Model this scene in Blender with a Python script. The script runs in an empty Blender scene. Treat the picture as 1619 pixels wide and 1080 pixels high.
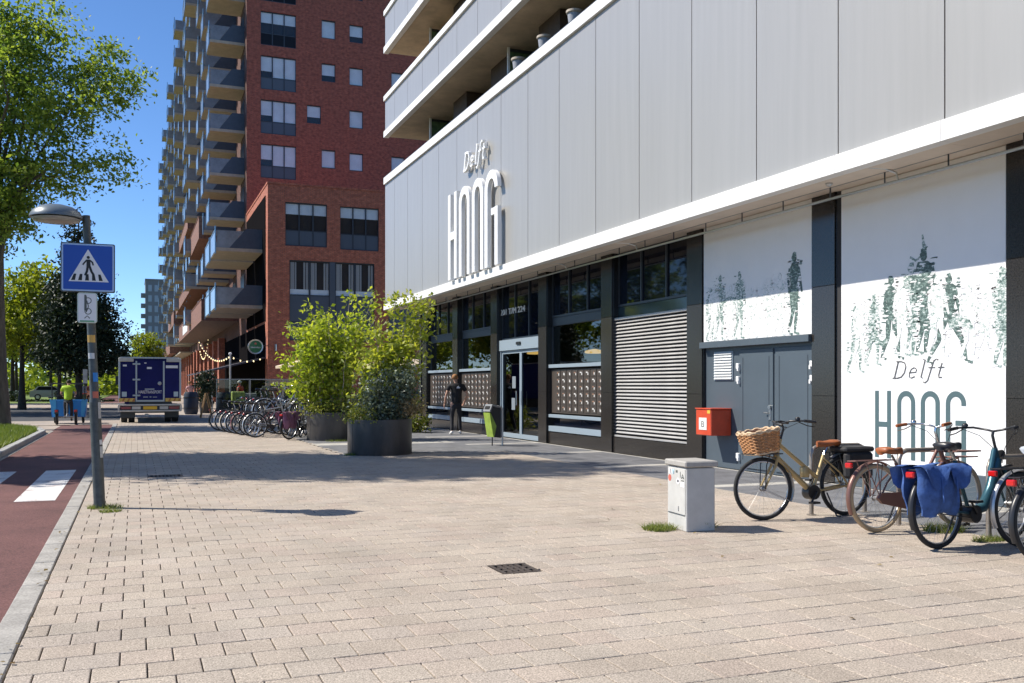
import bpy, math, random
import numpy as np
from mathutils import Vector, Matrix, Quaternion

S = bpy.context.scene
COL = S.collection
R = math.radians
random.seed(7)

# ------------------------------------------------------------------ camera, sky, sun, exposure
YAW = R(21.686)
cam_d = bpy.data.cameras.new('camera')
cam = bpy.data.objects.new('camera', cam_d)
COL.objects.link(cam)
cam.location = (0, 0, 1.5)
cam.rotation_euler = (R(90), 0, -YAW)
cam_d.sensor_width = 36.0
cam_d.lens = 33.354
cam_d.shift_y = 70.0 / 1619.0
cam_d.clip_start = 0.05
cam_d.clip_end = 4000
S.camera = cam

SUN_TO = Vector((-1.0, 0.49, 1.17)).normalized()        # direction from the scene to the sun
SUN_ELEV = math.asin(SUN_TO.z)
SUN_AZ = math.atan2(SUN_TO.x, SUN_TO.y)                 # clockwise from +Y

W = bpy.data.worlds.new('World')
S.world = W
W.use_nodes = True
nt = W.node_tree
bg = nt.nodes['Background']
sky = nt.nodes.new('ShaderNodeTexSky')
sky.sky_type = 'NISHITA'
sky.sun_disc = False
sky.sun_elevation = SUN_ELEV
sky.sun_rotation = SUN_AZ
sky.altitude = 0
sky.air_density = 0.65
sky.dust_density = 0.0
sky.ozone_density = 6.0
hs = nt.nodes.new('ShaderNodeHueSaturation')
hs.inputs['Saturation'].default_value = 1.06
hs.inputs['Value'].default_value = 1.0
nt.links.new(sky.outputs[0], hs.inputs['Color'])
nt.links.new(hs.outputs[0], bg.inputs[0])
bg.inputs[1].default_value = 0.14

sun_d = bpy.data.lights.new('sun', 'SUN')
sun_d.energy = 5.0
sun_d.angle = R(0.53)
sun_d.color = (1.0, 0.94, 0.84)
sun = bpy.data.objects.new('sun', sun_d)
COL.objects.link(sun)
sun.rotation_euler = SUN_TO.to_track_quat('Z', 'Y').to_euler()

S.view_settings.view_transform = 'Standard'
S.view_settings.look = 'None'
S.view_settings.exposure = 0.45
S.view_settings.gamma = 1.0
S.view_settings.use_curve_mapping = False
S.render.engine = 'CYCLES'
S.cycles.use_denoising = True
S.cycles.max_bounces = 8
S.cycles.transparent_max_bounces = 16
S.cycles.caustics_reflective = False
S.cycles.caustics_refractive = False

# ------------------------------------------------------------------ materials
MATS = {}

def mat(name, col, rough=0.6, metal=0.0, spec=0.5, var=0.0, vscale=4.0, bump=0.0, bscale=60.0, emit=0.0, coat=0.0, detail=5.0, stretch=None, grit=0.0, gscale=90.0):
    if name in MATS:
        return MATS[name]
    m = bpy.data.materials.new(name)
    m.use_nodes = True
    n = m.node_tree
    b = n.nodes['Principled BSDF']
    b.inputs['Base Color'].default_value = (*col, 1)
    b.inputs['Roughness'].default_value = rough
    b.inputs['Metallic'].default_value = metal
    b.inputs['Specular IOR Level'].default_value = spec
    b.inputs['Coat Weight'].default_value = coat
    if emit:
        b.inputs['Emission Color'].default_value = (*col, 1)
        b.inputs['Emission Strength'].default_value = emit
    if var or bump:
        tc = n.nodes.new('ShaderNodeTexCoord')
        src = tc.outputs['Object']
        if stretch:
            mp = n.nodes.new('ShaderNodeMapping')
            mp.inputs['Scale'].default_value = stretch
            n.links.new(src, mp.inputs[0])
            src = mp.outputs[0]
    if var:
        no = n.nodes.new('ShaderNodeTexNoise')
        no.inputs['Scale'].default_value = vscale
        no.inputs['Detail'].default_value = detail
        no.inputs['Roughness'].default_value = 0.65
        n.links.new(src, no.inputs['Vector'])
        mr = n.nodes.new('ShaderNodeMapRange')
        mr.inputs[1].default_value = 0.3
        mr.inputs[2].default_value = 0.7
        mr.inputs[3].default_value = 1 - var
        mr.inputs[4].default_value = 1 + var
        n.links.new(no.outputs['Fac'], mr.inputs[0])
        val = mr.outputs[0]
        if grit:
            n2 = n.nodes.new('ShaderNodeTexNoise')
            n2.inputs['Scale'].default_value = gscale
            n2.inputs['Detail'].default_value = 3
            n.links.new(tc.outputs['Object'], n2.inputs['Vector'])
            r2 = n.nodes.new('ShaderNodeMapRange')
            r2.inputs[1].default_value = 0.32
            r2.inputs[2].default_value = 0.68
            r2.inputs[3].default_value = 1 - grit
            r2.inputs[4].default_value = 1 + grit
            n.links.new(n2.outputs['Fac'], r2.inputs[0])
            k2 = n.nodes.new('ShaderNodeMath')
            k2.operation = 'MULTIPLY'
            n.links.new(val, k2.inputs[0])
            n.links.new(r2.outputs[0], k2.inputs[1])
            val = k2.outputs[0]
        mx = n.nodes.new('ShaderNodeVectorMath')
        mx.operation = 'SCALE'
        mx.inputs[0].default_value = col
        n.links.new(val, mx.inputs['Scale'])
        n.links.new(mx.outputs[0], b.inputs['Base Color'])
    if bump:
        nb = n.nodes.new('ShaderNodeTexNoise')
        nb.inputs['Scale'].default_value = bscale
        nb.inputs['Detail'].default_value = 4
        n.links.new(src, nb.inputs['Vector'])
        bp = n.nodes.new('ShaderNodeBump')
        bp.inputs['Strength'].default_value = bump
        bp.inputs['Distance'].default_value = 0.01
        n.links.new(nb.outputs['Fac'], bp.inputs['Height'])
        n.links.new(bp.outputs[0], b.inputs['Normal'])
    MATS[name] = m
    return m


def leaf_mat(name, c1, c2, trans=0.35, rough=0.5):
    if name in MATS:
        return MATS[name]
    m = bpy.data.materials.new(name)
    m.use_nodes = True
    n = m.node_tree
    n.nodes.clear()
    out = n.nodes.new('ShaderNodeOutputMaterial')
    g = n.nodes.new('ShaderNodeNewGeometry')
    rp = n.nodes.new('ShaderNodeValToRGB')
    rp.color_ramp.elements[0].color = (*c1, 1)
    rp.color_ramp.elements[1].color = (*c2, 1)
    n.links.new(g.outputs['Random Per Island'], rp.inputs[0])
    p = n.nodes.new('ShaderNodeBsdfPrincipled')
    p.inputs['Roughness'].default_value = rough
    p.inputs['Specular IOR Level'].default_value = 0.35
    t = n.nodes.new('ShaderNodeBsdfTranslucent')
    br = n.nodes.new('ShaderNodeVectorMath')
    br.operation = 'MULTIPLY'
    br.inputs[1].default_value = (1.5, 1.5, 0.6)
    n.links.new(rp.outputs[0], br.inputs[0])
    mx = n.nodes.new('ShaderNodeMixShader')
    mx.inputs[0].default_value = trans
    n.links.new(rp.outputs[0], p.inputs['Base Color'])
    n.links.new(br.outputs[0], t.inputs['Color'])
    n.links.new(p.outputs[0], mx.inputs[1])
    n.links.new(t.outputs[0], mx.inputs[2])
    n.links.new(mx.outputs[0], out.inputs[0])
    MATS[name] = m
    return m


def glass_mat(name, tint=(0.5, 0.55, 0.55), refl=1.0, rough=0.01):
    if name in MATS:
        return MATS[name]
    m = bpy.data.materials.new(name)
    m.use_nodes = True
    n = m.node_tree
    n.nodes.clear()
    out = n.nodes.new('ShaderNodeOutputMaterial')
    tr = n.nodes.new('ShaderNodeBsdfTransparent')
    tr.inputs[0].default_value = (*tint, 1)
    gl = n.nodes.new('ShaderNodeBsdfGlossy')
    gl.inputs['Roughness'].default_value = rough
    gl.inputs[0].default_value = (refl, refl, refl, 1)
    fr = n.nodes.new('ShaderNodeFresnel')
    fr.inputs[0].default_value = 1.6
    mx = n.nodes.new('ShaderNodeMixShader')
    ge = n.nodes.new('ShaderNodeNewGeometry')
    inv = n.nodes.new('ShaderNodeMath')
    inv.operation = 'SUBTRACT'
    inv.inputs[0].default_value = 1.0
    n.links.new(ge.outputs['Backfacing'], inv.inputs[1])
    mu = n.nodes.new('ShaderNodeMath')
    mu.operation = 'MULTIPLY'
    n.links.new(fr.outputs[0], mu.inputs[0])
    n.links.new(inv.outputs[0], mu.inputs[1])
    n.links.new(mu.outputs[0], mx.inputs[0])
    n.links.new(tr.outputs[0], mx.inputs[1])
    n.links.new(gl.outputs[0], mx.inputs[2])
    n.links.new(mx.outputs[0], out.inputs[0])
    MATS[name] = m
    return m


def brick_mat(name, c1, c2, mortar, axis='XZ', scale=1.0):
    """courses of 0.21 x 0.065 bricks in world metres on the given plane"""
    if name in MATS:
        return MATS[name]
    m = bpy.data.materials.new(name)
    m.use_nodes = True
    n = m.node_tree
    b = n.nodes['Principled BSDF']
    b.inputs['Roughness'].default_value = 0.85
    g = n.nodes.new('ShaderNodeNewGeometry')
    sp = n.nodes.new('ShaderNodeSeparateXYZ')
    n.links.new(g.outputs['Position'], sp.inputs[0])
    ad = n.nodes.new('ShaderNodeMath')
    ad.operation = 'ADD'
    n.links.new(sp.outputs[0], ad.inputs[0])
    n.links.new(sp.outputs[1], ad.inputs[1])
    cb = n.nodes.new('ShaderNodeCombineXYZ')
    n.links.new(ad.outputs[0], cb.inputs[0])
    n.links.new(sp.outputs[2], cb.inputs[1])
    bt = n.nodes.new('ShaderNodeTexBrick')
    bt.inputs['Scale'].default_value = scale
    bt.inputs['Mortar Size'].default_value = 0.012
    bt.inputs['Brick Width'].default_value = 0.22
    bt.inputs['Row Height'].default_value = 0.075
    bt.inputs['Bias'].default_value = -0.1
    bt.inputs['Color1'].default_value = (*c1, 1)
    bt.inputs['Color2'].default_value = (*c2, 1)
    bt.inputs['Mortar'].default_value = (*mortar, 1)
    n.links.new(cb.outputs[0], bt.inputs['Vector'])
    no = n.nodes.new('ShaderNodeTexNoise')
    no.inputs['Scale'].default_value = 5.0
    no.inputs['Detail'].default_value = 6
    n.links.new(g.outputs['Position'], no.inputs['Vector'])
    mr = n.nodes.new('ShaderNodeMapRange')
    mr.inputs[1].default_value = 0.3
    mr.inputs[2].default_value = 0.7
    mr.inputs[3].default_value = 0.72
    mr.inputs[4].default_value = 1.3
    n.links.new(no.outputs['Fac'], mr.inputs[0])
    mx = n.nodes.new('ShaderNodeVectorMath')
    mx.operation = 'SCALE'
    n.links.new(bt.outputs['Color'], mx.inputs[0])
    n.links.new(mr.outputs[0], mx.inputs['Scale'])
    n.links.new(mx.outputs[0], b.inputs['Base Color'])
    bp = n.nodes.new('ShaderNodeBump')
    bp.inputs['Strength'].default_value = 0.4
    bp.inputs['Distance'].default_value = 0.01
    bp.invert = True
    n.links.new(bt.outputs['Fac'], bp.inputs['Height'])
    n.links.new(bp.outputs[0], b.inputs['Normal'])
    MATS[name] = m
    return m


TILE = 0.275

def tile_mat(name, cols, joint=None, sx=TILE, sy=TILE, speck=0.35, rough=0.85, dirt=0.25):
    """concrete stones: a colour of its own for every stone of the half-bond grid, aggregate specks, stains"""
    m = bpy.data.materials.new(name)
    m.use_nodes = True
    n = m.node_tree
    L = n.links.new
    b = n.nodes['Principled BSDF']
    b.inputs['Roughness'].default_value = rough
    b.inputs['Specular IOR Level'].default_value = 0.3
    g = n.nodes.new('ShaderNodeNewGeometry')
    sp = n.nodes.new('ShaderNodeSeparateXYZ')
    L(g.outputs['Position'], sp.inputs[0])

    def mth(op, a, bb=None):
        k = n.nodes.new('ShaderNodeMath')
        k.operation = op
        for i, v in enumerate((a, bb)):
            if v is None:
                continue
            if isinstance(v, (int, float)):
                k.inputs[i].default_value = v
            else:
                L(v, k.inputs[i])
        return k.outputs[0]
    yy = mth('DIVIDE', sp.outputs[1], sy)
    row = mth('FLOOR', yy)
    half = mth('MULTIPLY', mth('MODULO', row, 2.0), 0.5)
    xx = mth('ADD', mth('DIVIDE', mth('ADD', sp.outputs[0], 0.625), sx), half)
    colm = mth('FLOOR', xx)
    cb = n.nodes.new('ShaderNodeCombineXYZ')
    L(colm, cb.inputs[0])
    L(row, cb.inputs[1])
    wn = n.nodes.new('ShaderNodeTexWhiteNoise')
    wn.noise_dimensions = '2D'
    L(cb.outputs[0], wn.inputs['Vector'])
    rp = n.nodes.new('ShaderNodeValToRGB')
    els = rp.color_ramp.elements
    while len(els) < len(cols):
        els.new(0.5)
    for i, c in enumerate(cols):
        els[i].position = i / (len(cols) - 1)
        els[i].color = (*c, 1)
    L(wn.outputs['Value'], rp.inputs[0])
    # aggregate specks
    vo = n.nodes.new('ShaderNodeTexNoise')
    vo.inputs['Scale'].default_value = 110
    vo.inputs['Detail'].default_value = 3
    L(g.outputs['Position'], vo.inputs['Vector'])
    m1 = n.nodes.new('ShaderNodeMapRange')
    m1.inputs[1].default_value = 0.3
    m1.inputs[2].default_value = 0.7
    m1.inputs[3].default_value = 1 - speck
    m1.inputs[4].default_value = 1 + speck
    L(vo.outputs['Fac'], m1.inputs[0])
    ns = n.nodes.new('ShaderNodeTexNoise')
    ns.inputs['Scale'].default_value = 0.9
    ns.inputs['Detail'].default_value = 8
    ns.inputs['Roughness'].default_value = 0.7
    L(g.outputs['Position'], ns.inputs['Vector'])
    m2 = n.nodes.new('ShaderNodeMapRange')
    m2.inputs[1].default_value = 0.35
    m2.inputs[2].default_value = 0.7
    m2.inputs[3].default_value = 1 - dirt
    m2.inputs[4].default_value = 1.08
    L(ns.outputs['Fac'], m2.inputs[0])
    v2 = n.nodes.new('ShaderNodeTexNoise')
    v2.inputs['Scale'].default_value = 42
    v2.inputs['Detail'].default_value = 5
    v2.inputs['Roughness'].default_value = 0.7
    L(g.outputs['Position'], v2.inputs['Vector'])
    m4 = n.nodes.new('ShaderNodeMapRange')
    m4.inputs[1].default_value = 0.3
    m4.inputs[2].default_value = 0.7
    m4.inputs[3].default_value = 1 - speck * 0.5
    m4.inputs[4].default_value = 1 + speck * 0.5
    L(v2.outputs['Fac'], m4.inputs[0])
    mm = mth('MULTIPLY', mth('MULTIPLY', m1.outputs[0], m4.outputs[0]), m2.outputs[0])
    # small dark spots (gum, leaves, grit)
    sv = n.nodes.new('ShaderNodeTexVoronoi')
    sv.inputs['Scale'].default_value = 2.3
    L(g.outputs['Position'], sv.inputs['Vector'])
    m3 = n.nodes.new('ShaderNodeMapRange')
    m3.inputs[1].default_value = 0.03
    m3.inputs[2].default_value = 0.045
    m3.inputs[3].default_value = 0.4
    m3.inputs[4].default_value = 1.0
    L(sv.outputs['Distance'], m3.inputs[0])
    mm = mth('MULTIPLY', mm, m3.outputs[0])
    mx = n.nodes.new('ShaderNodeVectorMath')
    mx.operation = 'SCALE'
    L(rp.outputs[0], mx.inputs[0])
    L(mm, mx.inputs['Scale'])
    L(mx.outputs[0], b.inputs['Base Color'])
    bp = n.nodes.new('ShaderNodeBump')
    bp.inputs['Strength'].default_value = 0.35
    bp.inputs['Distance'].default_value = 0.004
    L(vo.outputs['Fac'], bp.inputs['Height'])
    L(bp.outputs[0], b.inputs['Normal'])
    MATS[name] = m
    return m


# ------------------------------------------------------------------ mesh builder
class MB:
    def __init__(s, T=None):
        s.v = []; s.f = []; s.m = []; s.T = T; s.mi = 0

    def add(s, vs, fs):
        o = len(s.v)
        if s.T:
            vs = [s.T(p) for p in vs]
        s.v.extend([tuple(p) for p in vs])
        s.f.extend([tuple(i + o for i in f) for f in fs])
        s.m.extend([s.mi] * len(fs))
        return s

    def box(s, x0, x1, y0, y1, z0, z1, bev=0.0):
        if bev:
            b = bev
            rings = [(x0 + b, x1 - b, y0 + b, y1 - b, z0), (x0, x1, y0, y1, z0 + b), (x0, x1, y0, y1, z1 - b), (x0 + b, x1 - b, y0 + b, y1 - b, z1)]
            vs = []
            fs = []
            for (a, c, d, e, z) in rings:
                k = b if z in (z0 + b, z1 - b) else 0
                vs += [(a + k, d, z), (c - k, d, z), (c, d + k, z), (c, e - k, z), (c - k, e, z), (a + k, e, z), (a, e - k, z), (a, d + k, z)]
            for i in range(3):
                for j in range(8):
                    fs.append((i * 8 + j, i * 8 + (j + 1) % 8, i * 8 + 8 + (j + 1) % 8, i * 8 + 8 + j))
            fs.append(tuple(range(7, -1, -1)))
            fs.append(tuple(range(24, 32)))
            return s.add(vs, fs)
        vs = [(x0, y0, z0), (x1, y0, z0), (x1, y1, z0), (x0, y1, z0), (x0, y0, z1), (x1, y0, z1), (x1, y1, z1), (x0, y1, z1)]
        return s.add(vs, [(3, 2, 1, 0), (4, 5, 6, 7), (0, 1, 5, 4), (1, 2, 6, 5), (2, 3, 7, 6), (3, 0, 4, 7)])

    def quad(s, a, b, c, d):
        return s.add([a, b, c, d], [(0, 1, 2, 3)])

    def tube(s, pts, r, n=8, closed=False, cap=True):
        P = [Vector(p) for p in pts]
        k = len(P)
        rr = r if isinstance(r, (list, tuple)) else [r] * k
        vs = []; fs = []
        up = None
        for i in range(k):
            if closed:
                t = P[(i + 1) % k] - P[i - 1]
            else:
                t = P[min(i + 1, k - 1)] - P[max(i - 1, 0)]
            if t.length < 1e-9:
                t = Vector((0, 0, 1))
            t.normalize()
            if up is None:
                up = t.orthogonal().normalized()
            else:
                up = (up - t * up.dot(t))
                up = up.normalized() if up.length > 1e-6 else t.orthogonal().normalized()
            w = t.cross(up)
            for j in range(n):
                a = 2 * math.pi * j / n
                vs.append(P[i] + (up * math.cos(a) + w * math.sin(a)) * rr[i])
        for i in range(k if closed else k - 1):
            for j in range(n):
                a = i * n + j; b = i * n + (j + 1) % n
                i2 = (i + 1) % k
                fs.append((a, b, i2 * n + (j + 1) % n, i2 * n + j))
        if cap and not closed:
            fs.append(tuple(range(n - 1, -1, -1)))
            fs.append(tuple(range((k - 1) * n, k * n)))
        return s.add(vs, fs)

    def lathe(s, prof, n=24, c=(0, 0, 0), ax='z', cap=True):
        vs = []; fs = []
        for (r, z) in prof:
            for j in range(n):
                a = 2 * math.pi * j / n
                x, y = r * math.cos(a), r * math.sin(a)
                if ax == 'z':
                    vs.append((c[0] + x, c[1] + y, c[2] + z))
                elif ax == 'y':
                    vs.append((c[0] + x, c[1] + z, c[2] + y))
                else:
                    vs.append((c[0] + z, c[1] + x, c[2] + y))
        k = len(prof)
        for i in range(k - 1):
            for j in range(n):
                fs.append((i * n + j, i * n + (j + 1) % n, (i + 1) * n + (j + 1) % n, (i + 1) * n + j))
        if cap:
            fs.append(tuple(range(n - 1, -1, -1)))
            fs.append(tuple(range((k - 1) * n, k * n)))
        return s.add(vs, fs)

    def ball(s, c, rx, ry, rz, n=10, m=7, jit=0.0, rnd=None):
        vs = [(c[0], c[1], c[2] - rz)]; fs = []
        for i in range(1, m):
            ph = math.pi * i / m
            for j in range(n):
                a = 2 * math.pi * j / n
                k = 1 + (rnd.uniform(-jit, jit) if rnd else 0)
                vs.append((c[0] + rx * k * math.sin(ph) * math.cos(a), c[1] + ry * k * math.sin(ph) * math.sin(a), c[2] - rz * k * math.cos(ph)))
        vs.append((c[0], c[1], c[2] + rz))
        t = len(vs) - 1
        for j in range(n):
            fs.append((0, 1 + (j + 1) % n, 1 + j))
            fs.append((t, 1 + (m - 2) * n + j, 1 + (m - 2) * n + (j + 1) % n))
        for i in range(m - 2):
            for j in range(n):
                a = 1 + i * n + j; b = 1 + i * n + (j + 1) % n
                fs.append((a, b, b + n, a + n))
        return s.add(vs, fs)

    def prism(s, poly, P, d0, d1):
        """polygon in (u, v), extruded from depth d0 to d1 through P(u, v, d)"""
        n = len(poly)
        vs = [P(u, v, d0) for u, v in poly] + [P(u, v, d1) for u, v in poly]
        fs = [tuple(range(n - 1, -1, -1)), tuple(range(n, 2 * n))]
        for i in range(n):
            fs.append((i, (i + 1) % n, n + (i + 1) % n, n + i))
        return s.add(vs, fs)

    def stroke(s, pts, w, P, d0, d1, closed=False):
        """a ribbon of width w along a 2-D polyline, extruded"""
        k = len(pts)
        ws = w if isinstance(w, (list, tuple)) else [w] * k
        Lf = []; Rt = []
        for i in range(k):
            a = Vector(pts[i - 1] if (closed or i) else pts[0])
            b = Vector(pts[(i + 1) % k] if (closed or i < k - 1) else pts[-1])
            t = (b - a).normalized()
            nn = Vector((-t.y, t.x))
            c = Vector(pts[i])
            Lf.append(c + nn * ws[i] / 2)
            Rt.append(c - nn * ws[i] / 2)
        vs = []
        for i in range(k):
            vs += [P(Lf[i].x, Lf[i].y, d0), P(Rt[i].x, Rt[i].y, d0), P(Rt[i].x, Rt[i].y, d1), P(Lf[i].x, Lf[i].y, d1)]
        fs = []
        for i in range(k if closed else k - 1):
            j = (i + 1) % k
            for q in range(4):
                fs.append((i * 4 + q, i * 4 + (q + 1) % 4, j * 4 + (q + 1) % 4, j * 4 + q))
        if not closed:
            fs.append((3, 2, 1, 0))
            fs.append(tuple((k - 1) * 4 + q for q in range(4)))
        return s.add(vs, fs)

    def build(s, name, m, parent=None, label=None, smooth=30, stuff=False, world=True):
        me = bpy.data.meshes.new(name)
        off = Vector((0, 0, 0))
        if parent is not None and world:
            p = parent
            while p is not None:
                off += p.location
                p = p.parent
        me.from_pydata([(a - off.x, b - off.y, c - off.z) for a, b, c in s.v], [], s.f)
        ms = m if isinstance(m, (list, tuple)) else [m]
        for q in ms:
            me.materials.append(q)
        if len(ms) > 1:
            me.polygons.foreach_set('material_index', s.m)
        me.validate()
        if smooth:
            me.shade_smooth()
            me.set_sharp_from_angle(angle=R(smooth))
        return link(name, me, parent, label, stuff)


def link(name, me, parent=None, label=None, stuff=False):
    o = bpy.data.objects.new(name, me)
    COL.objects.link(o)
    if parent is not None:
        o.parent = parent
    if label:
        o['label'] = label
    if stuff:
        o['kind'] = 'stuff'
    return o


def struct(o):
    o['kind'] = 'structure'
    return o


def thing(name, label, cat, loc=(0, 0, 0), rz=0.0, group=None):
    o = bpy.data.objects.new(name, None)
    COL.objects.link(o)
    o.empty_display_size = 0.2
    o.location = loc
    o.rotation_euler = (0, 0, rz)
    o['label'] = label
    o['category'] = cat
    if group:
        o['group'] = group
    return o


def kids(o):
    return KIDS.get(o.name) or [c for c in o.children]


KIDS = {}

def dup(o, parent=None, loc=None, rz=None, label=None, group=None):
    c = o.copy()
    COL.objects.link(c)
    c.parent = parent
    if loc is not None:
        c.location = loc
    if rz is not None:
        c.rotation_euler = (0, 0, rz)
    if label:
        c['label'] = label
    if group:
        c['group'] = group
    for ch in list(o.children):
        dup(ch, c)
    return c


def np_mesh(name, V, F, mats, mi=None):
    me = bpy.data.meshes.new(name)
    k = F.shape[1]
    me.vertices.add(len(V))
    me.vertices.foreach_set('co', V.astype(np.float32).ravel())
    me.loops.add(F.size)
    me.loops.foreach_set('vertex_index', F.astype(np.int32).ravel())
    me.polygons.add(len(F))
    me.polygons.foreach_set('loop_start', np.arange(0, F.size, k, dtype=np.int32))
    for q in (mats if isinstance(mats, (list, tuple)) else [mats]):
        me.materials.append(q)
    if mi is not None:
        me.polygons.foreach_set('material_index', mi.astype(np.int32))
    me.update(calc_edges=True)
    return me


def leaves_mesh(name, C, size, m, rng, up=0.3, asp=0.55, drop=0.0):
    """one kite-shaped leaf face at every centre of C"""
    n = len(C)
    nrm = rng.normal(size=(n, 3))
    nrm[:, 2] += up * 2
    nrm /= np.linalg.norm(nrm, axis=1)[:, None]
    a = rng.normal(size=(n, 3))
    a[:, 2] -= drop
    u = a - nrm * np.sum(a * nrm, axis=1)[:, None]
    u /= np.linalg.norm(u, axis=1)[:, None]
    w = np.cross(nrm, u)
    sz = size * rng.uniform(0.6, 1.3, n)[:, None]
    p0 = C - u * sz * 0.5
    p1 = C + w * sz * asp * 0.5 + nrm * sz * 0.08
    p2 = C + u * sz * 0.5
    p3 = C - w * sz * asp * 0.5 + nrm * sz * 0.08
    V = np.stack([p0, p1, p2, p3], axis=1).reshape(-1, 3)
    F = np.arange(4 * n).reshape(-1, 4)
    return np_mesh(name, V, F, m)


def ell_pts(rng, lobes, n, clump=36, spread=0.3, shell=0.5):
    """leaf centres grouped in clumps inside a union of ellipsoids (cx,cy,cz,rx,ry,rz)"""
    L = np.array(lobes, float)
    vol = L[:, 3] * L[:, 4] * L[:, 5]
    nc = max(1, n // clump)
    idx = rng.choice(len(L), nc, p=vol / vol.sum())
    d = rng.normal(size=(nc, 3))
    d /= np.linalg.norm(d, axis=1)[:, None]
    r = shell + (1 - shell) * rng.random(nc) ** 0.6
    r *= np.where(rng.random(nc) < 0.2, rng.random(nc), 1.0)
    cc = L[idx, :3] + d * L[idx, 3:] * r[:, None]
    pts = np.repeat(cc, clump, axis=0)
    sp = spread * rng.uniform(0.5, 1.3, nc)
    off = rng.normal(size=pts.shape) * np.repeat(sp, clump)[:, None]
    off[:, 2] *= 0.6
    return pts + off, cc


def text_geo(body, size, shear=0.0, ext=0.0):
    cu = bpy.data.curves.new('text', 'FONT')
    cu.body = body
    cu.size = size
    cu.shear = shear
    cu.extrude = ext
    cu.resolution_u = 3
    o = bpy.data.objects.new('text', cu)
    COL.objects.link(o)
    bpy.context.view_layer.update()
    me = bpy.data.meshes.new_from_object(o.evaluated_get(bpy.context.evaluated_depsgraph_get()))
    vs = [tuple(v.co) for v in me.vertices]
    fs = [tuple(p.vertices) for p in me.polygons]
    bpy.data.objects.remove(o)
    bpy.data.curves.remove(cu)
    bpy.data.meshes.remove(me)
    return vs, fs


def wall_holes(mb, P, u0, u1, v0, v1, holes, dep=0.15):
    us = sorted({u0, u1, *[h[0] for h in holes], *[h[1] for h in holes]})
    vs = sorted({v0, v1, *[h[2] for h in holes], *[h[3] for h in holes]})
    for i in range(len(us) - 1):
        for j in range(len(vs) - 1):
            cu, cv = (us[i] + us[i + 1]) / 2, (vs[j] + vs[j + 1]) / 2
            if any(h[0] < cu < h[1] and h[2] < cv < h[3] for h in holes):
                continue
            mb.quad(P(us[i], vs[j], 0), P(us[i + 1], vs[j], 0), P(us[i + 1], vs[j + 1], 0), P(us[i], vs[j + 1], 0))
    for a, b, c, d in holes:
        for (p, q) in (((a, c), (b, c)), ((b, c), (b, d)), ((b, d), (a, d)), ((a, d), (a, c))):
            mb.quad(P(*p, 0), P(*q, 0), P(*q, dep), P(*p, dep))


def arc(cx, cy, r, a0, a1, n=10):
    return [(cx + r * math.cos(R(a0 + (a1 - a0) * i / n)), cy + r * math.sin(R(a0 + (a1 - a0) * i / n))) for i in range(n + 1)]

# ------------------------------------------------------------------ ground
M_joint = mat('joint_sand', (0.16, 0.135, 0.105), 0.95, var=0.3, vscale=30)
M_far_ground = mat('far_ground', (0.10, 0.11, 0.06), 0.95, var=0.3, vscale=0.2)
M_asphalt = mat('dark_asphalt', (0.055, 0.055, 0.06), 0.9, var=0.25, vscale=3, bump=0.3, bscale=200)
M_red = mat('red_asphalt', (0.135, 0.058, 0.052), 0.9, var=0.26, vscale=0.9, bump=0.6, bscale=160, detail=10, grit=0.4, gscale=70)
M_kerb = mat('kerb_concrete', (0.34, 0.32, 0.29), 0.9, var=0.26, vscale=3, bump=0.4, bscale=120, detail=10, grit=0.22, gscale=60)
M_kerb2 = mat('verge_kerb_concrete', (0.36, 0.36, 0.35), 0.9, var=0.3, vscale=6, bump=0.3, bscale=120)
M_paint = mat('road_paint', (0.66, 0.64, 0.61), 0.75, var=0.2, vscale=3, detail=10, grit=0.18, gscale=50)
def worn_paint():
    m = mat('worn_road_paint', (0.66, 0.64, 0.61), 0.75)
    n = m.node_tree; b = n.nodes['Principled BSDF']; L = n.links.new
    g = n.nodes.new('ShaderNodeNewGeometry')
    a = n.nodes.new('ShaderNodeTexNoise'); a.inputs['Scale'].default_value = 38; a.inputs['Detail'].default_value = 8; a.inputs['Roughness'].default_value = 0.7
    c = n.nodes.new('ShaderNodeTexNoise'); c.inputs['Scale'].default_value = 2.2; c.inputs['Detail'].default_value = 6
    L(g.outputs['Position'], a.inputs['Vector']); L(g.outputs['Position'], c.inputs['Vector'])
    k = n.nodes.new('ShaderNodeMath'); k.operation = 'ADD'; L(a.outputs['Fac'], k.inputs[0]); L(c.outputs['Fac'], k.inputs[1])
    r = n.nodes.new('ShaderNodeValToRGB')
    r.color_ramp.elements[0].position = 0.54; r.color_ramp.elements[0].color = (0.66, 0.64, 0.61, 1)
    r.color_ramp.elements[1].position = 0.66; r.color_ramp.elements[1].color = (0.24, 0.13, 0.12, 1)
    h = n.nodes.new('ShaderNodeMath'); h.operation = 'MULTIPLY'; h.inputs[1].default_value = 0.5; L(k.outputs[0], h.inputs[0])
    L(h.outputs[0], r.inputs[0]); L(r.outputs[0], b.inputs['Base Color'])
    return m
M_worn = worn_paint()
M_tile = tile_mat('concrete_stone', [(0.385, 0.325, 0.265), (0.42, 0.355, 0.29), (0.43, 0.365, 0.30), (0.405, 0.35, 0.29), (0.44, 0.375, 0.305), (0.42, 0.345, 0.285), (0.43, 0.37, 0.31), (0.395, 0.335, 0.28)], speck=0.5, dirt=0.2)
M_slab = mat('granite_slab', (0.15, 0.15, 0.158), 0.75, var=0.3, vscale=2.2, bump=0.2, bscale=150, detail=9)
M_slab_l = mat('pale_band_stone', (0.42, 0.40, 0.36), 0.85, var=0.2, vscale=3, bump=0.2, bscale=150)
M_farpave = tile_mat('far_concrete_stone', [(0.40, 0.33, 0.28), (0.43, 0.37, 0.31)])
M_soil = mat('verge_soil', (0.10, 0.085, 0.05), 0.95, var=0.3, vscale=5)

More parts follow.
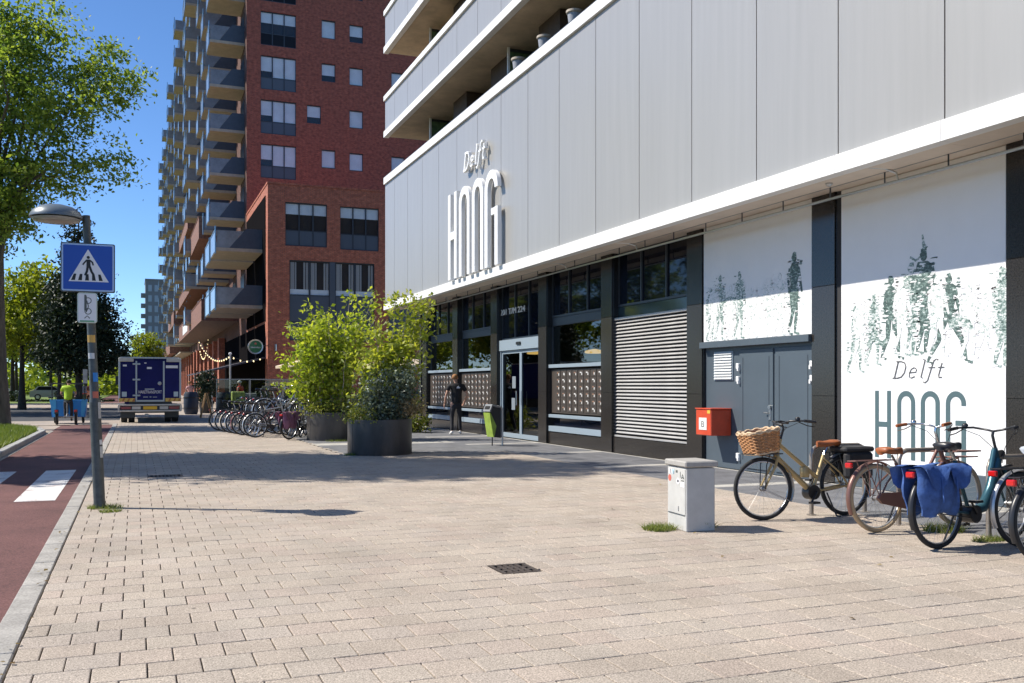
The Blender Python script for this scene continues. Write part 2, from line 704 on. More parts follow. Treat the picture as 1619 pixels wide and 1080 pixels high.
def sheet(name, x0, x1, y0, y1, z, m):
    mb = MB()
    mb.quad((x0, y0, z), (x1, y0, z), (x1, y1, z), (x0, y1, z))
    return struct(mb.build(name, m, smooth=0))

sheet('ground', -1500, 1500, -600, 2500, -0.16, M_far_ground)
pavement = sheet('pavement', -0.62, 24, -2, 260, -0.022, M_joint)
sheet('far_pavement', -0.62, 24, 46.2, 260, 0.0, M_farpave)

# stones of the pavement
def stone_area(x0, x1, y0, y1):
    out = []
    r0, r1 = int(math.floor(y0 / TILE)), int(math.ceil(y1 / TILE))
    for r in range(r0, r1):
        sh = -0.5 * (r % 2)
        k = int(math.floor((x0 + 0.625) / TILE))
        while True:
            a = -0.625 + (k + sh) * TILE
            if a >= x1 - 0.02:
                break
            b = min(a + TILE, x1)
            a = max(a, x0)
            if b - a > 0.04:
                out.append((a, b, r * TILE, (r + 1) * TILE))
            k += 1
    return out

def in_paved(a, b, c, d):
    x, y = (a + b) / 2, (c + d) / 2
    if x > 4.25 and 20.35 < y < 29.2:
        return False
    return True

def cut_round(t):
    a, b, c, d = t
    for (x0, x1, y0, y1) in GRATES:
        if a < x1 and b > x0 and c < y1 and d > y0:
            out = []
            if c < y0: out.append((a, b, c, y0))
            if d > y1: out.append((a, b, y1, d))
            e, f = max(c, y0), min(d, y1)
            if a < x0: out.append((a, x0, e, f))
            if b > x1: out.append((x1, b, e, f))
            return [q for q in out if q[1] - q[0] > 0.025 and q[3] - q[2] > 0.025]
    return [t]

GRATES = [(2.73, 3.07, 7.04, 7.44), (0.205, 0.74, 16.59, 17.01)]
stones = [q for t in stone_area(-0.62, 7.9, 2.2, 46.2) if in_paved(*t) for q in cut_round(t)]
stones += [t for t in stone_area(7.9, 12.6, 35.8, 46.2)]
GAP = 0.0042
def stone_v(a, b, c, d, tilt):
    g = GAP; i = 0.0045; ch = 0.0028
    vs = [(a + g, c + g, -0.03), (b - g, c + g, -0.03), (b - g, d - g, -0.03), (a + g, d - g, -0.03),
          (a + g, c + g, -ch), (b - g, c + g, -ch), (b - g, d - g, -ch), (a + g, d - g, -ch),
          (a + g + i, c + g + i, 0), (b - g - i, c + g + i, 0), (b - g - i, d - g - i, 0), (a + g + i, d - g - i, 0)]
    tx, ty, tz = tilt
    mx, my = (a + b) / 2, (c + d) / 2
    return [(x, y, z + tz + (x - mx) * tx + (y - my) * ty) if z > -0.02 else (x, y, z) for x, y, z in vs]
SF = [(0, 1, 5, 4), (1, 2, 6, 5), (2, 3, 7, 6), (3, 0, 4, 7), (4, 5, 9, 8), (5, 6, 10, 9), (6, 7, 11, 10), (7, 4, 8, 11), (8, 9, 10, 11)]

def in_view(x, y):
    z = x * math.sin(YAW) + y * math.cos(YAW)
    xc = x * math.cos(YAW) - y * math.sin(YAW)
    if z < 0.5:
        return None
    px = 809.5 + 1500 * xc / z
    py = 610 + 2250 / z
    return z if (-10 < px < 1630 and py < 1092) else None

vis = []
rest = []
for t in stones:
    z = in_view((t[0] + t[1]) / 2, (t[2] + t[3]) / 2)
    (vis if (z and t[1] - t[0] > 0.26 and t[3] - t[2] > 0.26) else rest).append((z or 99, t))
vis.sort(key=lambda q: q[0])
near, more = vis[:300], vis[300:]
rng_t = random.Random(5)
tl = lambda: (rng_t.gauss(0, 0.0035), rng_t.gauss(0, 0.0035), rng_t.uniform(-0.0011, 0.0009))
shared = []
for _ in range(24):
    mb = MB()
    mb.add(stone_v(-TILE / 2, TILE / 2, -TILE / 2, TILE / 2, tl()), SF)
    me = bpy.data.meshes.new('paving_stone')
    me.from_pydata(mb.v, [], mb.f)
    me.materials.append(M_tile)
    shared.append(me)
for z, t in near:
    o = bpy.data.objects.new('paving_stone', rng_t.choice(shared))
    COL.objects.link(o)
    o.parent = pavement
    o.location = ((t[0] + t[1]) / 2, (t[2] + t[3]) / 2, 0)
mb = MB()
for z, t in more + rest:
    mb.add(stone_v(*t, tl()), SF)
mb.build('paving_stones', M_tile, pavement, smooth=0, stuff=True)

# dark slabs with pale bands along the facade and before the entrance
slabs = sheet('entrance_paving', 4.25, 9.97, -2, 35.8, -0.018, M_joint)
PIER_Y = [8.60, 12.21, 15.87, 19.52, 23.17, 26.80, 30.50, 34.10]
def slab(x0, x1, y0, y1, m, name='granite_slab'):
    mb = MB()
    mb.add(stone_v(x0, x1, y0, y1, (random.gauss(0, 0.0015), random.gauss(0, 0.0015), random.uniform(-0.001, 0.001))), SF)
    mb.build(name, m, slabs, smooth=0)
edges = [1.3, 4.95] + PIER_Y + [35.75]
for i in range(len(edges) - 1):
    a, b = edges[i], edges[i + 1]
    y0 = a + 0.0
    ys = [y0 + (b - 0.3 - y0) * k / 4 for k in range(5)]
    for k in range(4):
        for j in range(3):
            slab(7.9 + 0.66 * j, 7.9 + 0.66 * (j + 1), ys[k], ys[k + 1], M_slab)
    slab(7.9, 8.89, b - 0.3, b, M_slab_l, 'pale_band_slab')
    slab(8.89, 9.88, b - 0.3, b, M_slab_l, 'pale_band_slab')
for yy in np.arange(1.3, 35.6, 1.15):
    slab(9.88, 9.965, yy, min(yy + 1.15, 35.75), M_slab_l, 'pale_band_slab')
for j in range(6):
    for k in range(10):
        pale = k in (4, 9)
        slab(4.25 + 0.608 * j, 4.25 + 0.608 * (j + 1), 20.35 + 0.885 * k, 20.35 + 0.885 * (k + 1), M_slab_l if pale else M_slab, 'pale_band_slab' if pale else 'granite_slab')

# kerb between pavement and cycle path
kerb = sheet('kerb', -0.80, -0.61, -2, 41.0, -0.12, M_joint)
for k in range(42):
    mb = MB()
    dz = random.uniform(-0.003, 0.003)
    y0 = -1.0 + k
    mb.box(-0.795, -0.632, y0 + 0.004, y0 + 0.996, -0.12, -0.004 + dz, bev=0.008)
    mb.build('kerb_stone', M_kerb, kerb)

# cycle path, crossing stripes
road = sheet('cycle_path', -2.66, -0.79, -2, 41.0, -0.05, M_red)
sheet('far_cycle_path', -3.6, -0.7, 74, 260, -0.05, M_red)
for (x0, x1) in ((-1.5, -1.0), (-2.5, -1.98)):
    mb = MB()
    mb.box(x0, x1, 14.2, 19.2, -0.0495, -0.0465)
    mb.build('crossing_stripe', M_worn, road, smooth=0)
mb = MB()
mb.box(-2.66, -2.57, -2, 36.0, -0.0495, -0.043)
mb.build('edge_strip', M_kerb, road, smooth=0)

# raised verge on the left
M_grass_base = mat('grass_soil', (0.09, 0.12, 0.035), 0.95, var=0.4, vscale=6)
mb = MB()
pts = [(-14, -4), (-2.95, -4), (-2.86, 33.5), (-3.1, 36.0), (-3.8, 37.6), (-5.2, 38.6), (-14, 39.3)]
mb.prism(pts, lambda u, v, d: (u, v, d), -0.15, 0.04)
verge = struct(mb.build('grass_verge', M_grass_base, smooth=0))
kp = [(-2.76, -2 + k) for k in range(37)] + [(-2.80, 34.4), (-3.02, 35.9), (-3.75, 37.55), (-5.1, 38.6), (-7, 39.1)]
for i in range(len(kp) - 1):
    a, b = Vector((*kp[i], 0)), Vector((*kp[i + 1], 0))
    d = (b - a)
    ln = d.length
    if ln < 0.05:
        continue
    d.normalize()
    w = Vector((-d.y, d.x, 0))
    mb = MB(T=lambda p, a=a, d=d, w=w: a + d * p[0] + w * p[1] + Vector((0, 0, p[2])))
    mb.box(0.005, ln - 0.005, -0.09, 0.09, -0.15, 0.075 + random.uniform(-0.004, 0.004), bev=0.018)
    mb.build('verge_kerb_stone', M_kerb2, verge)
rg = np.random.default_rng(3)
M_blade = leaf_mat('grass_blade', (0.09, 0.15, 0.025), (0.24, 0.28, 0.06), 0.3)
M_weed = leaf_mat('weed_blade', (0.10, 0.16, 0.03), (0.26, 0.27, 0.08), 0.3)

def blades(name, X, Y, z, h, m, w=0.008, lean=0.4):
    n = len(X)
    b = np.stack([X, Y, np.full(n, z)], 1)
    a = rg.random(n) * 2 * np.pi
    hh = h * rg.uniform(0.5, 1.2, n)
    side = np.stack([np.cos(a), np.sin(a), np.zeros(n)], 1) * w
    tip = b + np.stack([rg.normal(size=n) * lean * hh, rg.normal(size=n) * lean * hh, hh], 1)
    V = np.stack([b - side, b + side, tip], 1).reshape(-1, 3)
    return np_mesh(name, V, np.arange(3 * n).reshape(-1, 3), m)

n = 52000
Y = 16 + 23 * rg.random(n)
Xr = rg.random(n)
edge = np.where(Y < 33.5, -2.86, -2.9 - (Y - 33.5) ** 2 * 0.07)
X = edge - 0.06 - 5.5 * Xr ** 1.6
dens = 0.5 + 0.5 * np.sin(X * 2.1 + 1.3) * np.sin(Y * 1.3)
k = rg.random(n) < 0.45 + 0.55 * dens
o = link('verge_grass', blades('verge_grass', X[k], Y[k], 0.03, 0.17, M_blade, 0.012))
o['kind'] = 'stuff'

# side street and what lies beyond it
sheet('side_crossing', -40, -0.62, 41.0, 46.2, -0.045, M_farpave)
sheet('verge_end_paving', -40, -2.665, 30.0, 40.99, -0.06, M_farpave)
sheet('side_street', -140, -0.62, 46.2, 72, -0.055, M_asphalt)
sheet('far_footpath', -140, -0.6, 72, 92, -0.04, M_farpave)
M_lawn = mat('lawn', (0.13, 0.19, 0.035), 0.95, var=0.4, vscale=0.6)
sheet('lawn', -260, -3.6, 92, 400, -0.02, M_lawn)
sheet('main_road', -40, -14, -60, 46, -0.09, M_asphalt)
mb = MB()
for k in range(9):
    y0 = 72.6
    mb.box(-20 + k * 1.9, -19.1 + k * 1.9, 70.2, 71.6, -0.05, -0.049)
struct(mb.build('give_way_marks', M_paint, smooth=0))

# weeds round the pole, the cabinet and in joints
def tuft(label, x, y, rx, ry, n, h, z=0.0):
    a = rg.random(n) * 2 * np.pi
    r = np.sqrt(rg.random(n))
    o = link('grass_tuft', blades('grass_tuft', x + rx * r * np.cos(a), y + ry * r * np.sin(a), z, h, M_weed, 0.005, 0.8))
    o['label'] = label
    o['category'] = 'weeds'
    return o

tuft('sparse weeds at the foot of the lamp post', -0.34, 12.66, 0.2, 0.12, 260, 0.06)
tuft('small weed between stones in front of the lamp post', -0.28, 12.25, 0.13, 0.09, 160, 0.05)
tuft('grass tuft spreading left of the grey cabinet', 5.08, 8.62, 0.17, 0.16, 520, 0.07)
tuft('grass tuft at the near right side of the grey cabinet', 5.53, 8.44, 0.09, 0.05, 160, 0.10)
tuft('weeds under the blue pannier bicycle', 7.75, 7.45, 0.22, 0.18, 420, 0.09)
tuft('weeds at the foot of the rightmost bicycle stand', 7.70, 6.83, 0.22, 0.1, 240, 0.06)
tuft('green weeds at the far left foot of the front planter', 4.42, 20.28, 0.25, 0.12, 260, 0.07)
tuft('green weeds behind the foot of the rear planter', 5.2, 25.5, 0.45, 0.1, 260, 0.07)

n = 150
lx = np.where(rg.random(n) < 0.45, -0.6 - 0.12 * rg.random(n), rg.random(n) * 8.0)
ly = 4 + 26 * rg.random(n) ** 1.3
o = link('fallen_leaves', leaves_mesh('fallen_leaves', np.stack([lx, ly, 0.008 + 0.008 * rg.random(n)], 1), 0.045, leaf_mat('dry_leaf', (0.12, 0.07, 0.02), (0.32, 0.24, 0.08), 0.1), rg, 3.0))
o['kind'] = 'stuff'

# drain grates
M_iron = mat('cast_iron', (0.085, 0.068, 0.058), 0.7, 0.4, var=0.3, vscale=20)
M_black = mat('black_void', (0.008, 0.008, 0.008), 0.9)
def grate(label, x0, x1, y0, y1, nx, ny):
    t = thing('drain_grate', label, 'drain', ((x0 + x1) / 2, (y0 + y1) / 2, 0), group='drain grates in the pavement')
    mb = MB()
    mb.box(x0, x1, y0, y1, -0.06, -0.019)
    mb.build('sump', M_black, t, smooth=0)
    w = 0.03
    mb = MB()
    mb.box(x0, x1, y0, y0 + w, -0.018, 0.001); mb.box(x0, x1, y1 - w, y1, -0.018, 0.001)
    mb.box(x0, x0 + w, y0 + w, y1 - w, -0.018, 0.001); mb.box(x1 - w, x1, y0 + w, y1 - w, -0.018, 0.001)
    mb.build('frame', M_iron, t, smooth=0)
    for i in range(1, nx):
        mb = MB()
        cx = x0 + w + (x1 - x0 - 2 * w) * i / nx
        mb.box(cx - 0.016, cx + 0.016, y0 + w, y1 - w, -0.016, -0.001)
        mb.build('bar', M_iron, t, smooth=0)
    for i in range(1, ny):
        mb = MB()
        cy = y0 + w + (y1 - y0 - 2 * w) * i / ny
        mb.box(x0 + w, x1 - w, cy - 0.02, cy + 0.02, -0.017, -0.002)
        mb.build('cross_bar', M_iron, t, smooth=0)
grate('rusty iron drain grate lying in the sunny pavement left of the cabinet', 2.74, 3.06, 7.05, 7.43, 5, 3)
grate('dark drain grate lying in the band of tree shade behind the lamp post', 0.21, 0.735, 16.6, 17.0, 8, 2)

# ------------------------------------------------------------------ pale panelled building
XF, XP = 8.82, 8.886
Z1, Z2, Z3, Z4 = 4.383, 4.628, 9.17, 9.42
YE = 35.45
PITCH = 1.825
M_panel = mat('grey_aluminium_panel', (0.43, 0.415, 0.39), 0.36, 0.3, 0.5, var=0.045, vscale=1.1, detail=8, stretch=(5, 5, 0.22), bump=0.06, bscale=0.5)
M_white = mat('white_aluminium', (0.82, 0.81, 0.79), 0.5, var=0.03, vscale=2)
M_soffit = mat('beige_soffit', (0.74, 0.64, 0.54), 0.85, var=0.12, vscale=1.2, detail=8)
M_conc = mat('balcony_concrete', (0.62, 0.50, 0.37), 0.85, var=0.22, vscale=1.4, detail=8)
M_core = mat('dark_core', (0.03, 0.03, 0.033), 0.9)
M_granite = mat('dark_granite', (0.026, 0.022, 0.019), 0.2, 0.0, 0.5, var=0.6, vscale=45, detail=9, grit=0.5, gscale=120)
M_granite_d = mat('black_granite', (0.018, 0.018, 0.02), 0.15, 0.0, 0.5, var=0.4, vscale=40)
M_frame = mat('anthracite_frame', (0.045, 0.055, 0.068), 0.4)
M_framel = mat('blue_grey_frame', (0.27, 0.33, 0.38), 0.4)
M_doorg = mat('blue_grey_door', (0.078, 0.10, 0.12), 0.45, var=0.06, vscale=1.5)
M_glass = glass_mat('shop_glass', (0.42, 0.46, 0.46))
M_glassd = mat('dark_mirror_glass', (0.006, 0.008, 0.016), 0.03, 0.0, 0.28)
M_spand = mat('teal_spandrel_glass', (0.03, 0.05, 0.055), 0.08, 0.0, 0.7)
M_brown = mat('brown_cladding', (0.085, 0.055, 0.04), 0.6, var=0.3, vscale=5)
M_steel = mat('steel', (0.52, 0.52, 0.52), 0.32, 0.9)
M_metal = mat('grey_metal', (0.34, 0.34, 0.34), 0.4, 0.6)

hoog = thing('apartment_building', 'grey panelled apartment building with white bands over a dark granite ground floor', 'building', (9.96, 20, 0))
mb = MB()
mb.box(XP + 0.055, 22, 2, YE - 0.05, 4.55, Z4 - 0.05)
mb.box(10.32, 22, 2, 19.3, -0.1, 4.545)
mb.box(14.2, 22, 19.302, YE - 0.05, -0.1, 4.545)
mb.box(10.2, 14.198, YE - 0.35, YE - 0.052, -0.1, 4.545)
mb.build('inner_wall', M_core, hoog, smooth=0)
mb = MB()
mb.box(11.3, 22, 2, YE - 0.05, Z4 - 0.045, 21.5)
mb.build('recessed_wall', M_brown, hoog, smooth=0)
mb = MB()
mb.quad((10.33, 19.31, 0.01), (14.19, 19.31, 0.01), (14.19, YE - 0.36, 0.01), (10.33, YE - 0.36, 0.01))
mb.build('lobby_floor', mat('lobby_floor', (0.12, 0.115, 0.11), 0.4), hoog, smooth=0)

def bands(z0, z1, zt0, zt1, last):
    """white strip, grey panels, white strip of one storey, joint by joint"""
    ys = [8.52 + PITCH * (k - 4) for k in range(20)]
    ys = [y for y in ys if 1.5 < y < YE - 0.3] + [YE]
    for a, b in zip(ys[:-1], ys[1:]):
        mb = MB(); mb.box(XF, XP + 0.12, a + 0.004, b - 0.004, z0, z1)
        mb.build('white_band', M_white, hoog, smooth=0)
        mb = MB(); mb.box(XP, XP + 0.045, a + 0.011, b - 0.011, z1 + 0.002, zt0 - 0.012)
        mb.build('facade_panel', M_panel, hoog, smooth=0)
        mb = MB(); mb.box(XF, XP + 0.25, a + 0.003, b - 0.003, zt0, zt1)
        mb.build('white_coping', M_white, hoog, smooth=0)
    mb = MB()
    mb.box(XF + 0.03, XP + 0.24, 1.6, YE - 0.01, zt1 + 0.002, zt1 + 0.045)
    mb.build('coping_flashing', M_frame, hoog, smooth=0)
bands(Z1, Z2, Z3, Z4, True)
for (b0, b1, t0, t1) in ((10.96, 11.19, 12.35, 12.53), (14.17, 14.40, 15.6, 15.78), (17.38, 17.6, 18.8, 18.98)):
    bands(b0, b1, t0, t1, False)
    mb = MB()
    mb.box(XP + 0.048, XP + 0.2, 1.7, YE - 0.02, b1 + 0.0, t0 - 0.005)
    mb.build('parapet_wall', M_core, hoog, smooth=0)
    mb = MB()
    mb.box(XP + 0.125, 11.6, 1.7, YE - 0.01, b0 + 0.05, b1 - 0.003)
    mb.build('balcony_slab', M_conc, hoog, smooth=0)
    mb = MB()
    for k in range(10):
        mb.box(XP + 0.17, XP + 0.2, 1.8 + k * 3.36, 1.8 + k * 3.36 + 3.3, b0 + 0.035, b0 + 0.049)
    mb.build('drip_edge', M_conc, hoog, smooth=0)
for lv, z0 in enumerate((9.44, 11.2, 14.42)):
    z1 = (11.0, 14.2, 17.4)[lv]
    for k in range(5):
        y = 23.1 + (k - 2) * 3.62
        mb = MB(); mb.box(9.95, 10.55, y - 1.35, y, z0, z1)
        mb.build('brown_pier', M_brown, hoog, smooth=0)
        mb = MB(); mb.box(11.2, 11.29, y + 0.3, y + 2.0, z0, z1 - 0.3)
        mb.build('balcony_window', M_glassd, hoog, smooth=0)
# balcony partition screens with green panels
M_green_pan = mat('green_glass_screen', (0.10, 0.17, 0.09), 0.3, var=0.6, vscale=6)
for y in (24.78, 32.35, 17.2):
    for z0, z1 in ((9.44, 11.0), (12.6, 14.2)):
        p = MB(); p.box(9.72, 9.78, y - 0.04, y + 0.04, z0, z1)
        p = p.build('screen_post', M_white, hoog, smooth=0)
        mb = MB(); mb.box(9.79, 11.2, y - 0.015, y + 0.015, z0 + 0.1, z1 - 0.12)
        mb.build('screen_panel', M_green_pan, hoog, smooth=0)
        mb = MB(); mb.box(9.79, 11.2, y - 0.03, y + 0.03, z1 - 0.118, z1 - 0.03)
        mb.build('screen_rail', M_frame, hoog, smooth=0)

# soffit of the overhang
ys = [3.0] + PIER_Y + [YE - 0.02]
for a, b in zip(ys[:-1], ys[1:]):
    mb = MB(); mb.box(XP + 0.125, 9.42, a + 0.003, b - 0.003, 4.39, 4.47)
    mb.build('soffit_strip', M_soffit, hoog, smooth=0)
    mb = MB(); mb.box(9.425, 10.31, a + 0.003, b - 0.003, 4.475, 4.54)
    mb.build('soffit_panel', M_soffit, hoog, smooth=0)

# piers of granite blocks
for i, yf in enumerate([4.95] + PIER_Y):
    p = MB(); p.box(9.975, 10.3, yf - 0.52, yf - 0.01, 0.0, 4.47)
    p = p.build('pier', M_granite_d, hoog, smooth=0)
    for (z0, z1) in ((0.0, 1.34), (1.345, 3.05), (3.055, 4.47)):
        mb = MB(); mb.box(9.96, 9.99, yf - 0.53, yf, z0, z1, bev=0.004)
        mb.build('granite_block', M_granite, p, smooth=0)
        mb = MB(); mb.box(9.992, 10.28, yf - 0.545, yf - 0.521, z0, z1, bev=0.004)
        mb.build('granite_reveal', M_granite_d, p, smooth=0)

def hbar(y0, y1, z0, z1, x0=10.06, x1=10.2, m=None, name='sill'):
    mb = MB(); mb.box(x0, x1, y0, y1, z0, z1, bev=0.006)
    return mb.build(name, m or M_framel, hoog, smooth=0)

def pane(par, y0, y1, z0, z1, m, x=10.16, name='pane'):
    mb = MB(); mb.box(x, x + 0.012, y0, y1, z0, z1)
    return mb.build(name, m, par, smooth=0)

def upper_window(y0, y1, z0=3.27, z1=4.47, n=3):
    mb = MB()
    mb.box(10.12, 10.2, y0, y1, z0, z0 + 0.05); mb.box(10.12, 10.2, y0, y1, z1 - 0.06, z1 - 0.002)
    for k in range(n + 1):
        y = y0 + (y1 - y0) * k / n
        mb.box(10.121, 10.2, max(y0, y - 0.02), min(y1, y + 0.02), z0 + 0.051, z1 - 0.061)
    w = mb.build('window', M_frame, hoog, smooth=0)
    for k in range(n):
        a = y0 + (y1 - y0) * k / n
        pane(w, a + 0.021, a + (y1 - y0) / n - 0.021, z0 + 0.052, z1 - 0.062, M_glassd)

# bays: piers leave openings (near edge, far edge)
def bay(i):
    P = [4.95] + PIER_Y
    return P[i] + 0.004, P[i + 1] - 0.534
M_slat = mat('shutter_slat', (0.44, 0.43, 0.42), 0.45, 0.3, var=0.12, vscale=2)
# bay 4: roller shutter
a, b = bay(3)
upper_window(a, b)
hbar(a, b, 3.02, 3.265, 10.13, 10.2, M_spand, 'spandrel')
mb = MB(); mb.box(10.10, 10.29, a, b, 0.42, 3.0)
sh = mb.build('roller_shutter', M_core, hoog, smooth=0)
slat0 = None
for k in range(33):
    z = 0.44 + k * 0.0765
    if slat0 is None:
        mb = MB()
        mb.add([(10.06, a + 0.05, 0.004), (10.045, a + 0.05, 0.012), (10.075, a + 0.05, 0.045), (10.09, a + 0.05, 0.036),
                (10.06, b - 0.02, 0.004), (10.045, b - 0.02, 0.012), (10.075, b - 0.02, 0.045), (10.09, b - 0.02, 0.036)],
               [(0, 1, 5, 4), (1, 2, 6, 5), (2, 3, 7, 6), (3, 0, 4, 7), (0, 3, 2, 1), (4, 5, 6, 7)])
        slat0 = mb.build('slat', M_slat, sh, smooth=0)
        slat0.location = (0, 0, z)
    else:
        c = slat0.copy(); COL.objects.link(c); c.parent = sh; c.location = (0, 0, z)
mb = MB(); mb.box(10.02, 10.1, a + 0.02, b - 0.01, 2.965, 3.02, bev=0.005); mb.build('shutter_box', M_slat, sh, smooth=0)
mb = MB(); mb.box(10.02, 10.1, a + 0.03, b - 0.01, 0.36, 0.40, bev=0.005); mb.build('bottom_rail', M_slat, sh, smooth=0)
mb = MB()
mb.box(10.03, 10.1, b - 0.018, b, 0.4, 3.0)
for k in range(33):
    mb.box(10.025, 10.031, b - 0.016, b - 0.002, 0.45 + k * 0.0765, 0.48 + k * 0.0765)
mb.build('guide_rail', M_frame, sh, smooth=0)
hbar(a, b, 0.0, 0.35, 10.0, 10.3, M_granite, 'plinth')

# mailbox bays
M_mail = mat('mailbox_panel', (0.085, 0.068, 0.056), 0.45, 0.2)
M_mailpl = mat('name_plate', (0.78, 0.76, 0.72), 0.4)
M_copper = mat('copper_flap', (0.62, 0.34, 0.22), 0.35, 0.6)
def mail_bay(i):
    a, b = bay(i)
    upper_window(a, b)
    hbar(a, b, 3.05, 3.265, 10.13, 10.2, M_frame, 'beam')
    hbar(a, b, 0.0, 0.30, 10.02, 10.3, M_granite, 'plinth')
    for z0, z1 in ((0.32, 0.46), (0.68, 0.76), (1.96, 2.05)):
        hbar(a, b, z0, z1, 10.02, 10.2, M_framel, 'sill')
    mb = MB()
    for y in (a, b - 0.04):
        mb.box(10.12, 10.2, y, y + 0.04, 2.051, 3.049)
    w = mb.build('window', M_frame, hoog, smooth=0)
    pane(w, a + 0.041, b - 0.041, 2.055, 3.045, M_glass)
    pane(hoog, a, b, 0.461, 0.679, M_glassd, name='low_pane')
    mb = MB(); mb.box(10.10, 10.2, a + 0.02, b - 0.02, 0.80, 1.92)
    mp = mb.build('mailbox_panel', M_mail, hoog, smooth=0)
    y0, y1 = a + 0.12, b - 0.3
    for r in range(6):
        for c in range(8):
            y = y0 + (y1 - y0) * (c + 0.5) / 8
            z = 1.80 - r * 0.175
            mb = MB()
            mb.mi = 0
            mb.box(10.085, 10.099, y - 0.135, y + 0.135, z - 0.082, z + 0.082, bev=0.004)
            mb.mi = 1
            mb.box(10.079, 10.0845, y - 0.07, y - 0.035, z - 0.04, z + 0.018)
            mb.mi = 2 if random.random() < 0.55 else 1
            if random.random() < 0.8:
                mb.box(10.076, 10.0845, y - 0.033, y + 0.045, z + 0.012, z + 0.04)
            else:
                mb.box(10.076, 10.0845, y - 0.033, y - 0.01, z - 0.03, z + 0.035)
            mb.build('mailbox', [M_mail, M_mailpl, M_copper], mp, smooth=0)
for i in (4, 6, 7):
    mail_bay(i)
# entrance bay
a, b = bay(5)
upper_window(a, b, 2.84, 4.47)
hbar(a, b, 2.52, 2.83, 10.03, 10.2, M_framel, 'door_header')
dm = mat('door_sensor', (0.02, 0.02, 0.02), 0.3)
mb = MB(); mb.box(9.99, 10.029, 24.55, 24.85, 2.66, 2.74, bev=0.01); mb.build('door_sensor', dm, hoog)
mid = (a + b) / 2
mb = MB(); mb.box(10.06, 10.2, a, a + 0.08, 0, 2.518); mb.box(10.06, 10.2, b - 0.08, b, 0, 2.518)
mb.build('door_frame', M_framel, hoog, smooth=0)
for (c, d) in ((a + 0.082, mid - 0.003), (mid + 0.003, b - 0.082)):
    mb = MB(); s = 0.075
    mb.box(10.09, 10.15, c, c + s, 0.01, 2.515); mb.box(10.09, 10.15, d - s, d, 0.01, 2.515)
    mb.box(10.09, 10.15, c + s, d - s, 0.01, 0.14); mb.box(10.09, 10.15, c + s, d - s, 2.43, 2.515)
    dr = mb.build('door', M_framel, hoog, smooth=0)
    pane(dr, c + s, d - s, 0.14, 2.43, M_glass, 10.115)
    mb = MB(); yy = d - s - 0.1 if c < mid - 0.5 else c + s + 0.1
    mb.tube([(10.03, yy, 0.95), (10.03, yy, 1.35)], 0.012, 6); mb.build('handle', M_steel, dr)
for (y, z) in ((mid + 0.55, 1.6), (mid + 0.6, 0.98)):
    mb = MB(); mb.box(10.109, 10.113, y - 0.13, y + 0.13, z - 0.17, z + 0.17)
    mb.build('door_notice', mat('faded_notice', (0.22, 0.25, 0.28), 0.5), hoog, smooth=0)
# numbers over the door
vs, fs = text_geo('201 T/M 224', 0.3, 0, 0.01)
wid = max(v[0] for v in vs)
kx = 1.9 / wid
mb = MB(); mb.add([(10.10 - v[2], 26.32 - v[0] * kx, 3.58 + v[1] * 0.80) for v in vs], fs)
mb.build('house_numbers', M_white, hoog, label='white house numbers over the glass entrance door', smooth=0)
# bays 1-3 walls
a, b = bay(0); hbar(a, b, 0, 4.47, 10.1, 10.31, M_granite_d, 'wall')
a, b = bay(1); hbar(a, b, 0, 4.47, 10.0, 10.31, M_core, 'wall'); hbar(a, b, 0.0, 0.36, 9.965, 9.998, M_doorg, 'plinth')
a, b = bay(2); hbar(a, b, 2.32, 4.47, 10.0, 10.31, M_core, 'wall'); hbar(a, b, 2.20, 2.315, 9.9, 10.05, M_doorg, 'door_lintel')
# service doors
mb = MB(); mb.box(10.04, 10.31, a, b, 0.0, 2.198)
wallg = mb.build('service_wall', M_doorg, hoog, smooth=0)
for (c, d) in ((12.26, 13.20), (13.26, 14.22)):
    mb = MB(); mb.box(10.015, 10.039, c, d, 0.05, 2.14, bev=0.006)
    dr = mb.build('service_door', M_doorg, hoog, smooth=0)
    mb = MB()
    for (q, r, z0, z1) in ((c + 0.10, c + 0.115, 0.2, 2.0), (d - 0.115, d - 0.10, 0.2, 2.0)):
        mb.box(10.011, 10.0145, q, r, z0, z1)
    mb.build('door_groove', M_frame, dr, smooth=0)
    hy = d + 0.015 if c > 13 else c - 0.015
    for z in (0.25, 1.62, 1.85):
        mb = MB(); mb.box(9.975, 10.038, hy - 0.04, hy + 0.04, z - 0.05, z + 0.05, bev=0.008)
        mb.box(9.965, 10.02, hy - 0.045 if c > 13 else hy + 0.005, hy - 0.005 if c > 13 else hy + 0.045, z - 0.09, z - 0.02, bev=0.006)
        mb.build('hinge', M_white, dr)
    if c > 13:
        mb = MB(); mb.box(10.0, 10.0145, 13.31, 13.36, 0.92, 1.16, bev=0.004); mb.lathe([(0.035, 0.0), (0.035, 0.03)], 12, (9.985, 13.33, 1.14), 'x')
        mb.tube([(9.97, 13.335, 1.04), (9.97, 13.45, 1.04)], 0.011, 6)
        mb.build('handle', M_steel, dr)
mb = MB(); mb.box(10.02, 10.039, 14.43, 15.02, 1.60, 2.13)
vent = mb.build('vent_grille', M_framel, hoog, smooth=0)
for k in range(10):
    mb = MB(); z = 1.62 + k * 0.05
    mb.add([(10.0, 14.45, z), (10.019, 14.45, z + 0.035), (10.0, 15.0, z), (10.019, 15.0, z + 0.035), (10.0, 14.45, z + 0.012), (10.0, 15.0, z + 0.012)],
           [(0, 2, 3, 1), (0, 4, 5, 2), (4, 1, 3, 5)])
    mb.build('louvre', mat('pale_louvre', (0.62, 0.63, 0.62), 0.5), vent, smooth=0)
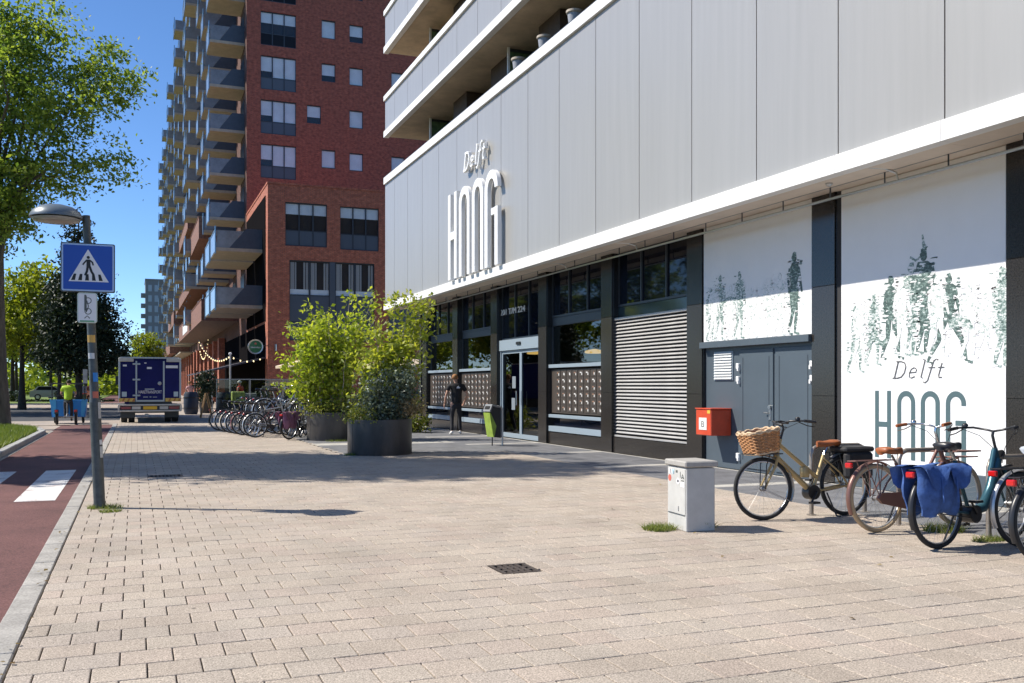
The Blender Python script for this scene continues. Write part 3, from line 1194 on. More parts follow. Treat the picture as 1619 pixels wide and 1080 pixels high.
# lobby lamps
M_lampy = mat('lamp_shade_glow', (1.0, 0.55, 0.16), 0.5, emit=2.6)
for (y, x, z) in ((24.9, 12.5, 2.50), (29.55, 12.6, 2.62)):
    t = thing('pendant_lamp', {24.9: 'yellow disc pendant lamp seen through the mailbox window', 29.55: 'yellow disc pendant lamp seen through the glass entrance door'}[y], 'lamp', (x, y, z), group='lobby pendant lamps')
    mb = MB(); mb.lathe([(0.02, 0.08), (0.26, 0.03), (0.3, -0.02), (0.26, -0.05), (0.02, -0.06)], 20, (x, y, z)); mb.build('lamp_shade', M_lampy, t)
    mb = MB(); mb.tube([(x, y, z + 0.07), (x, y, 4.5)], 0.006, 5); mb.build('cable', M_frame, t)

# cable pipe hung under the soffit
pipe = thing('conduit_pipe', 'thin steel conduit hung under the soffit along the whole facade', 'pipe', (9.5, 20, 4.2))
mb = MB(); mb.tube([(9.5, 3, 4.245), (9.5, 33.5, 4.245)], 0.02, 6); mb.build('tube', M_steel, pipe)
mb = MB(); mb.tube([(9.56, 3, 4.43), (9.56, 33.5, 4.43)], 0.008, 5); mb.build('cable', M_metal, pipe)
for k in range(28):
    y = 3.6 + k * 1.09
    mb = MB(); mb.tube([(9.5, y, 4.25), (9.5, y, 4.45)], 0.011, 5); mb.build('hanger', M_frame, pipe)
for y in (20.4, 9.9, 17.0, 29.5):
    mb = MB(); mb.tube([(9.5, y, 4.26), (9.47, y, 4.35), (9.3, y + 0.02, 4.40), (9.05, y + 0.05, 4.40)], 0.016, 6); mb.build('spot_arm', M_steel, pipe)
mb = MB(); mb.lathe([(0.05, 0), (0.05, -0.02), (0.02, -0.05)], 12, (9.2, 10.9, 4.39)); o = mb.build('sprinkler', M_steel); o['label'] = 'small round sprinkler head on the soffit near the large poster'; o['category'] = 'sprinkler'

# pots standing on the first-floor coping
M_pot = mat('grey_pot', (0.33, 0.34, 0.37), 0.5)
M_potrim = mat('pot_rim', (0.45, 0.38, 0.30), 0.6)
for y, lb in ((19.33, 'grey planter pot hooked on the parapet, nearest the camera'), (21.01, 'planter pot with brown rim on the parapet before a brown pier'), (22.68, 'small pale planter pot on the parapet before the green screen')):
    t = thing('flower_pot', lb, 'pot', (9.2, y, 9.47), group='pots on the parapet')
    mb = MB(); mb.lathe([(0.11, 0), (0.16, 0.42), (0.12, 0.42), (0.1, 0.3)], 16, (9.2, y, 9.465)); mb.build('pot', M_pot, t)
    mb = MB(); mb.lathe([(0.165, 0.40), (0.19, 0.42), (0.19, 0.47), (0.13, 0.47)], 16, (9.2, y, 9.465), cap=False); mb.build('rim', M_potrim, t)

# raised letters
M_letter = mat('white_letter', (0.86, 0.86, 0.86), 0.4)
def PX(x0, yo, zo):
    return lambda u, v, d: (x0 + d, yo - u, zo + v)
sign = thing('building_sign', 'tall white raised HOOG letters standing on the panelled facade', 'sign', (8.8, 25, 4.66))
Hh, sw = 2.53, 0.225
def glyph_H(mb, P, w, h, s, d0, d1):
    for q in ((0, 0, s, h), (w - s, 0, w, h), (s, h * 0.46, w - s, h * 0.46 + s)):
        mb.prism([(q[0], q[1]), (q[2], q[1]), (q[2], q[3]), (q[0], q[3])], P, d0, d1)
# the tall narrow O's of the sign are open below, like arches
def glyph_A(mb, P, w, h, s, d0, d1):
    r = (w - s) / 2
    c = [(s / 2, 0)] + arc(w / 2, h - s / 2 - r, r, 180, 0, 14) + [(w - s / 2, 0)]
    mb.stroke(c, s, P, d0, d1)
def glyph_G2(mb, P, w, h, s, d0, d1):
    r = (w - s) / 2
    c = [(w - s / 2, h * 0.80)] + arc(w / 2, h - s / 2 - r, r, 0, 180, 14) + [(s / 2, 0)]
    mb.stroke(c, s, P, d0, d1)
    mb.prism([(w - s, 0), (w, 0), (w, h * 0.60), (w - s, h * 0.60)], P, d0, d1)
    mb.prism([(w * 0.48, h * 0.53), (w - s, h * 0.53), (w - s, h * 0.60), (w * 0.48, h * 0.60)], P, d0 + 0.1 * (d1 - d0), d1 - 0.1 * (d1 - d0))
for fn, u, w in ((glyph_H, 27.05, 0.80), (glyph_A, 26.03, 0.92), (glyph_A, 24.9, 0.90), (glyph_G2, 23.87, 0.98)):
    mb = MB(); fn(mb, PX(8.70, u, 4.645), w, Hh, sw, 0.0, 0.11)
    mb.build('letter', M_letter, sign, smooth=40)
# italic "Delft"
GL = {'D': [([(0.10, 0), (0.10, 1.0)], .13), ([(0.0, 0.98), (0.25, 0.98), (0.45, 0.9), (0.56, 0.68), (0.56, 0.34), (0.45, 0.1), (0.25, 0.03), (0.0, 0.03)], .10)],
      'e': [([(0.04, 0.33), (0.36, 0.36), (0.37, 0.48), (0.30, 0.58), (0.20, 0.61), (0.09, 0.52), (0.05, 0.30), (0.08, 0.10), (0.2, 0.03), (0.36, 0.12)], .085)],
      'l': [([(0.02, 1.05), (0.12, 1.05), (0.12, 0.06), (0.22, 0.03)], .10)],
      'f': [([(0.40, 1.02), (0.30, 1.06), (0.20, 0.96), (0.17, 0.6), (0.13, -0.12), (0.02, -0.24), (-0.08, -0.18)], .09), ([(0.02, 0.60), (0.34, 0.60)], .08)],
      't': [([(0.14, 0.84), (0.12, 0.2), (0.16, 0.05), (0.3, 0.06)], .09), ([(0.0, 0.60), (0.30, 0.60)], .08)]}
ADV = {'D': 0.78, 'e': 0.56, 'l': 0.36, 'f': 0.48, 't': 0.4}
def delft(P, h, wk, d0, d1, m, parent, shear=0.2, name='letter', bold=1.0):
    u = 0
    for ch in 'Delft':
        mb = MB()
        for pts, w in GL[ch]:
            mb.stroke([((u + x + y * shear) * h * wk, y * h) for x, y in pts], w * h * bold, P, d0, d1)
            d1 += 0.0001; d0 -= 0.0001
        mb.build(name, m, parent, smooth=0)
        u += ADV[ch]
sign2 = thing('building_sign', 'small white italic Delft lettering above the tall letters', 'sign', (8.8, 24.8, 7.6))
delft(PX(8.74, 25.78, 7.62), 0.5, 1.40, 0.0, 0.09, M_letter, sign2, shear=0.22, bold=1.25)

# posters
M_paper = mat('white_poster', (0.80, 0.79, 0.78), 0.55, var=0.02, vscale=2)
def print_mat(name, lo, hi, sc):
    m = bpy.data.materials.new(name); m.use_nodes = True
    n = m.node_tree; b = n.nodes['Principled BSDF']; b.inputs['Roughness'].default_value = 0.55
    g = n.nodes.new('ShaderNodeNewGeometry')
    mp = n.nodes.new('ShaderNodeMapping'); mp.inputs['Scale'].default_value = (1, 1.0, 1.9)
    n.links.new(g.outputs['Position'], mp.inputs[0])
    no = n.nodes.new('ShaderNodeTexNoise'); no.inputs['Scale'].default_value = sc; no.inputs['Detail'].default_value = 10; no.inputs['Roughness'].default_value = 0.8
    n.links.new(mp.outputs[0], no.inputs['Vector'])
    r = n.nodes.new('ShaderNodeValToRGB')
    r.color_ramp.elements[0].position = lo; r.color_ramp.elements[0].color = (0.06, 0.095, 0.085, 1)
    r.color_ramp.elements[1].position = hi; r.color_ramp.elements[1].color = (0.80, 0.79, 0.78, 1)
    e = r.color_ramp.elements.new(lo + (hi - lo) * 0.45); e.color = (0.22, 0.32, 0.285, 1)
    n.links.new(no.outputs['Fac'], r.inputs[0]); n.links.new(r.outputs[0], b.inputs['Base Color'])
    return m
M_fig = print_mat('green_print', 0.42, 0.58, 17)
M_figp = print_mat('faint_print', 0.30, 0.50, 15)
M_figd = print_mat('dense_print', 0.49, 0.66, 17)
M_teal = mat('teal_print', (0.075, 0.125, 0.135), 0.55)
M_greyp = mat('grey_print', (0.09, 0.09, 0.09), 0.55)

FIGN = [0]

def figure(parent, P, u, v, h, m, lean=0.0, stride=0.25, bulk=1.0, dep=0.0, head=True, arms=True):
    """a walking silhouette with ragged edges, feet at (u, v), h high"""
    dep += FIGN[0] * 0.00037
    FIGN[0] += 1
    q = lambda x, y: (u + (x + lean * y) * h, v + y * h)
    j = lambda s=0.02: random.uniform(-s, s)
    mb = MB()
    if head:
        mb.prism([q(0.045 * math.cos(a) + j(.008), 0.93 + 0.06 * math.sin(a) + j(.008)) for a in np.linspace(0, 2 * math.pi, 15)[:-1]], P, -dep - 0.0010, 0)
    n = 12
    prof = [(0.05, 0.87), (0.10, 0.84), (0.125, 0.78), (0.12, 0.70), (0.10, 0.62), (0.105, 0.54), (0.11, 0.46)]
    left = [q(-x * bulk + j(), y + j(.006)) for x, y in prof]; right = [q(x * bulk + j(), y + j(.006)) for x, y in reversed(prof)]
    mb.prism(left + right, P, -dep - 0.0009, 0)
    for sgn in (-1, 1):
        pts = [q(0.04 * sgn, 0.50), q(stride * 0.45 * sgn + j(.01), 0.36), q(stride * 0.6 * sgn + 0.02, 0.25), q(stride * 0.85 * sgn - 0.015, 0.12), q(stride * sgn - 0.03, 0.02), q(stride * sgn + 0.05, 0.0)]
        mb.stroke(pts, [0.095 * h * bulk ** .5, 0.085 * h, 0.06 * h, 0.055 * h, 0.035 * h, 0.03 * h], P, -dep - 0.0008 - 0.00004 * sgn, 0)
        if arms:
            mb.stroke([q(0.10 * sgn * bulk, 0.80), q(0.145 * sgn * bulk, 0.66 + j(.02)), q(0.16 * sgn * bulk + 0.03, 0.50)], [0.055 * h, 0.045 * h, 0.03 * h], P, -dep - 0.0006 - 0.00004 * sgn, 0)
    o = mb.build('printed_figure', m, parent, smooth=0)
    for k, mm in ((46, M_paper), (26, m)):          # ragged flecks: the print is torn by streaks of blank paper
        mb = MB()
        for _ in range(k):
            y = random.uniform(0.0, 0.98) if mm is M_paper else random.uniform(0.3, 0.95)
            w = (0.15 * bulk if y > 0.45 else stride + 0.05)
            x = random.choice((-1, 1)) * w * random.uniform(0.55, 1.15)
            a, b = random.uniform(0.015, 0.05), random.uniform(0.004, 0.014)
            d = -0.0013 if mm is M_paper else -0.0016
            mb.prism([q(x - a, y - b * random.random()), q(x + a * random.random(), y - b), q(x + a, y + b * random.random()), q(x - a * random.random(), y + b)], P, d - dep, d + 0.0001 - dep)
        mb.build('printed_flecks', mm, parent, smooth=0, stuff=True)
    return o

po1 = thing('poster', 'wide white poster with dark walking figures above the grey service doors', 'poster', (9.98, 13.8, 2.33))
mb = MB(); mb.box(9.98, 9.998, 12.22, 15.3, 2.325, 4.465); mb.build('sheet', M_paper, po1, smooth=0)
P1 = PX(9.979, 15.3, 0)
for (u, v, h, m, st, bk) in ((0.22, 2.34, 1.0, M_fig, 0.10, 1.0), (0.52, 2.34, 1.2, M_fig, 0.10, 0.9), (1.12, 2.34, 1.2, M_fig, 0.09, 0.85), (2.0, 2.34, 1.0, M_figp, 0.10, 1.3), (2.62, 2.34, 1.35, M_figd, 0.06, 0.75), (0.32, 2.34, 1.05, M_figp, 0.1, 1.0), (0.85, 2.34, 1.0, M_figp, 0.1, 1.2), (1.5, 2.34, 0.9, M_figp, 0.12, 1.2), (2.25, 2.34, 1.05, M_figp, 0.1, 1.2)):
    figure(po1, P1, u, v, h, m, 0.02, st, bk)
mb = MB(); mb.stroke([(0.60, 3.02), (0.85, 3.08), (1.08, 3.04)], 0.07, P1, -0.0050, 0); mb.build('printed_figure', M_fig, po1, smooth=0)
mb = MB(); mb.prism([(0.95, 2.33), (1.15, 3.0), (2.9, 2.9), (2.9, 2.6), (1.7, 2.45)], P1, -0.0012, 0); mb.build('printed_wash', print_mat('pale_wash', 0.25, 0.44, 5), po1, smooth=0)

po2 = thing('poster', 'tall white poster with walking figures and large HOOG lettering behind the bicycles', 'poster', (9.98, 10.1, 0.36))
mb = MB(); mb.box(9.98, 9.998, 8.62, 11.55, 0.362, 4.465); mb.build('sheet', M_paper, po2, smooth=0)
P2 = PX(9.979, 11.55, 0)
FIGN[0] = 0
for (u, v, h, m, st, bk, ln) in ((0.30, 1.70, 1.0, M_fig, 0.14, 0.45, 0), (0.66, 1.80, 1.05, M_fig, 0.12, 0.6, 0.03), (1.04, 1.88, 1.2, M_figd, 0.14, 0.72, -0.02),
                                 (1.40, 1.92, 1.3, M_fig, 0.05, 1.0, 0.0), (1.62, 1.94, 1.45, M_figd, 0.05, 0.95, 0.0), (2.05, 1.80, 1.2, M_figd, 0.27, 0.85, 0.0), (2.88, 1.74, 1.25, M_fig, 0.06, 0.75, 0.0), (2.62, 1.95, 0.75, M_figp, 0.08, 1.2, 0), (0.40, 1.86, 0.95, M_figp, 0.12, 0.9, 0), (1.22, 1.95, 1.05, M_figp, 0.1, 0.9, 0), (1.86, 1.9, 1.1, M_figp, 0.12, 0.9, 0), (2.38, 1.86, 0.95, M_figp, 0.1, 1.0, 0)):
    figure(po2, P2, u, v, h, m, ln, st, bk)
mb = MB()
mb.stroke([(1.60, 3.56), (1.62, 3.42), (1.66, 3.36)], [0.02, 0.05, 0.09], P2, -0.00500, 0)
mb.stroke([(1.38, 3.28), (1.48, 3.22), (1.56, 3.26)], 0.03, P2, -0.00505, 0)
mb.stroke([(0.56, 2.08), (0.70, 2.2), (0.85, 2.1), (0.95, 2.16)], 0.08, P2, -0.00510, 0)
mb.stroke([(2.05, 2.30), (2.2, 2.34), (2.36, 2.30), (2.4, 2.22)], 0.12, P2, -0.00515, 0)
mb.build('printed_flecks', M_fig, po2, smooth=0, stuff=True)
delft(PX(9.9735, 10.50, 1.60), 0.245, 1.45, -0.0002, 0.0002, M_greyp, po2, shear=0.22, name='printed_letter', bold=0.62)
P3 = lambda yo: PX(9.976, yo, 0.47)
for fn, yo, w in ((glyph_H, 10.84, 0.31), (glyph_A, 10.41, 0.33), (glyph_A, 9.98, 0.33), (glyph_G2, 9.55, 0.33)):
    mb = MB(); fn(mb, P3(yo), w, 0.96, 0.074, 0.0, 0.002); mb.build('printed_letter', M_teal, po2, smooth=40)

# red box on the pier
M_redb = mat('red_paint', (0.62, 0.075, 0.03), 0.35, coat=0.2, var=0.12, vscale=6)
rb = thing('fire_box', 'red metal wall box with a small white label beside the roller shutter', 'box', (9.8, 14.75, 0.6))
mb = MB(); mb.box(9.6, 10.037, 14.49, 14.98, 0.60, 1.07, bev=0.012); mb.build('cabinet', M_redb, rb)
mb = MB(); mb.box(9.585, 10.036, 14.475, 14.995, 1.072, 1.094, bev=0.006); mb.build('lid', M_redb, rb)
mb = MB(); mb.box(9.594, 9.599, 14.62, 14.87, 0.70, 0.92); lb = mb.build('label_plate', M_mailpl, rb, smooth=0)
vs, fs = text_geo('B', 0.2)
mb = MB(); mb.add([(9.593 - v[2], 14.805 - v[0], 0.75 + v[1] * 0.8) for v in vs], fs); mb.build('label_mark', M_greyp, lb, smooth=0)
mb = MB(); mb.box(9.594, 9.599, 14.51, 14.60, 1.00, 1.06); mb.build('yellow_sticker', mat('yellow_sticker', (0.75, 0.45, 0.06), 0.5), rb, smooth=0)
# ------------------------------------------------------------------ red brick building
M_brick = brick_mat('red_brick', (0.44, 0.115, 0.068), (0.30, 0.075, 0.045), (0.14, 0.085, 0.07))
M_brickl = brick_mat('orange_brick', (0.54, 0.16, 0.082), (0.40, 0.105, 0.055), (0.17, 0.10, 0.08))
M_bframe = mat('navy_frame', (0.035, 0.045, 0.06), 0.5)
M_bpanel = mat('navy_panel', (0.075, 0.095, 0.125), 0.4)
M_blind = mat('window_blind', (0.86, 0.88, 0.90), 0.8, var=0.1, vscale=1.2)
M_wglass = glass_mat('window_glass', (0.92, 0.95, 0.97), 0.9)
M_curt = mat('curtain_cloth', (0.42, 0.41, 0.40), 0.9)
M_side_shade = mat('slate_shade', (0.055, 0.075, 0.105), 0.5, var=0.15, vscale=3)
M_rail = mat('blue_rail', (0.17, 0.31, 0.45), 0.35, 0.3)
M_balg = mat('balcony_glass', (0.21, 0.23, 0.25), 0.15, 0.0, 0.5, var=0.3, vscale=1.1)
M_slabc = mat('balcony_beige', (0.44, 0.385, 0.30), 0.85, var=0.15, vscale=2)
M_darkw = mat('dark_window', (0.012, 0.013, 0.017), 0.3, 0.0, 0.15)
M_bcore = mat('brick_core', (0.03, 0.026, 0.025), 0.9)

M_shop_shade = mat('shopfront_and_wall_shade', (0.012, 0.011, 0.012), 0.9, 0.0, 0.0)
M_brickb = brick_mat('brown_brick', (0.27, 0.125, 0.088), (0.20, 0.085, 0.06), (0.16, 0.11, 0.09))
M_brick_shade = brick_mat('shaded_brick', (0.13, 0.045, 0.03), (0.085, 0.03, 0.022), (0.09, 0.06, 0.05))  # darker copy of the red brick, balcony shade put into the colour
brick = thing('brick_building', 'tall dark red brick apartment block with rows of balconies along the street', 'building', (7.3, 57.4, 0))
YB, YT = 57.4, 68.8
PB = lambda u, v, d: (u, YB + d, v)
PT = lambda u, v, d: (u, YT + d, v)
low_holes = [(8.32, 10.80, 9.85, 12.44), (11.6, 13.99, 9.78, 12.42), (8.56, 13.72, 4.2, 9.0), (14.9, 17.3, 9.8, 12.42), (14.6, 19.2, 4.2, 9.0)]
mb = MB(); wall_holes(mb, PB, 7.3, 20, 0, 13.45, low_holes, 0.18)
mb.quad((7.3, YB, 0), (7.3, YT, 0), (7.3, YT, 13.45), (7.3, YB, 13.45))
mb.build('brick_wall', M_brickl, brick, smooth=0)
mb = MB(); mb.box(7.26, 20.04, YB - 0.04, YT, 13.452, 13.56); mb.build('roof_coping', M_brickl, brick, smooth=0)
mb = MB(); mb.box(7.32, 19.9, YB + 0.19, YT, 0, 13.3); mb.box(7.34, 24, YT + 0.19, 194.9, 0, 42.8); mb.build('inner_wall', M_bcore, brick, smooth=0)

tower_holes = []
wins = []
ST = 3.13
for k in range(9):
    zt = 24.88 + ST * (k - 2)
    if zt < 15.5:
        continue
    wins.append((8.26, 10.73, zt - 2.4, zt, 3))
    sx = 11.5 if k == 1 else 12.55
    wins.append((sx, sx + 1.0, zt - 1.36, zt - 0.03, 1))
    wins.append((14.58, 15.58, zt - 1.4, zt - 0.09, 1))
    wins.append((17.72, 18.72, zt - 1.4, zt - 0.07, 1))
mb = MB(); wall_holes(mb, PT, 7.3, 24, 0, 43, [w[:4] for w in wins], 0.18)
mb.build('brick_wall', M_brick, brick, smooth=0)
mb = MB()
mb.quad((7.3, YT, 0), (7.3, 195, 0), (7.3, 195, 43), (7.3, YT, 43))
mb.build('street_wall', M_brick_shade, brick, smooth=0)
mb = MB(); mb.box(7.25, 24.1, YT - 0.04, 195, 43.01, 43.2); mb.build('roof_coping', M_brick, brick, smooth=0)
mb = MB(); mb.box(7.5, 24, 195, 195.3, 0, 43); mb.build('end_wall', M_brick, brick, smooth=0)

def bwin(P, a, b, c, d, n, mode):
    mb = MB()
    t = 0.07
    q = lambda u0, u1, v0, v1, d0, d1: mb.prism([(u0, v0), (u1, v0), (u1, v1), (u0, v1)], P, d0, d1)
    q(a, b, c, c + t, 0.08, 0.15); q(a, b, d - t, d, 0.08, 0.15)
    for k in range(n + 1):
        u = a + (b - a) * k / n
        q(max(a, u - t / 2), min(b, u + t / 2), c + t + .001, d - t - .001, 0.081, 0.15)
    split = c + (d - c) * (0.36 if n > 1 else 0.0)
    w = mb.build('window', M_bframe, brick, smooth=0)
    for k in range(n):
        u0 = a + (b - a) * k / n + t / 2; u1 = a + (b - a) * (k + 1) / n - t / 2
        if n > 1:
            m2 = MB(); m2.prism([(u0, c + t), (u1, c + t), (u1, split - 0.03), (u0, split - 0.03)], P, 0.10, 0.14); m2.build('spandrel_panel', M_bpanel if mode != 'g' else M_darkw, w, smooth=0)
            m2 = MB(); m2.prism([(u0, split - 0.028), (u1, split - 0.028), (u1, split + 0.03), (u0, split + 0.03)], P, 0.085, 0.14); m2.build('transom', M_bframe, w, smooth=0)
        lo = split + 0.031 if n > 1 else c + t
        m2 = MB(); m2.prism([(u0, lo), (u1, lo), (u1, d - t), (u0, d - t)], P, 0.11, 0.12); m2.build('pane', M_wglass, w, smooth=0)
        if mode in 'bg':
            drop = random.choice([0.0, 0.0, 0.1, 0.35]) if n == 1 else (random.choice([0.02, 0.02, 0.02, 0.3]) if mode == 'b' else 0.5)
            z0 = lo + (d - t - lo) * drop
            m2 = MB(); m2.prism([(u0, z0), (u1, z0), (u1, d - t), (u0, d - t)], P, 0.15, 0.16); m2.build('blind', M_blind, w, smooth=0)
        if mode == 'h':
            m2 = MB(); m2.prism([(u0, d - t - 0.62), (u1, d - t - 0.62), (u1, d - t), (u0, d - t)], P, 0.15, 0.16); m2.build('blind', M_blind, w, smooth=0)
for i, (a, b, c, d, n) in enumerate(wins):
    bwin(PT, a, b, c, d, n, 'g' if (n == 3 and c > 24) else 'b')
for a, b, c, d in (low_holes[0], low_holes[1], low_holes[3]):
    bwin(PB, a, b, c, d, 3, 'h')
# tall glazed group below
for (a, b) in ((8.56, 10.98), (11.3, 13.72), (14.6, 19.2)):
    mb = MB()
    q = lambda u0, u1, v0, v1, d0, d1: mb.prism([(u0, v0), (u1, v0), (u1, v1), (u0, v1)], PB, d0, d1)
    for k in range(3):
        u = a + (b - a) * k / 2
        q(max(a, u - .05), min(b, u + .05), 4.2, 9.0, 0.08, 0.15)
    for z in (4.2, 5.3, 6.9, 8.94):
        q(a, b, z, z + 0.06, 0.083, 0.149)
    w = mb.build('window', M_bframe, brick, smooth=0)
    for k in range(2):
        u0 = a + (b - a) * k / 2 + .05; u1 = a + (b - a) * (k + 1) / 2 - .05
        m2 = MB(); m2.prism([(u0, 6.96), (u1, 6.96), (u1, 8.94), (u0, 8.94)], PB, 0.11, 0.12); m2.build('pane', M_wglass, w, smooth=0)
        for ca, cw in ((0.03, 0.2), (0.26, 0.08), (0.72, 0.1), (0.86, 0.12)):
            ua = u0 + (u1 - u0) * ca; ub = ua + (u1 - u0) * cw
            m2 = MB(); m2.prism([(ua, 7.0), (ub, 7.0), (ub, 8.9), (ua, 8.9)], PB, 0.152, 0.165); m2.build('curtain', M_curt, w, smooth=0)
        m2 = MB(); m2.prism([(u0, 6.96), (u1, 6.96), (u1, 7.28), (u0, 7.28)], PB, 0.15, 0.16); m2.build('sill_board', M_blind, w, smooth=0)
        m2 = MB(); m2.prism([(u0, 5.36), (u1, 5.36), (u1, 6.9), (u0, 6.9)], PB, 0.10, 0.13); m2.build('spandrel_panel', M_bpanel, w, smooth=0)
        m2 = MB(); m2.prism([(u0, 4.26), (u1, 4.26), (u1, 5.3), (u0, 5.3)], PB, 0.10, 0.13); m2.build('spandrel_panel', M_bpanel, w, smooth=0)
mb = MB(); mb.prism([(10.98, 4.2), (11.3, 4.2), (11.3, 9.0), (10.98, 9.0)], PB, 0.05, 0.15); mb.build('mullion_panel', M_bpanel, brick, smooth=0)
mb = MB(); mb.lathe([(0.06, 0), (0.06, 0.4)], 10, (7.75, 57.3, 3.55)); mb.build('wall_lamp', M_steel, brick)

# balconies: one pattern, copied with its sub-parts
def make_balcony(depth, length, loc):
    b = MB(); b.box(-depth, -0.005, 0, length, 0, 0.2)
    b = b.build('balcony', M_slabc, brick, smooth=0, world=False)
    b.location = loc
    pf = lambda u, v, d: (u, 0.03 + d, v)
    m = MB(); m.prism([(-0.01, 0.21), (-depth * 0.72, 0.21), (-depth * 0.36, 1.42), (-0.01, 1.42)], pf, 0, 0.04); m.build('shaded_side_screen', M_side_shade, b, smooth=0, world=False)  # slanted edge is a shadow line, built as a dark solid panel
    m = MB(); m.prism([(-depth * 0.72 - .01, 0.21), (-depth + .04, 0.21), (-depth + .04, 1.25), (-depth * 0.41 - .01, 1.25)], pf, 0.01, 0.025); m.build('side_pane', M_balg, b, smooth=0, world=False)
    m = MB()
    m.box(-depth - 0.06, -depth - 0.005, -0.02, 0.10, -0.15, 1.5); m.box(-depth - 0.06, -depth - 0.005, 0.22, 0.30, -0.15, 1.5)
    m.box(-depth - 0.05, -depth - 0.005, length - 0.08, length, -0.1, 1.35); m.box(-depth - 0.055, -depth, 0.301, length - 0.081, 1.27, 1.32)
    m.build('railing', M_rail, b, smooth=0, world=False)
    m = MB(); m.box(-depth - 0.03, -depth - 0.01, 0.302, length - 0.082, 0.05, 1.26); m.build('front_pane', M_balg, b, smooth=0, world=False)
    m = MB(); m.box(-0.03, 0.004, 0.25, length - 0.2, 0.22, 2.55); m.build('balcony_door', M_darkw, b, smooth=0, world=False)
    return b
base = Vector((7.3, 57.4, 0))
rb_ = random.Random(11)
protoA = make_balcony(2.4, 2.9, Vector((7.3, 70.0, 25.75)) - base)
count = 0
for c in range(20):
    y = 70.0 + 6.15 * c
    for f in range(-6, 6):
        z = 25.75 + ST * f
        if c == 0 and f == 0:
            continue
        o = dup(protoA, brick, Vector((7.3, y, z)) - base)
        if c % 4 == 3:
            o.scale = (1.3, 1.0, 1.0)
        if c % 2 and c > 0:
            o.location.z += 0.0
        count += 1
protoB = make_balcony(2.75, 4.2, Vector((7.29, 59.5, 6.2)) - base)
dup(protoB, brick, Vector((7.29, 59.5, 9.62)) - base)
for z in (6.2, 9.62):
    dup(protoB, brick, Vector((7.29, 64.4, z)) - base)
# things on balconies
ORD = ['first', 'second', 'third', 'fourth', 'fifth', 'sixth', 'seventh', 'eighth', 'ninth', 'tenth', 'eleventh', 'twelfth']
M_terra = mat('terracotta', (0.55, 0.24, 0.15), 0.7)
M_bleaf = leaf_mat('balcony_leaf', (0.05, 0.10, 0.02), (0.16, 0.20, 0.05))
rgb = np.random.default_rng(21)
for c in range(0, 12):
    for f in range(-5, 5):
        if rb_.random() < (0.75 if c < 3 else 0.5):
            y = 70.0 + 6.15 * c + rb_.uniform(0.3, 2.2); z = 25.75 + ST * f + 0.21; x = 7.3 - rb_.choice([0.45, 0.5, 2.0, 2.1])
            t = thing('potted_plant', 'potted plant on the brick tower, %s balcony row up, %s column from the corner' % (ORD[f + 5], ORD[c]), 'plant', (x, y, z), group='balcony plants')
            m = MB(); m.lathe([(0.13, 0), (0.2, 0.36), (0.17, 0.36), (0.15, 0.3)], 8, (x, y, z)); m.build('pot', M_terra, t)
            pts, _ = ell_pts(rgb, [(x, y, z + 0.75, 0.3, 0.3, 0.45)], 60, 10, 0.1)
            link('foliage', leaves_mesh('foliage', pts - np.array([x, y, z]), 0.22, M_bleaf, rgb), t)
# long brick parapets between the balconies
def parapet(y0, y1, z0, z1, m=M_brickb, sgn=False):
    b = MB(); b.box(4.62, 4.80, y0, y1, z0, z1); b.box(4.801, 7.29, y0, y0 + 0.18, z0, z1); b.box(4.801, 7.28, y0 + 0.181, y1, z0, z0 + 0.2)
    b = b.build('brick_parapet', m, brick, smooth=0)
    m2 = MB(); m2.box(4.58, 4.84, y0 - 0.02, y1, z1 + 0.001, z1 + 0.06); m2.build('coping', M_brickb, b, smooth=0)
    if sgn:
        m2 = MB(); m2.box(4.60, 4.617, y0 + 20, y0 + 29, z0 + 0.3, z1 - 0.35); m2.build('white_panel', M_white, b, smooth=0)
parapet(74.4, 114, 6.37, 7.95, sgn=True)
parapet(88.8, 121.8, 10.08, 11.25)
parapet(94.2, 112.5, 16.3, 17.5)
parapet(77.4, 90.9, 12.95, 14.6)
parapet(128.6, 149, 9.3, 11.0)
parapet(143, 170, 6.1, 7.7)
# ground floor: dark glazing and brick piers
mb = MB(); mb.box(7.22, 7.296, YB + 1.2, 190, 0.0, 5.2); mb.build('shopfront', M_shop_shade, brick, smooth=0)
mb = MB(); mb.box(7.25, 7.297, YB + 0.9, YT - 0.3, 5.4, 12.9); mb.build('wall_shade_sheet', M_shop_shade, brick, smooth=0)  # dark sheet over the brick, standing in for shade below the balconies
for k in range(20):
    y = 60.5 + 6.15 * k
    if k < 4:
        continue
    mb = MB(); mb.box(6.72, 7.215, y, y + 1.5, 0, 5.6); mb.build('brick_pier', M_brickl, brick, smooth=0)
mb = MB(); mb.box(5.4, 7.21, 128, 190, 5.72, 5.86); mb.build('canopy', M_slabc, brick, smooth=0)

# far grey tower at the end of the street
M_ftower = mat('grey_cladding', (0.17, 0.185, 0.215), 0.7, var=0.1, vscale=0.3)
M_fwin = mat('tower_window', (0.30, 0.38, 0.47), 0.15)
ft = thing('office_tower', 'distant grey tower block with a grid of pale windows at the end of the street', 'building', (6, 300, 0))
mb = MB(); mb.box(2.95, 16, 300, 316, 0, 32.7); mb.build('wall', M_ftower, ft, smooth=0)
for r in range(9):
    for c in range(4):
        mb = MB(); x = 3.7 + c * 1.75; z = 5.0 + r * 3.05
        mb.box(x, x + 1.0, 299.93, 299.99, z, z + 1.9); mb.build('window', M_fwin, ft, smooth=0)
for r in range(7):
    mb = MB(); z = 9.5 + r * 3.05
    mb.box(1.7, 2.94, 301, 305, z, z + 1.1); mb.build('balcony', M_ftower, ft, smooth=0)
mb = MB(); mb.box(2.8, 16.1, 299.85, 316, 32.71, 33.1); mb.build('roof', M_ftower, ft, smooth=0)

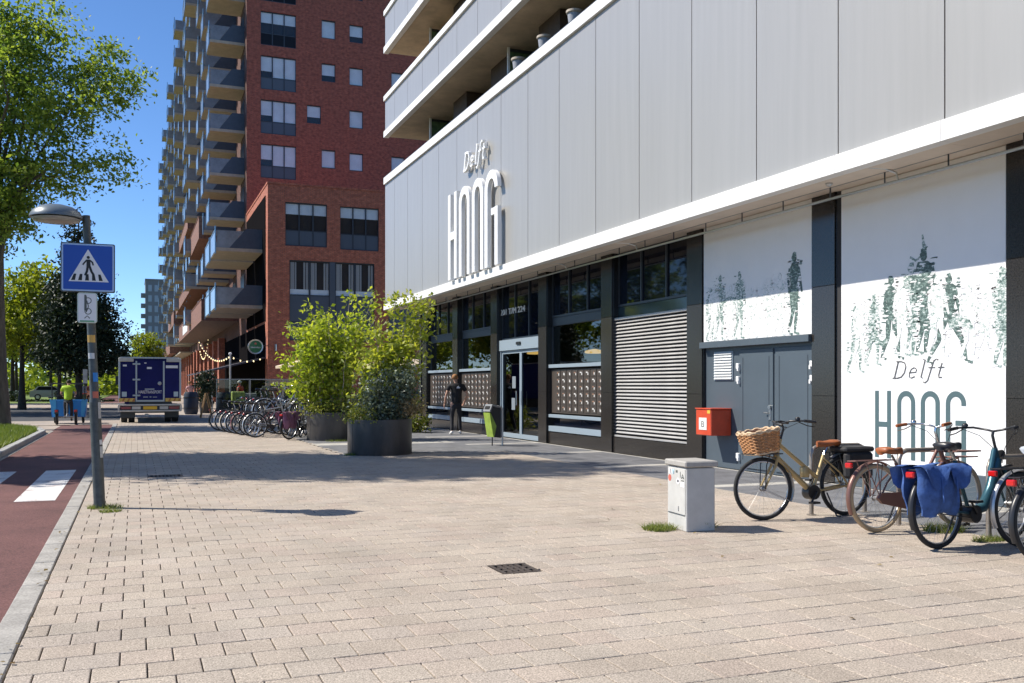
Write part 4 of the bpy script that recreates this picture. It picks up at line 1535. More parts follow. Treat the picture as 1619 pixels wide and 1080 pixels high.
# ------------------------------------------------------------------ trees
M_bark = mat('tree_bark', (0.125, 0.10, 0.078), 0.95, var=0.45, vscale=6, bump=0.9, bscale=18, stretch=(1, 1, 0.25))
M_barkd = mat('dark_bark', (0.05, 0.042, 0.035), 0.95, var=0.3, vscale=5)
M_leafA = leaf_mat('broad_leaf', (0.085, 0.155, 0.035), (0.34, 0.41, 0.09), 0.52)
M_leafB = leaf_mat('yellow_green_leaf', (0.13, 0.19, 0.02), (0.34, 0.37, 0.05), 0.45)
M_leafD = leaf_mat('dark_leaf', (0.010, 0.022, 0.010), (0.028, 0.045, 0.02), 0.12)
M_leafM = leaf_mat('mid_leaf', (0.10, 0.16, 0.025), (0.28, 0.33, 0.06), 0.45)
CR = Vector((math.cos(YAW), -math.sin(YAW), 0))
CF = Vector((math.sin(YAW), math.cos(YAW), 0))

def tree(name, label, loc, lobes, nleaf, size, lm, bm, tr, trunk_h, group=None, seed=1, clump=36, spread=0.35, lean=(0, 0), limbs=9, shell=0.5, up=0.3):
    """lobes are (across, along, up, ra, rl, rz) about the trunk base"""
    rng = np.random.default_rng(seed)
    rr = random.Random(seed)
    t = thing(name, label, 'tree', loc, 0, group)
    L = [((CR * a + CF * w).x, (CR * a + CF * w).y, z, ra, rl, rz) for a, w, z, ra, rl, rz in lobes]
    pts, cc = ell_pts(rng, L, nleaf, clump, spread, shell)
    mb = MB()
    top = max(z + rz * 0.4 for _, _, z, _, _, rz in L)
    ax = [(lean[0] * s * s, lean[1] * s * s, top * s - 0.1) for s in np.linspace(0, 1, 9)]
    rad = [tr * (1.45 if i == 0 else 1.12 if i == 1 else 1.0) * (1 - 0.9 * i / 8) + 0.015 for i in range(9)]
    mb.tube(ax, rad, 12)
    sel = [cc[rr.randrange(len(cc))] for _ in range(limbs)]
    for c in sel:
        z0 = max(trunk_h * 1.02, min(top * 0.75, c[2] * rr.uniform(0.45, 0.75)))
        s = (z0 + 0.1) / top
        st = Vector((lean[0] * s * s, lean[1] * s * s, z0))
        e = Vector(c)
        m1 = st.lerp(e, 0.4) + Vector((rr.uniform(-.3, .3), rr.uniform(-.3, .3), 0.35))
        m2 = st.lerp(e, 0.75) + Vector((rr.uniform(-.3, .3), rr.uniform(-.3, .3), 0.25))
        r0 = tr * 0.42 * (1 - 0.6 * s)
        mb.tube([st, m1, m2, e], [r0, r0 * 0.7, r0 * 0.4, r0 * 0.12], 6)
        for _ in range(3):
            c2 = Vector(cc[rr.randrange(len(cc))])
            if (c2 - m2).length < 2.6:
                mb.tube([m2, m2.lerp(c2, 0.5) + Vector((0, 0, 0.15)), c2], [r0 * 0.38, r0 * 0.22, 0.008], 5)
    mb.build('trunk', bm, t, smooth=60, world=False)
    link('crown', leaves_mesh('crown', pts, size, lm, rng, up), t)
    return t

tree('street_tree', 'large broad tree with a thick trunk on the grass verge behind the lamp post', (-4.55, 38.0, 0.03),
     [(0.6, 0, 12.3, 2.6, 2.8, 2.3), (-1.8, 0, 12.8, 2.6, 2.8, 2.4), (3.7, 0.3, 12.5, 1.6, 1.7, 1.15), (2.6, -0.3, 10.9, 2.0, 2.0, 1.5), (3.5, 0.2, 9.15, 1.6, 1.6, 0.8), (4.7, 0, 12.0, 0.8, 0.8, 0.6), (4.4, 0, 9.4, 0.7, 0.7, 0.5),
      (1.0, 0, 9.3, 2.1, 2.2, 1.4), (0.1, -0.4, 7.5, 1.4, 1.6, 1.2), (-2.8, 0, 9.2, 3.0, 3.0, 2.4), (1.3, 0.2, 14.0, 1.6, 1.7, 1.5), (-1.5, 0, 15.0, 2.0, 2.2, 1.5), (-2.0, 0.2, 6.8, 1.6, 1.8, 1.2), (0.2, -0.5, 7.0, 1.5, 1.4, 1.0), (0.9, -0.3, 7.9, 1.4, 1.4, 1.0), (-0.9, -0.6, 7.6, 1.6, 1.4, 1.2)],
     46000, 0.17, M_leafA, M_bark, 0.33, 5.0, seed=4, clump=56, spread=0.33, limbs=34, shell=0.3)
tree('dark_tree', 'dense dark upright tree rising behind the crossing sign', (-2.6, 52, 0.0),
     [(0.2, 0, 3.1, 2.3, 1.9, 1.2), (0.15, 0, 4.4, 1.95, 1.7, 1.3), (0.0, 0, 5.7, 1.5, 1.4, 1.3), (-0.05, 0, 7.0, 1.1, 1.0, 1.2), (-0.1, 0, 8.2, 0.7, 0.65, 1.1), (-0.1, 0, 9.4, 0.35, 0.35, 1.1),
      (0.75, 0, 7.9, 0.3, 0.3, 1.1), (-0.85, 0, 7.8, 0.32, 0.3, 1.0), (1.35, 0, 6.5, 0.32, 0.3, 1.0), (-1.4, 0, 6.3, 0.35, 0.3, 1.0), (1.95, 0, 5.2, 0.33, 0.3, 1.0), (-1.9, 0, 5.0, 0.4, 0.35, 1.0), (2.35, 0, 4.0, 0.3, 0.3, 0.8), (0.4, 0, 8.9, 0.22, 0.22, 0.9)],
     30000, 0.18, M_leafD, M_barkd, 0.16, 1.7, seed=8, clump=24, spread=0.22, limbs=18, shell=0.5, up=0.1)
k = 0
for (x, y, s, lb, lm) in ((-6.9, 70, 0.95, 'yellow-green roadside tree seen below the street lamp head', M_leafB), (-12.5, 74, 1.1, 'green tree at the far left edge beyond the side street', M_leafM), (-6.0, 90, 0.9, 'slim tree with sunlit leaves behind the dark tree, left of its trunk', M_leafB),
                      (-15, 92, 1.2, 'park tree with a dark straight trunk left of the cargo bike', M_leafM), (-11.5, 108, 1.1, 'park tree with a straight trunk just left of the cargo bike handle', M_leafB), (-19, 118, 1.3, 'taller park tree over the lawn at the far left', M_leafM), (-9.5, 128, 1.0, 'far park tree seen above the cargo bike rider', M_leafB), (-15.5, 150, 1.25, 'farthest park tree over the lawn', M_leafM), (-7, 160, 1.2, 'far park tree right of the dark tree trunk', M_leafB)):
    k += 1
    tree('park_tree', lb, (x, y, 0), [(0, 0, 6.6 * s, 3.0 * s, 3.0 * s, 2.6 * s), (1.2, 0, 8.4 * s, 2.0 * s, 2.0 * s, 1.8 * s), (-1.5, 0, 5.0 * s, 2.0 * s, 2.0 * s, 1.3 * s), (1.6, 0, 4.8 * s, 1.6 * s, 1.6 * s, 1.1 * s)],
         6500, 0.34, lm, M_barkd, 0.2 * s, 3.0 * s, 'trees in the park beyond the side street', seed=20 + k, clump=22, spread=0.5, limbs=7)
tree('street_tree', 'small bright yellow-green tree at the end of the street above the truck', (1.3, 122, 0), [(0, 0, 5.6, 2.0, 2.0, 2.4), (-0.8, 0, 4.2, 1.4, 1.4, 1.4), (0.9, 0, 4.6, 1.4, 1.4, 1.4)],
     7000, 0.30, M_leafB, M_barkd, 0.15, 2.5, seed=41, clump=22, spread=0.35, limbs=6)
# the next tree of the verge: its crown shades the pavement in front of the entrance
tree('street_tree', 'broad verge tree whose shade falls across the pavement before the entrance', (-8.6, 23.6, 0.03),
     [(0, 0, 8.5, 2.6, 3.0, 3.0), (0.4, 0.2, 12.0, 2.4, 2.9, 3.0), (0.2, 0, 15.0, 1.8, 2.4, 2.2), (-0.6, 0, 5.2, 2.0, 2.4, 1.6), (0.3, 0, 17.5, 1.2, 1.6, 1.5)],
     30000, 0.32, M_leafA, M_bark, 0.36, 3.5, seed=51, clump=30, spread=0.45, limbs=12)
tree('street_tree', 'broad tree left of the picture whose shade darkens the side street', (-13.5, 60, 0.0),
     [(0, 0, 7.5, 3.2, 3.2, 3.2), (0.4, 0, 11.0, 3.0, 3.0, 2.8), (0, 4.5, 7.5, 3.0, 3.0, 3.0), (0, 4, 11.0, 2.4, 2.6, 2.6)], 12000, 0.34, M_leafA, M_bark, 0.32, 3.5, seed=52, clump=30, spread=0.45, limbs=9)
# undergrowth and lawn beyond the street read as masses
mb_rng = np.random.default_rng(77)
n = 9000
Yh = 165 + 30 * mb_rng.random(n)
Xh = -90 + 92 * mb_rng.random(n)
Zh = 5.5 * mb_rng.random(n) ** 0.9 * (0.6 + 0.4 * np.sin(Xh * 0.7) ** 2)
o = link('distant_woods', leaves_mesh('distant_woods', np.stack([Xh, Yh, Zh], 1), 1.3, M_leafM, mb_rng)); o['kind'] = 'stuff'
n = 5000
Xh = -40 + 38 * mb_rng.random(n); Yh = 100 + 6 * mb_rng.random(n)
Zh = 0.9 * mb_rng.random(n) * (np.sin(Xh * 0.9) > -0.2)
o = link('shrubbery', leaves_mesh('shrubbery', np.stack([Xh, Yh, Zh], 1), 0.4, M_leafD, mb_rng)); o['kind'] = 'stuff'
# ------------------------------------------------------------------ lamp post with its signs
M_post = mat('dark_post_paint', (0.075, 0.082, 0.08), 0.45, 0.2, var=0.35, vscale=9, detail=8)
M_postl = mat('worn_post_paint', (0.28, 0.28, 0.26), 0.6, var=0.3, vscale=14)
M_lhead = mat('lamp_dome', (0.16, 0.19, 0.21), 0.35, 0.2)
M_blue = mat('sign_blue', (0.012, 0.075, 0.42), 0.4)
M_swhite = mat('sign_white', (0.80, 0.78, 0.80), 0.45)
M_sblack = mat('sign_black', (0.012, 0.012, 0.012), 0.5)
M_lblue = mat('sign_edge', (0.42, 0.56, 0.80), 0.45)
lp = thing('lamp_post', 'dark leaning lamp post with a dome head and stickers on the kerb side', 'lamp post', (-0.40, 12.7, 0))
AX = lambda z: -0.40 - 0.152 * z / 3.6
mb = MB()
mb.tube([(AX(z), 12.7, z) for z in (-0.02, 0.05, 1.3)], [0.074, 0.067, 0.065], 18)
mb.tube([(AX(z), 12.7, z) for z in (1.3, 1.36, 2.6, 3.58)], [0.0645, 0.052, 0.049, 0.044], 18)
mb.build('post', M_post, lp, smooth=50)
mb = MB(); mb.tube([(AX(3.545), 12.7, 3.54), (-0.70, 12.7, 3.545)], 0.028, 10); mb.build('arm', M_post, lp)
mb = MB(); mb.lathe([(0.30, 0.0), (0.296, 0.026), (0.26, 0.08), (0.19, 0.13), (0.10, 0.155), (0.02, 0.163)], 32, (-0.88, 12.7, 3.53)); mb.build('dome', M_lhead, lp, smooth=60)
mb = MB(); mb.lathe([(0.27, -0.012), (0.26, -0.038), (0.2, -0.05), (0.02, -0.055)], 28, (-0.88, 12.7, 3.53)); mb.build('lamp_glass', mat('lamp_lens', (0.30, 0.29, 0.27), 0.25), lp, smooth=60)
def sticker(name, z0, z1, a0, a1, col):
    """a patch wrapped round the post; angles in degrees, -90 faces the camera"""
    mb = MB(); n = 6; r = (0.070 if z1 < 1.31 else 0.0555)
    vs = []
    for i in range(n + 1):
        a = R(a0 + (a1 - a0) * i / n)
        for z in (z0, z1):
            vs.append((AX(z) + r * math.cos(a), 12.7 + r * math.sin(a), z))
    mb.add(vs, [(2 * i, 2 * i + 2, 2 * i + 3, 2 * i + 1) for i in range(n)])
    mb.build(name, mat('sticker_%d_%d_%d' % tuple(int(c * 100) for c in col), col, 0.5), lp, smooth=0)
sticker('sticker', 2.03, 2.12, -150, -45, (0.62, 0.36, 0.08))
sticker('sticker', 1.83, 1.90, -150, -65, (0.60, 0.60, 0.60))
sticker('sticker', 1.55, 1.66, -95, -30, (0.02, 0.20, 0.58))
sticker('sticker', 1.35, 1.43, -110, -35, (0.50, 0.13, 0.08))
sticker('sticker', 1.22, 1.34, -178, -140, (0.72, 0.52, 0.04))
sticker('sticker', 0.78, 0.84, -60, -25, (0.65, 0.65, 0.65))
sticker('sticker', 1.10, 1.30, -60, -20, (0.40, 0.40, 0.39))
sticker('sticker', 0.62, 0.76, -60, -15, (0.5, 0.5, 0.48))
mb = MB(); mb.box(-0.585, -0.535, 12.62, 12.66, 1.53, 1.70); mb.build('small_plate', M_postl, lp, smooth=0)

def sq(t, x0, x1, z0, z1, r, y0, y1, m, name):
    mb = MB(); n = 5
    poly = arc(x1 - r, z1 - r, r, 0, 90, n) + arc(x0 + r, z1 - r, r, 90, 180, n) + arc(x0 + r, z0 + r, r, 180, 270, n) + arc(x1 - r, z0 + r, r, 270, 360, n)
    mb.prism(poly, lambda u, v, d: (u, d, v), y0, y1)
    return mb.build(name, m, t, smooth=30)
zs = thing('crossing_sign', 'blue square pedestrian crossing sign with a white triangle on the lamp post', 'sign', (-0.5, 12.6, 2.63))
sx0, sx1, sz0, sz1 = -0.815, -0.235, 2.645, 3.215
sq(zs, sx0 - 0.012, sx1 + 0.012, sz0 - 0.012, sz1 + 0.012, 0.02, 12.575, 12.60, M_post, 'back_plate')
sq(zs, sx0, sx1, sz0, sz1, 0.02, 12.566, 12.574, M_lblue, 'border')
sq(zs, sx0 + 0.018, sx1 - 0.018, sz0 + 0.018, sz1 - 0.018, 0.012, 12.562, 12.5655, M_blue, 'face')
SP = lambda u, v, d: (sx0 + u * 0.58, 12.5615 - d, sz0 + v * 0.57)
mb = MB(); mb.prism([(0.13, 0.20), (0.90, 0.20), (0.50, 0.89)], SP, 0, 0.0015); mb.build('triangle', M_swhite, zs, smooth=0)
for k in range(5):
    u = 0.21 + k * 0.133; sh = (0.5 - u) * 0.16
    mb = MB(); mb.prism([(u - 0.032, 0.225), (u + 0.042, 0.225), (u + 0.030 + sh * 0.8, 0.36), (u - 0.018 + sh * 0.8, 0.36)], SP, 0.002, 0.003); mb.build('stripe', M_sblack, zs, smooth=0)
mb = MB()
mb.prism([(0.505 + 0.030 * math.cos(a), 0.715 + 0.032 * math.sin(a)) for a in np.linspace(0, 2 * math.pi, 17)[:-1]], SP, 0.0032, 0.0042)
mb.prism([(0.475, 0.67), (0.54, 0.67), (0.55, 0.52), (0.47, 0.52)], SP, 0.0032, 0.0042)
mb.stroke([(0.48, 0.66), (0.43, 0.60), (0.40, 0.555)], 0.03, SP, 0.0033, 0.0043)
mb.stroke([(0.53, 0.66), (0.585, 0.61), (0.60, 0.55)], 0.03, SP, 0.0034, 0.0044)
mb.stroke([(0.495, 0.53), (0.48, 0.42), (0.445, 0.33)], 0.045, SP, 0.0035, 0.0045)
mb.stroke([(0.53, 0.53), (0.565, 0.42), (0.61, 0.34)], 0.045, SP, 0.0036, 0.0046)
mb.build('walking_figure', M_sblack, zs, smooth=0)
for z in (2.8, 3.08):
    mb = MB(); mb.box(AX(z) - 0.09, AX(z) + 0.09, 12.601, 12.78, z - 0.02, z + 0.02); mb.build('clamp', M_metal, zs, smooth=0)
M_greenw = mat('pale_green_plate', (0.60, 0.66, 0.58), 0.45)
bs = thing('cycle_sign', 'small white plate with a bicycle symbol under the blue crossing sign', 'sign', (-0.55, 12.6, 2.25))
bx0, bx1, bz0, bz1 = -0.645, -0.425, 2.262, 2.628
sq(bs, bx0, bx1, bz0, bz1, 0.03, 12.585, 12.63, M_greenw, 'casing')
sq(bs, bx0 + 0.012, bx1 - 0.012, bz0 + 0.012, bz1 - 0.012, 0.025, 12.581, 12.584, M_swhite, 'face')
M_gp = mat('sign_grey', (0.10, 0.11, 0.10), 0.5)
BP = lambda u, v, d: (bx0 + u, 12.5805 - d, bz0 + v)
mb = MB()
for v in (0.14, 0.27):
    mb.stroke([(0.12 + 0.035 * math.cos(a), v + 0.035 * math.sin(a)) for a in np.linspace(0, 2 * math.pi, 15)[:-1]], 0.009, BP, 0, 0.001, closed=True)
mb.stroke([(0.10, 0.33), (0.10, 0.13), (0.125, 0.20), (0.105, 0.27)], 0.010, BP, 0.0011, 0.002)
mb.stroke([(0.088, 0.34), (0.088, 0.15)], 0.02, BP, 0.0022, 0.003)
mb.build('bicycle_symbol', M_gp, bs, smooth=0)
mb = MB(); mb.stroke([(0.08, 0.055), (0.11, 0.085), (0.14, 0.055)], 0.01, BP, 0, 0.001); mb.build('arrow_symbol', M_gp, bs, smooth=0)
mb = MB(); mb.prism([(0.03, 0.012), (0.19, 0.012), (0.19, 0.03), (0.03, 0.03)], BP, 0, 0.001); mb.build('green_strip', mat('sign_green', (0.12, 0.35, 0.2), 0.5), bs, smooth=0)

# ------------------------------------------------------------------ grey cabinet
M_cab = mat('cabinet_grey', (0.50, 0.49, 0.46), 0.6, var=0.1, vscale=5, detail=8)
M_cabs = mat('cabinet_lid', (0.36, 0.34, 0.31), 0.75, var=0.15, vscale=8)
cb = thing('utility_cabinet', 'light grey street cabinet with worn stickers standing before the bicycles', 'cabinet', (5.42, 8.55, 0))
cb.rotation_euler = (0, 0, R(-4))
c_ = lambda m, name, *a, **k: None
mb = MB(); mb.box(-0.16, 0.17, -0.20, 0.22, 0.0, 0.655, bev=0.008); mb.build('body', M_cab, cb, world=False)
mb = MB(); mb.box(-0.185, 0.195, -0.225, 0.245, 0.662, 0.725, bev=0.012); mb.build('lid', M_cabs, cb, world=False)
mb = MB(); mb.box(-0.166, -0.1605, -0.18, 0.20, 0.17, 0.64, bev=0.002); mb.build('door', M_cab, cb, world=False)
mb = MB(); mb.box(-0.168, -0.1665, -0.18, 0.20, 0.163, 0.168); mb.build('door_seam', M_gp, cb, smooth=0, world=False)
def disc(cy, cz, r, m, name='sticker', d=0.0):
    mb = MB(); mb.prism([(cy + r * math.cos(a), cz + r * math.sin(a)) for a in np.linspace(0, 2 * math.pi, 15)[:-1]], lambda u, v, q: (-0.1668 - q, u, v), d, d + 0.0012); mb.build(name, m, cb, smooth=0, world=False)
def rect(y0, y1, z0, z1, m, name='sticker', d=0.0):
    mb = MB(); mb.prism([(y0, z0), (y1, z0), (y1, z1), (y0, z1)], lambda u, v, q: (-0.1668 - q, u, v), d, d + 0.0012); mb.build(name, m, cb, smooth=0, world=False)
M_sred = mat('sticker_red', (0.55, 0.13, 0.09), 0.5); M_sbl = mat('sticker_pale_blue', (0.45, 0.62, 0.72), 0.5)
disc(0.155, 0.53, 0.035, M_sred); disc(-0.03, 0.51, 0.034, M_swhite); disc(-0.03, 0.51, 0.016, M_sblack, d=0.0015)
rect(-0.165, -0.09, 0.455, 0.505, M_swhite); rect(0.115, 0.175, 0.575, 0.63, M_swhite); rect(0.055, 0.095, 0.575, 0.625, M_sbl)
rect(0.135, 0.15, 0.58, 0.625, M_gp, d=0.0015); rect(0.06, 0.07, 0.575, 0.61, M_gp, d=0.0015); rect(-0.02, 0.02, 0.595, 0.62, M_gp); rect(-0.085, -0.075, 0.55, 0.61, M_gp)
mb = MB(); mb.stroke([(-0.16, 0.54), (-0.13, 0.585), (-0.10, 0.54), (-0.13, 0.555)], 0.012, lambda u, v, q: (-0.1668 - q, u, v), 0, 0.001, closed=True); mb.build('sticker', M_gp, cb, smooth=0, world=False)
rect(-0.16, -0.10, 0.515, 0.525, M_gp)
mb = MB(); mb.box(-0.171, -0.1665, -0.045, -0.035, 0.2, 0.25); mb.build('lock', M_metal, cb, smooth=0, world=False)

# ------------------------------------------------------------------ planters
M_corten = mat('planter_steel', (0.075, 0.07, 0.068), 0.42, 0.25, var=0.35, vscale=2.5, detail=8, stretch=(1, 1, 0.3))
M_psoil = mat('planter_soil', (0.05, 0.038, 0.025), 0.95, var=0.4, vscale=12)
def planter(label, x, y, r=0.705, h=0.77):
    t = thing('planter', label, 'planter', (x, y, 0), group='round steel planters')
    mb = MB(); mb.lathe([(r - 0.005, 0), (r, 0.01), (r, h - 0.004), (r - 0.004, h), (r - 0.012, h), (r - 0.014, h - 0.08)], 56, (x, y, 0), cap=False); mb.build('shell', M_corten, t, smooth=40)
    mb = MB(); mb.lathe([(0.01, h - 0.04), (r - 0.015, h - 0.075)], 32, (x, y, 0), cap=False); mb.build('soil', M_psoil, t)
    for a in (200, 290, 20):
        mb = MB(); ca, sa = math.cos(R(a)), math.sin(R(a))
        mb.tube([(x + (r + 0.001) * ca, y + (r + 0.001) * sa, 0.01), (x + (r + 0.001) * ca, y + (r + 0.001) * sa, h - 0.005)], 0.004, 5); mb.build('seam', M_corten, t)
    return t
planter('front dark steel planter with a silvery evergreen bush in it', 5.03, 20.55)
planter('rear dark steel planter with a yellow-green birch, beside the bicycle row', 5.12, 26.4)

M_birch = mat('birch_bark', (0.42, 0.36, 0.30), 0.85, var=0.4, vscale=14)
M_leafY = leaf_mat('sunny_leaf', (0.17, 0.25, 0.03), (0.46, 0.50, 0.08), 0.5)
M_leafG = leaf_mat('birch_leaf', (0.17, 0.23, 0.025), (0.46, 0.47, 0.09), 0.48)
M_leafS = leaf_mat('silver_leaf', (0.045, 0.065, 0.04), (0.24, 0.28, 0.21), 0.15, 0.35)
M_leafR = leaf_mat('ground_leaf', (0.10, 0.15, 0.02), (0.34, 0.33, 0.08), 0.35)

def shrub(name, label, cat, loc, stems, nleaf, size, lm, bm, seed, spread=0.16, z0=0.72, clump=16, group=None, up=0.25, twig=0.012):
    """stems: list of (dx, dy, tip_dx, tip_dy, tip_z, leafy_from) in camera-wise across/along metres"""
    rng = np.random.default_rng(seed); rr = random.Random(seed)
    t = thing(name, label, cat, loc, 0, group)
    mb = MB(); C = []
    for (a, w, ta, tw, tz, lf) in stems:
        b = CR * a + CF * w; e = CR * ta + CF * tw
        pts = []
        for i in range(8):
            s = i / 7
            p = b.lerp(e, s ** 1.3) + Vector((rr.uniform(-.03, .03), rr.uniform(-.03, .03), 0)); p.z = z0 - 0.1 + (tz - z0 + 0.1) * s
            pts.append(p)
        mb.tube(pts, [twig * (1.25 - s / 7) + 0.002 for s in range(8)], 6)
        for _ in range(int(5 + tz * 3)):
            s = lf + (1 - lf) * rr.random()
            k = min(6, int(s * 7)); p = pts[k].lerp(pts[k + 1], s * 7 - k)
            q = p + Vector((rr.gauss(0, 1), rr.gauss(0, 1), rr.uniform(-0.1, 0.8))).normalized() * rr.uniform(0.2, 0.62) * (1.15 - 0.6 * s)
            mb.tube([p, p.lerp(q, 0.5) + Vector((0, 0, 0.03)), q], [twig * 0.35, twig * 0.22, 0.002], 4)
            for u in (0.35, 0.6, 0.85, 1.0):
                C.append(p.lerp(q, u))
        for u in (0.93, 1.0):
            C.append(pts[-1].lerp(pts[-2], 1 - u) if u < 1 else pts[-1])
    mb.build('stem', bm, t, smooth=60, world=False)
    C = np.array([tuple(c) for c in C])
    per = max(3, nleaf // len(C))
    P = np.repeat(C, per, 0) + rng.normal(size=(len(C) * per, 3)) * spread * np.array([1, 1, 0.8])
    link('foliage', leaves_mesh('foliage', P, size, lm, rng, up, 0.62), t)
    return t

rs = random.Random(2)
st = [(rs.uniform(-.3, .3), rs.uniform(-.2, .2), rs.uniform(-1.25, 1.15), rs.uniform(-.8, .8), rs.uniform(2.0, 3.5), 0.25) for _ in range(36)]
st += [(0.1, 0, -1.3, 0.1, 3.1, 0.3), (-0.1, 0, -0.6, 0, 3.75, 0.3), (0.1, 0, 0.45, 0.1, 4.0, 0.3), (0.0, 0, 1.2, -0.1, 4.05, 0.3), (-0.2, 0, -1.45, 0, 2.2, 0.4), (-0.15, 0, -1.4, 0.1, 1.5, 0.4)]
shrub('birch_shrub', 'wide yellow-green many-stemmed birch growing in the rear planter', 'shrub', (5.12, 26.4, 0), st, 8200, 0.14, M_leafY, M_birch, 5, 0.14)
st = [(rs.uniform(-.2, .35), rs.uniform(-.1, .4), rs.uniform(-0.5, 0.75), rs.uniform(-.2, .9), rs.uniform(1.7, 3.0), 0.3) for _ in range(17)]
st += [(0.25, 0.2, 0.85, 0.2, 3.2, 0.35), (0.3, 0.2, 0.95, 0.1, 2.5, 0.3), (0.1, 0.3, 0.35, 0.2, 3.4, 0.4), (0.2, 0.3, 0.65, 0.3, 3.5, 0.4), (0.2, 0.3, 1.1, 0.3, 3.35, 0.65)]
shrub('birch_shrub', 'slimmer olive-green birch rising behind the silvery bush in the front planter', 'shrub', (5.03, 20.55, 0), st, 5200, 0.12, M_leafG, M_birch, 6, 0.12)
st = [(rs.uniform(-.25, .3), rs.uniform(-.35, .25), rs.uniform(-0.55, 0.85), rs.uniform(-.65, .3), rs.uniform(0.95, 1.85), 0.3) for _ in range(38)]
shrub('evergreen_bush', 'dense silvery grey-green evergreen bush in the front planter', 'shrub', (5.03, 20.55, 0), st, 11000, 0.075, M_leafS, M_barkd, 7, 0.10, twig=0.008)
st = [(rs.uniform(-.55, -.1), rs.uniform(-.6, .1), rs.uniform(-0.75, -0.1), rs.uniform(-.65, .1), rs.uniform(0.85, 1.02), 0.2) for _ in range(10)]
shrub('creeping_plant', 'low trailing plant at the left rim of the front planter', 'plant', (5.03, 20.55, 0), st, 900, 0.06, M_leafR, M_barkd, 8, 0.06, twig=0.004)
st = [(rs.uniform(-.6, .5), rs.uniform(-.6, .2), rs.uniform(-0.7, 0.6), rs.uniform(-.65, .1), rs.uniform(0.85, 1.12), 0.2) for _ in range(20)]
shrub('creeping_plant', 'low leafy plant along the rim of the rear planter', 'plant', (5.12, 26.4, 0), st, 1600, 0.07, M_leafR, M_barkd, 9, 0.07, twig=0.004)
M_plume = leaf_mat('pale_plume', (0.36, 0.28, 0.16), (0.55, 0.42, 0.26), 0.3)
st = [(rs.uniform(.45, .6), rs.uniform(-.2, .1), rs.uniform(0.5, 0.85), rs.uniform(-.3, .1), rs.uniform(0.9, 1.25), 0.5) for _ in range(14)]
shrub('plume_grass', 'pale beige plume grass at the right rim of the front planter', 'plant', (5.03, 20.55, 0), st, 900, 0.06, M_plume, M_barkd, 10, 0.05, twig=0.003)
st = [(rs.uniform(-.2, .2), rs.uniform(-.2, .2), rs.uniform(-0.4, 0.4), rs.uniform(-.4, .4), rs.uniform(0.35, 0.95), 0.15) for _ in range(14)]
shrub('low_shrub', 'low yellow-green shrub growing at the foot of the facade behind the front planter', 'shrub', (8.3, 29.6, 0), st, 1800, 0.10, M_leafR, M_barkd, 11, 0.1, z0=0.0, twig=0.006)

# ------------------------------------------------------------------ litter bin
M_lime = mat('lime_panel', (0.30, 0.42, 0.06), 0.4, var=0.25, vscale=4)
M_binb = mat('bin_black', (0.025, 0.025, 0.028), 0.4)
bn = thing('litter_bin', 'black and lime green litter bin hung on a bent steel post', 'bin', (8.36, 22.1, 0))
bn.rotation_euler = (0, 0, R(8))
mb = MB(); mb.tube([(0.18, 0.0, 0), (0.18, 0.0, 0.88), (0.15, 0, 0.955), (0.08, 0.0, 0.985), (-0.02, 0.0, 0.985)], 0.027, 10); mb.build('post', M_steel, bn, world=False)
mb = MB(); mb.tube([(-0.02, 0.16, 0), (-0.02, 0.16, 0.3)], 0.016, 8); mb.build('leg', M_binb, bn, world=False)
PBN = lambda u, v, d: (u, d, v)
mb = MB(); mb.prism([(-0.06, 0.22), (0.13, 0.20), (0.13, 0.94), (-0.12, 0.99), (-0.16, 0.9)], PBN, -0.02, 0.32); mb.build('body', M_binb, bn, world=False)
mb = MB(); mb.prism([(-0.085, 0.225), (-0.063, 0.22), (-0.163, 0.83), (-0.19, 0.83)], PBN, -0.015, 0.315); mb.build('green_panel', M_lime, bn, world=False)
mb = MB(); mb.prism([(-0.085, 0.225), (-0.06, 0.222), (0.0, 0.5), (-0.163, 0.82)], PBN, -0.026, -0.0205); mb.build('green_side', M_lime, bn, world=False)
mb = MB(); mb.prism([(-0.20, 0.86), (-0.16, 0.86), (-0.11, 1.0), (0.14, 0.95), (0.14, 0.985), (-0.12, 1.04)], PBN, -0.03, 0.33); mb.build('hood', M_metal, bn, world=False)
mb = MB(); mb.prism([(-0.185, 0.92), (-0.155, 0.90), (-0.125, 0.985), (-0.150, 0.995)], PBN, 0.03, 0.27); mb.build('opening', M_black, bn, world=False)

# ------------------------------------------------------------------ bicycles
M_tyre = mat('tyre_rubber', (0.022, 0.022, 0.022), 0.8)
M_tyrec = mat('cream_tyre', (0.45, 0.33, 0.20), 0.75, var=0.1)
M_rim = mat('rim_alloy', (0.55, 0.55, 0.55), 0.3, 0.9)
M_chrome = mat('chrome', (0.65, 0.65, 0.65), 0.18, 1.0)
M_bkblack = mat('bike_black', (0.02, 0.02, 0.022), 0.35)
M_leath = mat('tan_leather', (0.32, 0.095, 0.03), 0.45, var=0.15, vscale=12)
M_rlight = mat('red_reflector', (0.5, 0.01, 0.01), 0.2, coat=0.5)
M_gel = mat('grey_saddle', (0.42, 0.45, 0.50), 0.5)
RW = 0.352

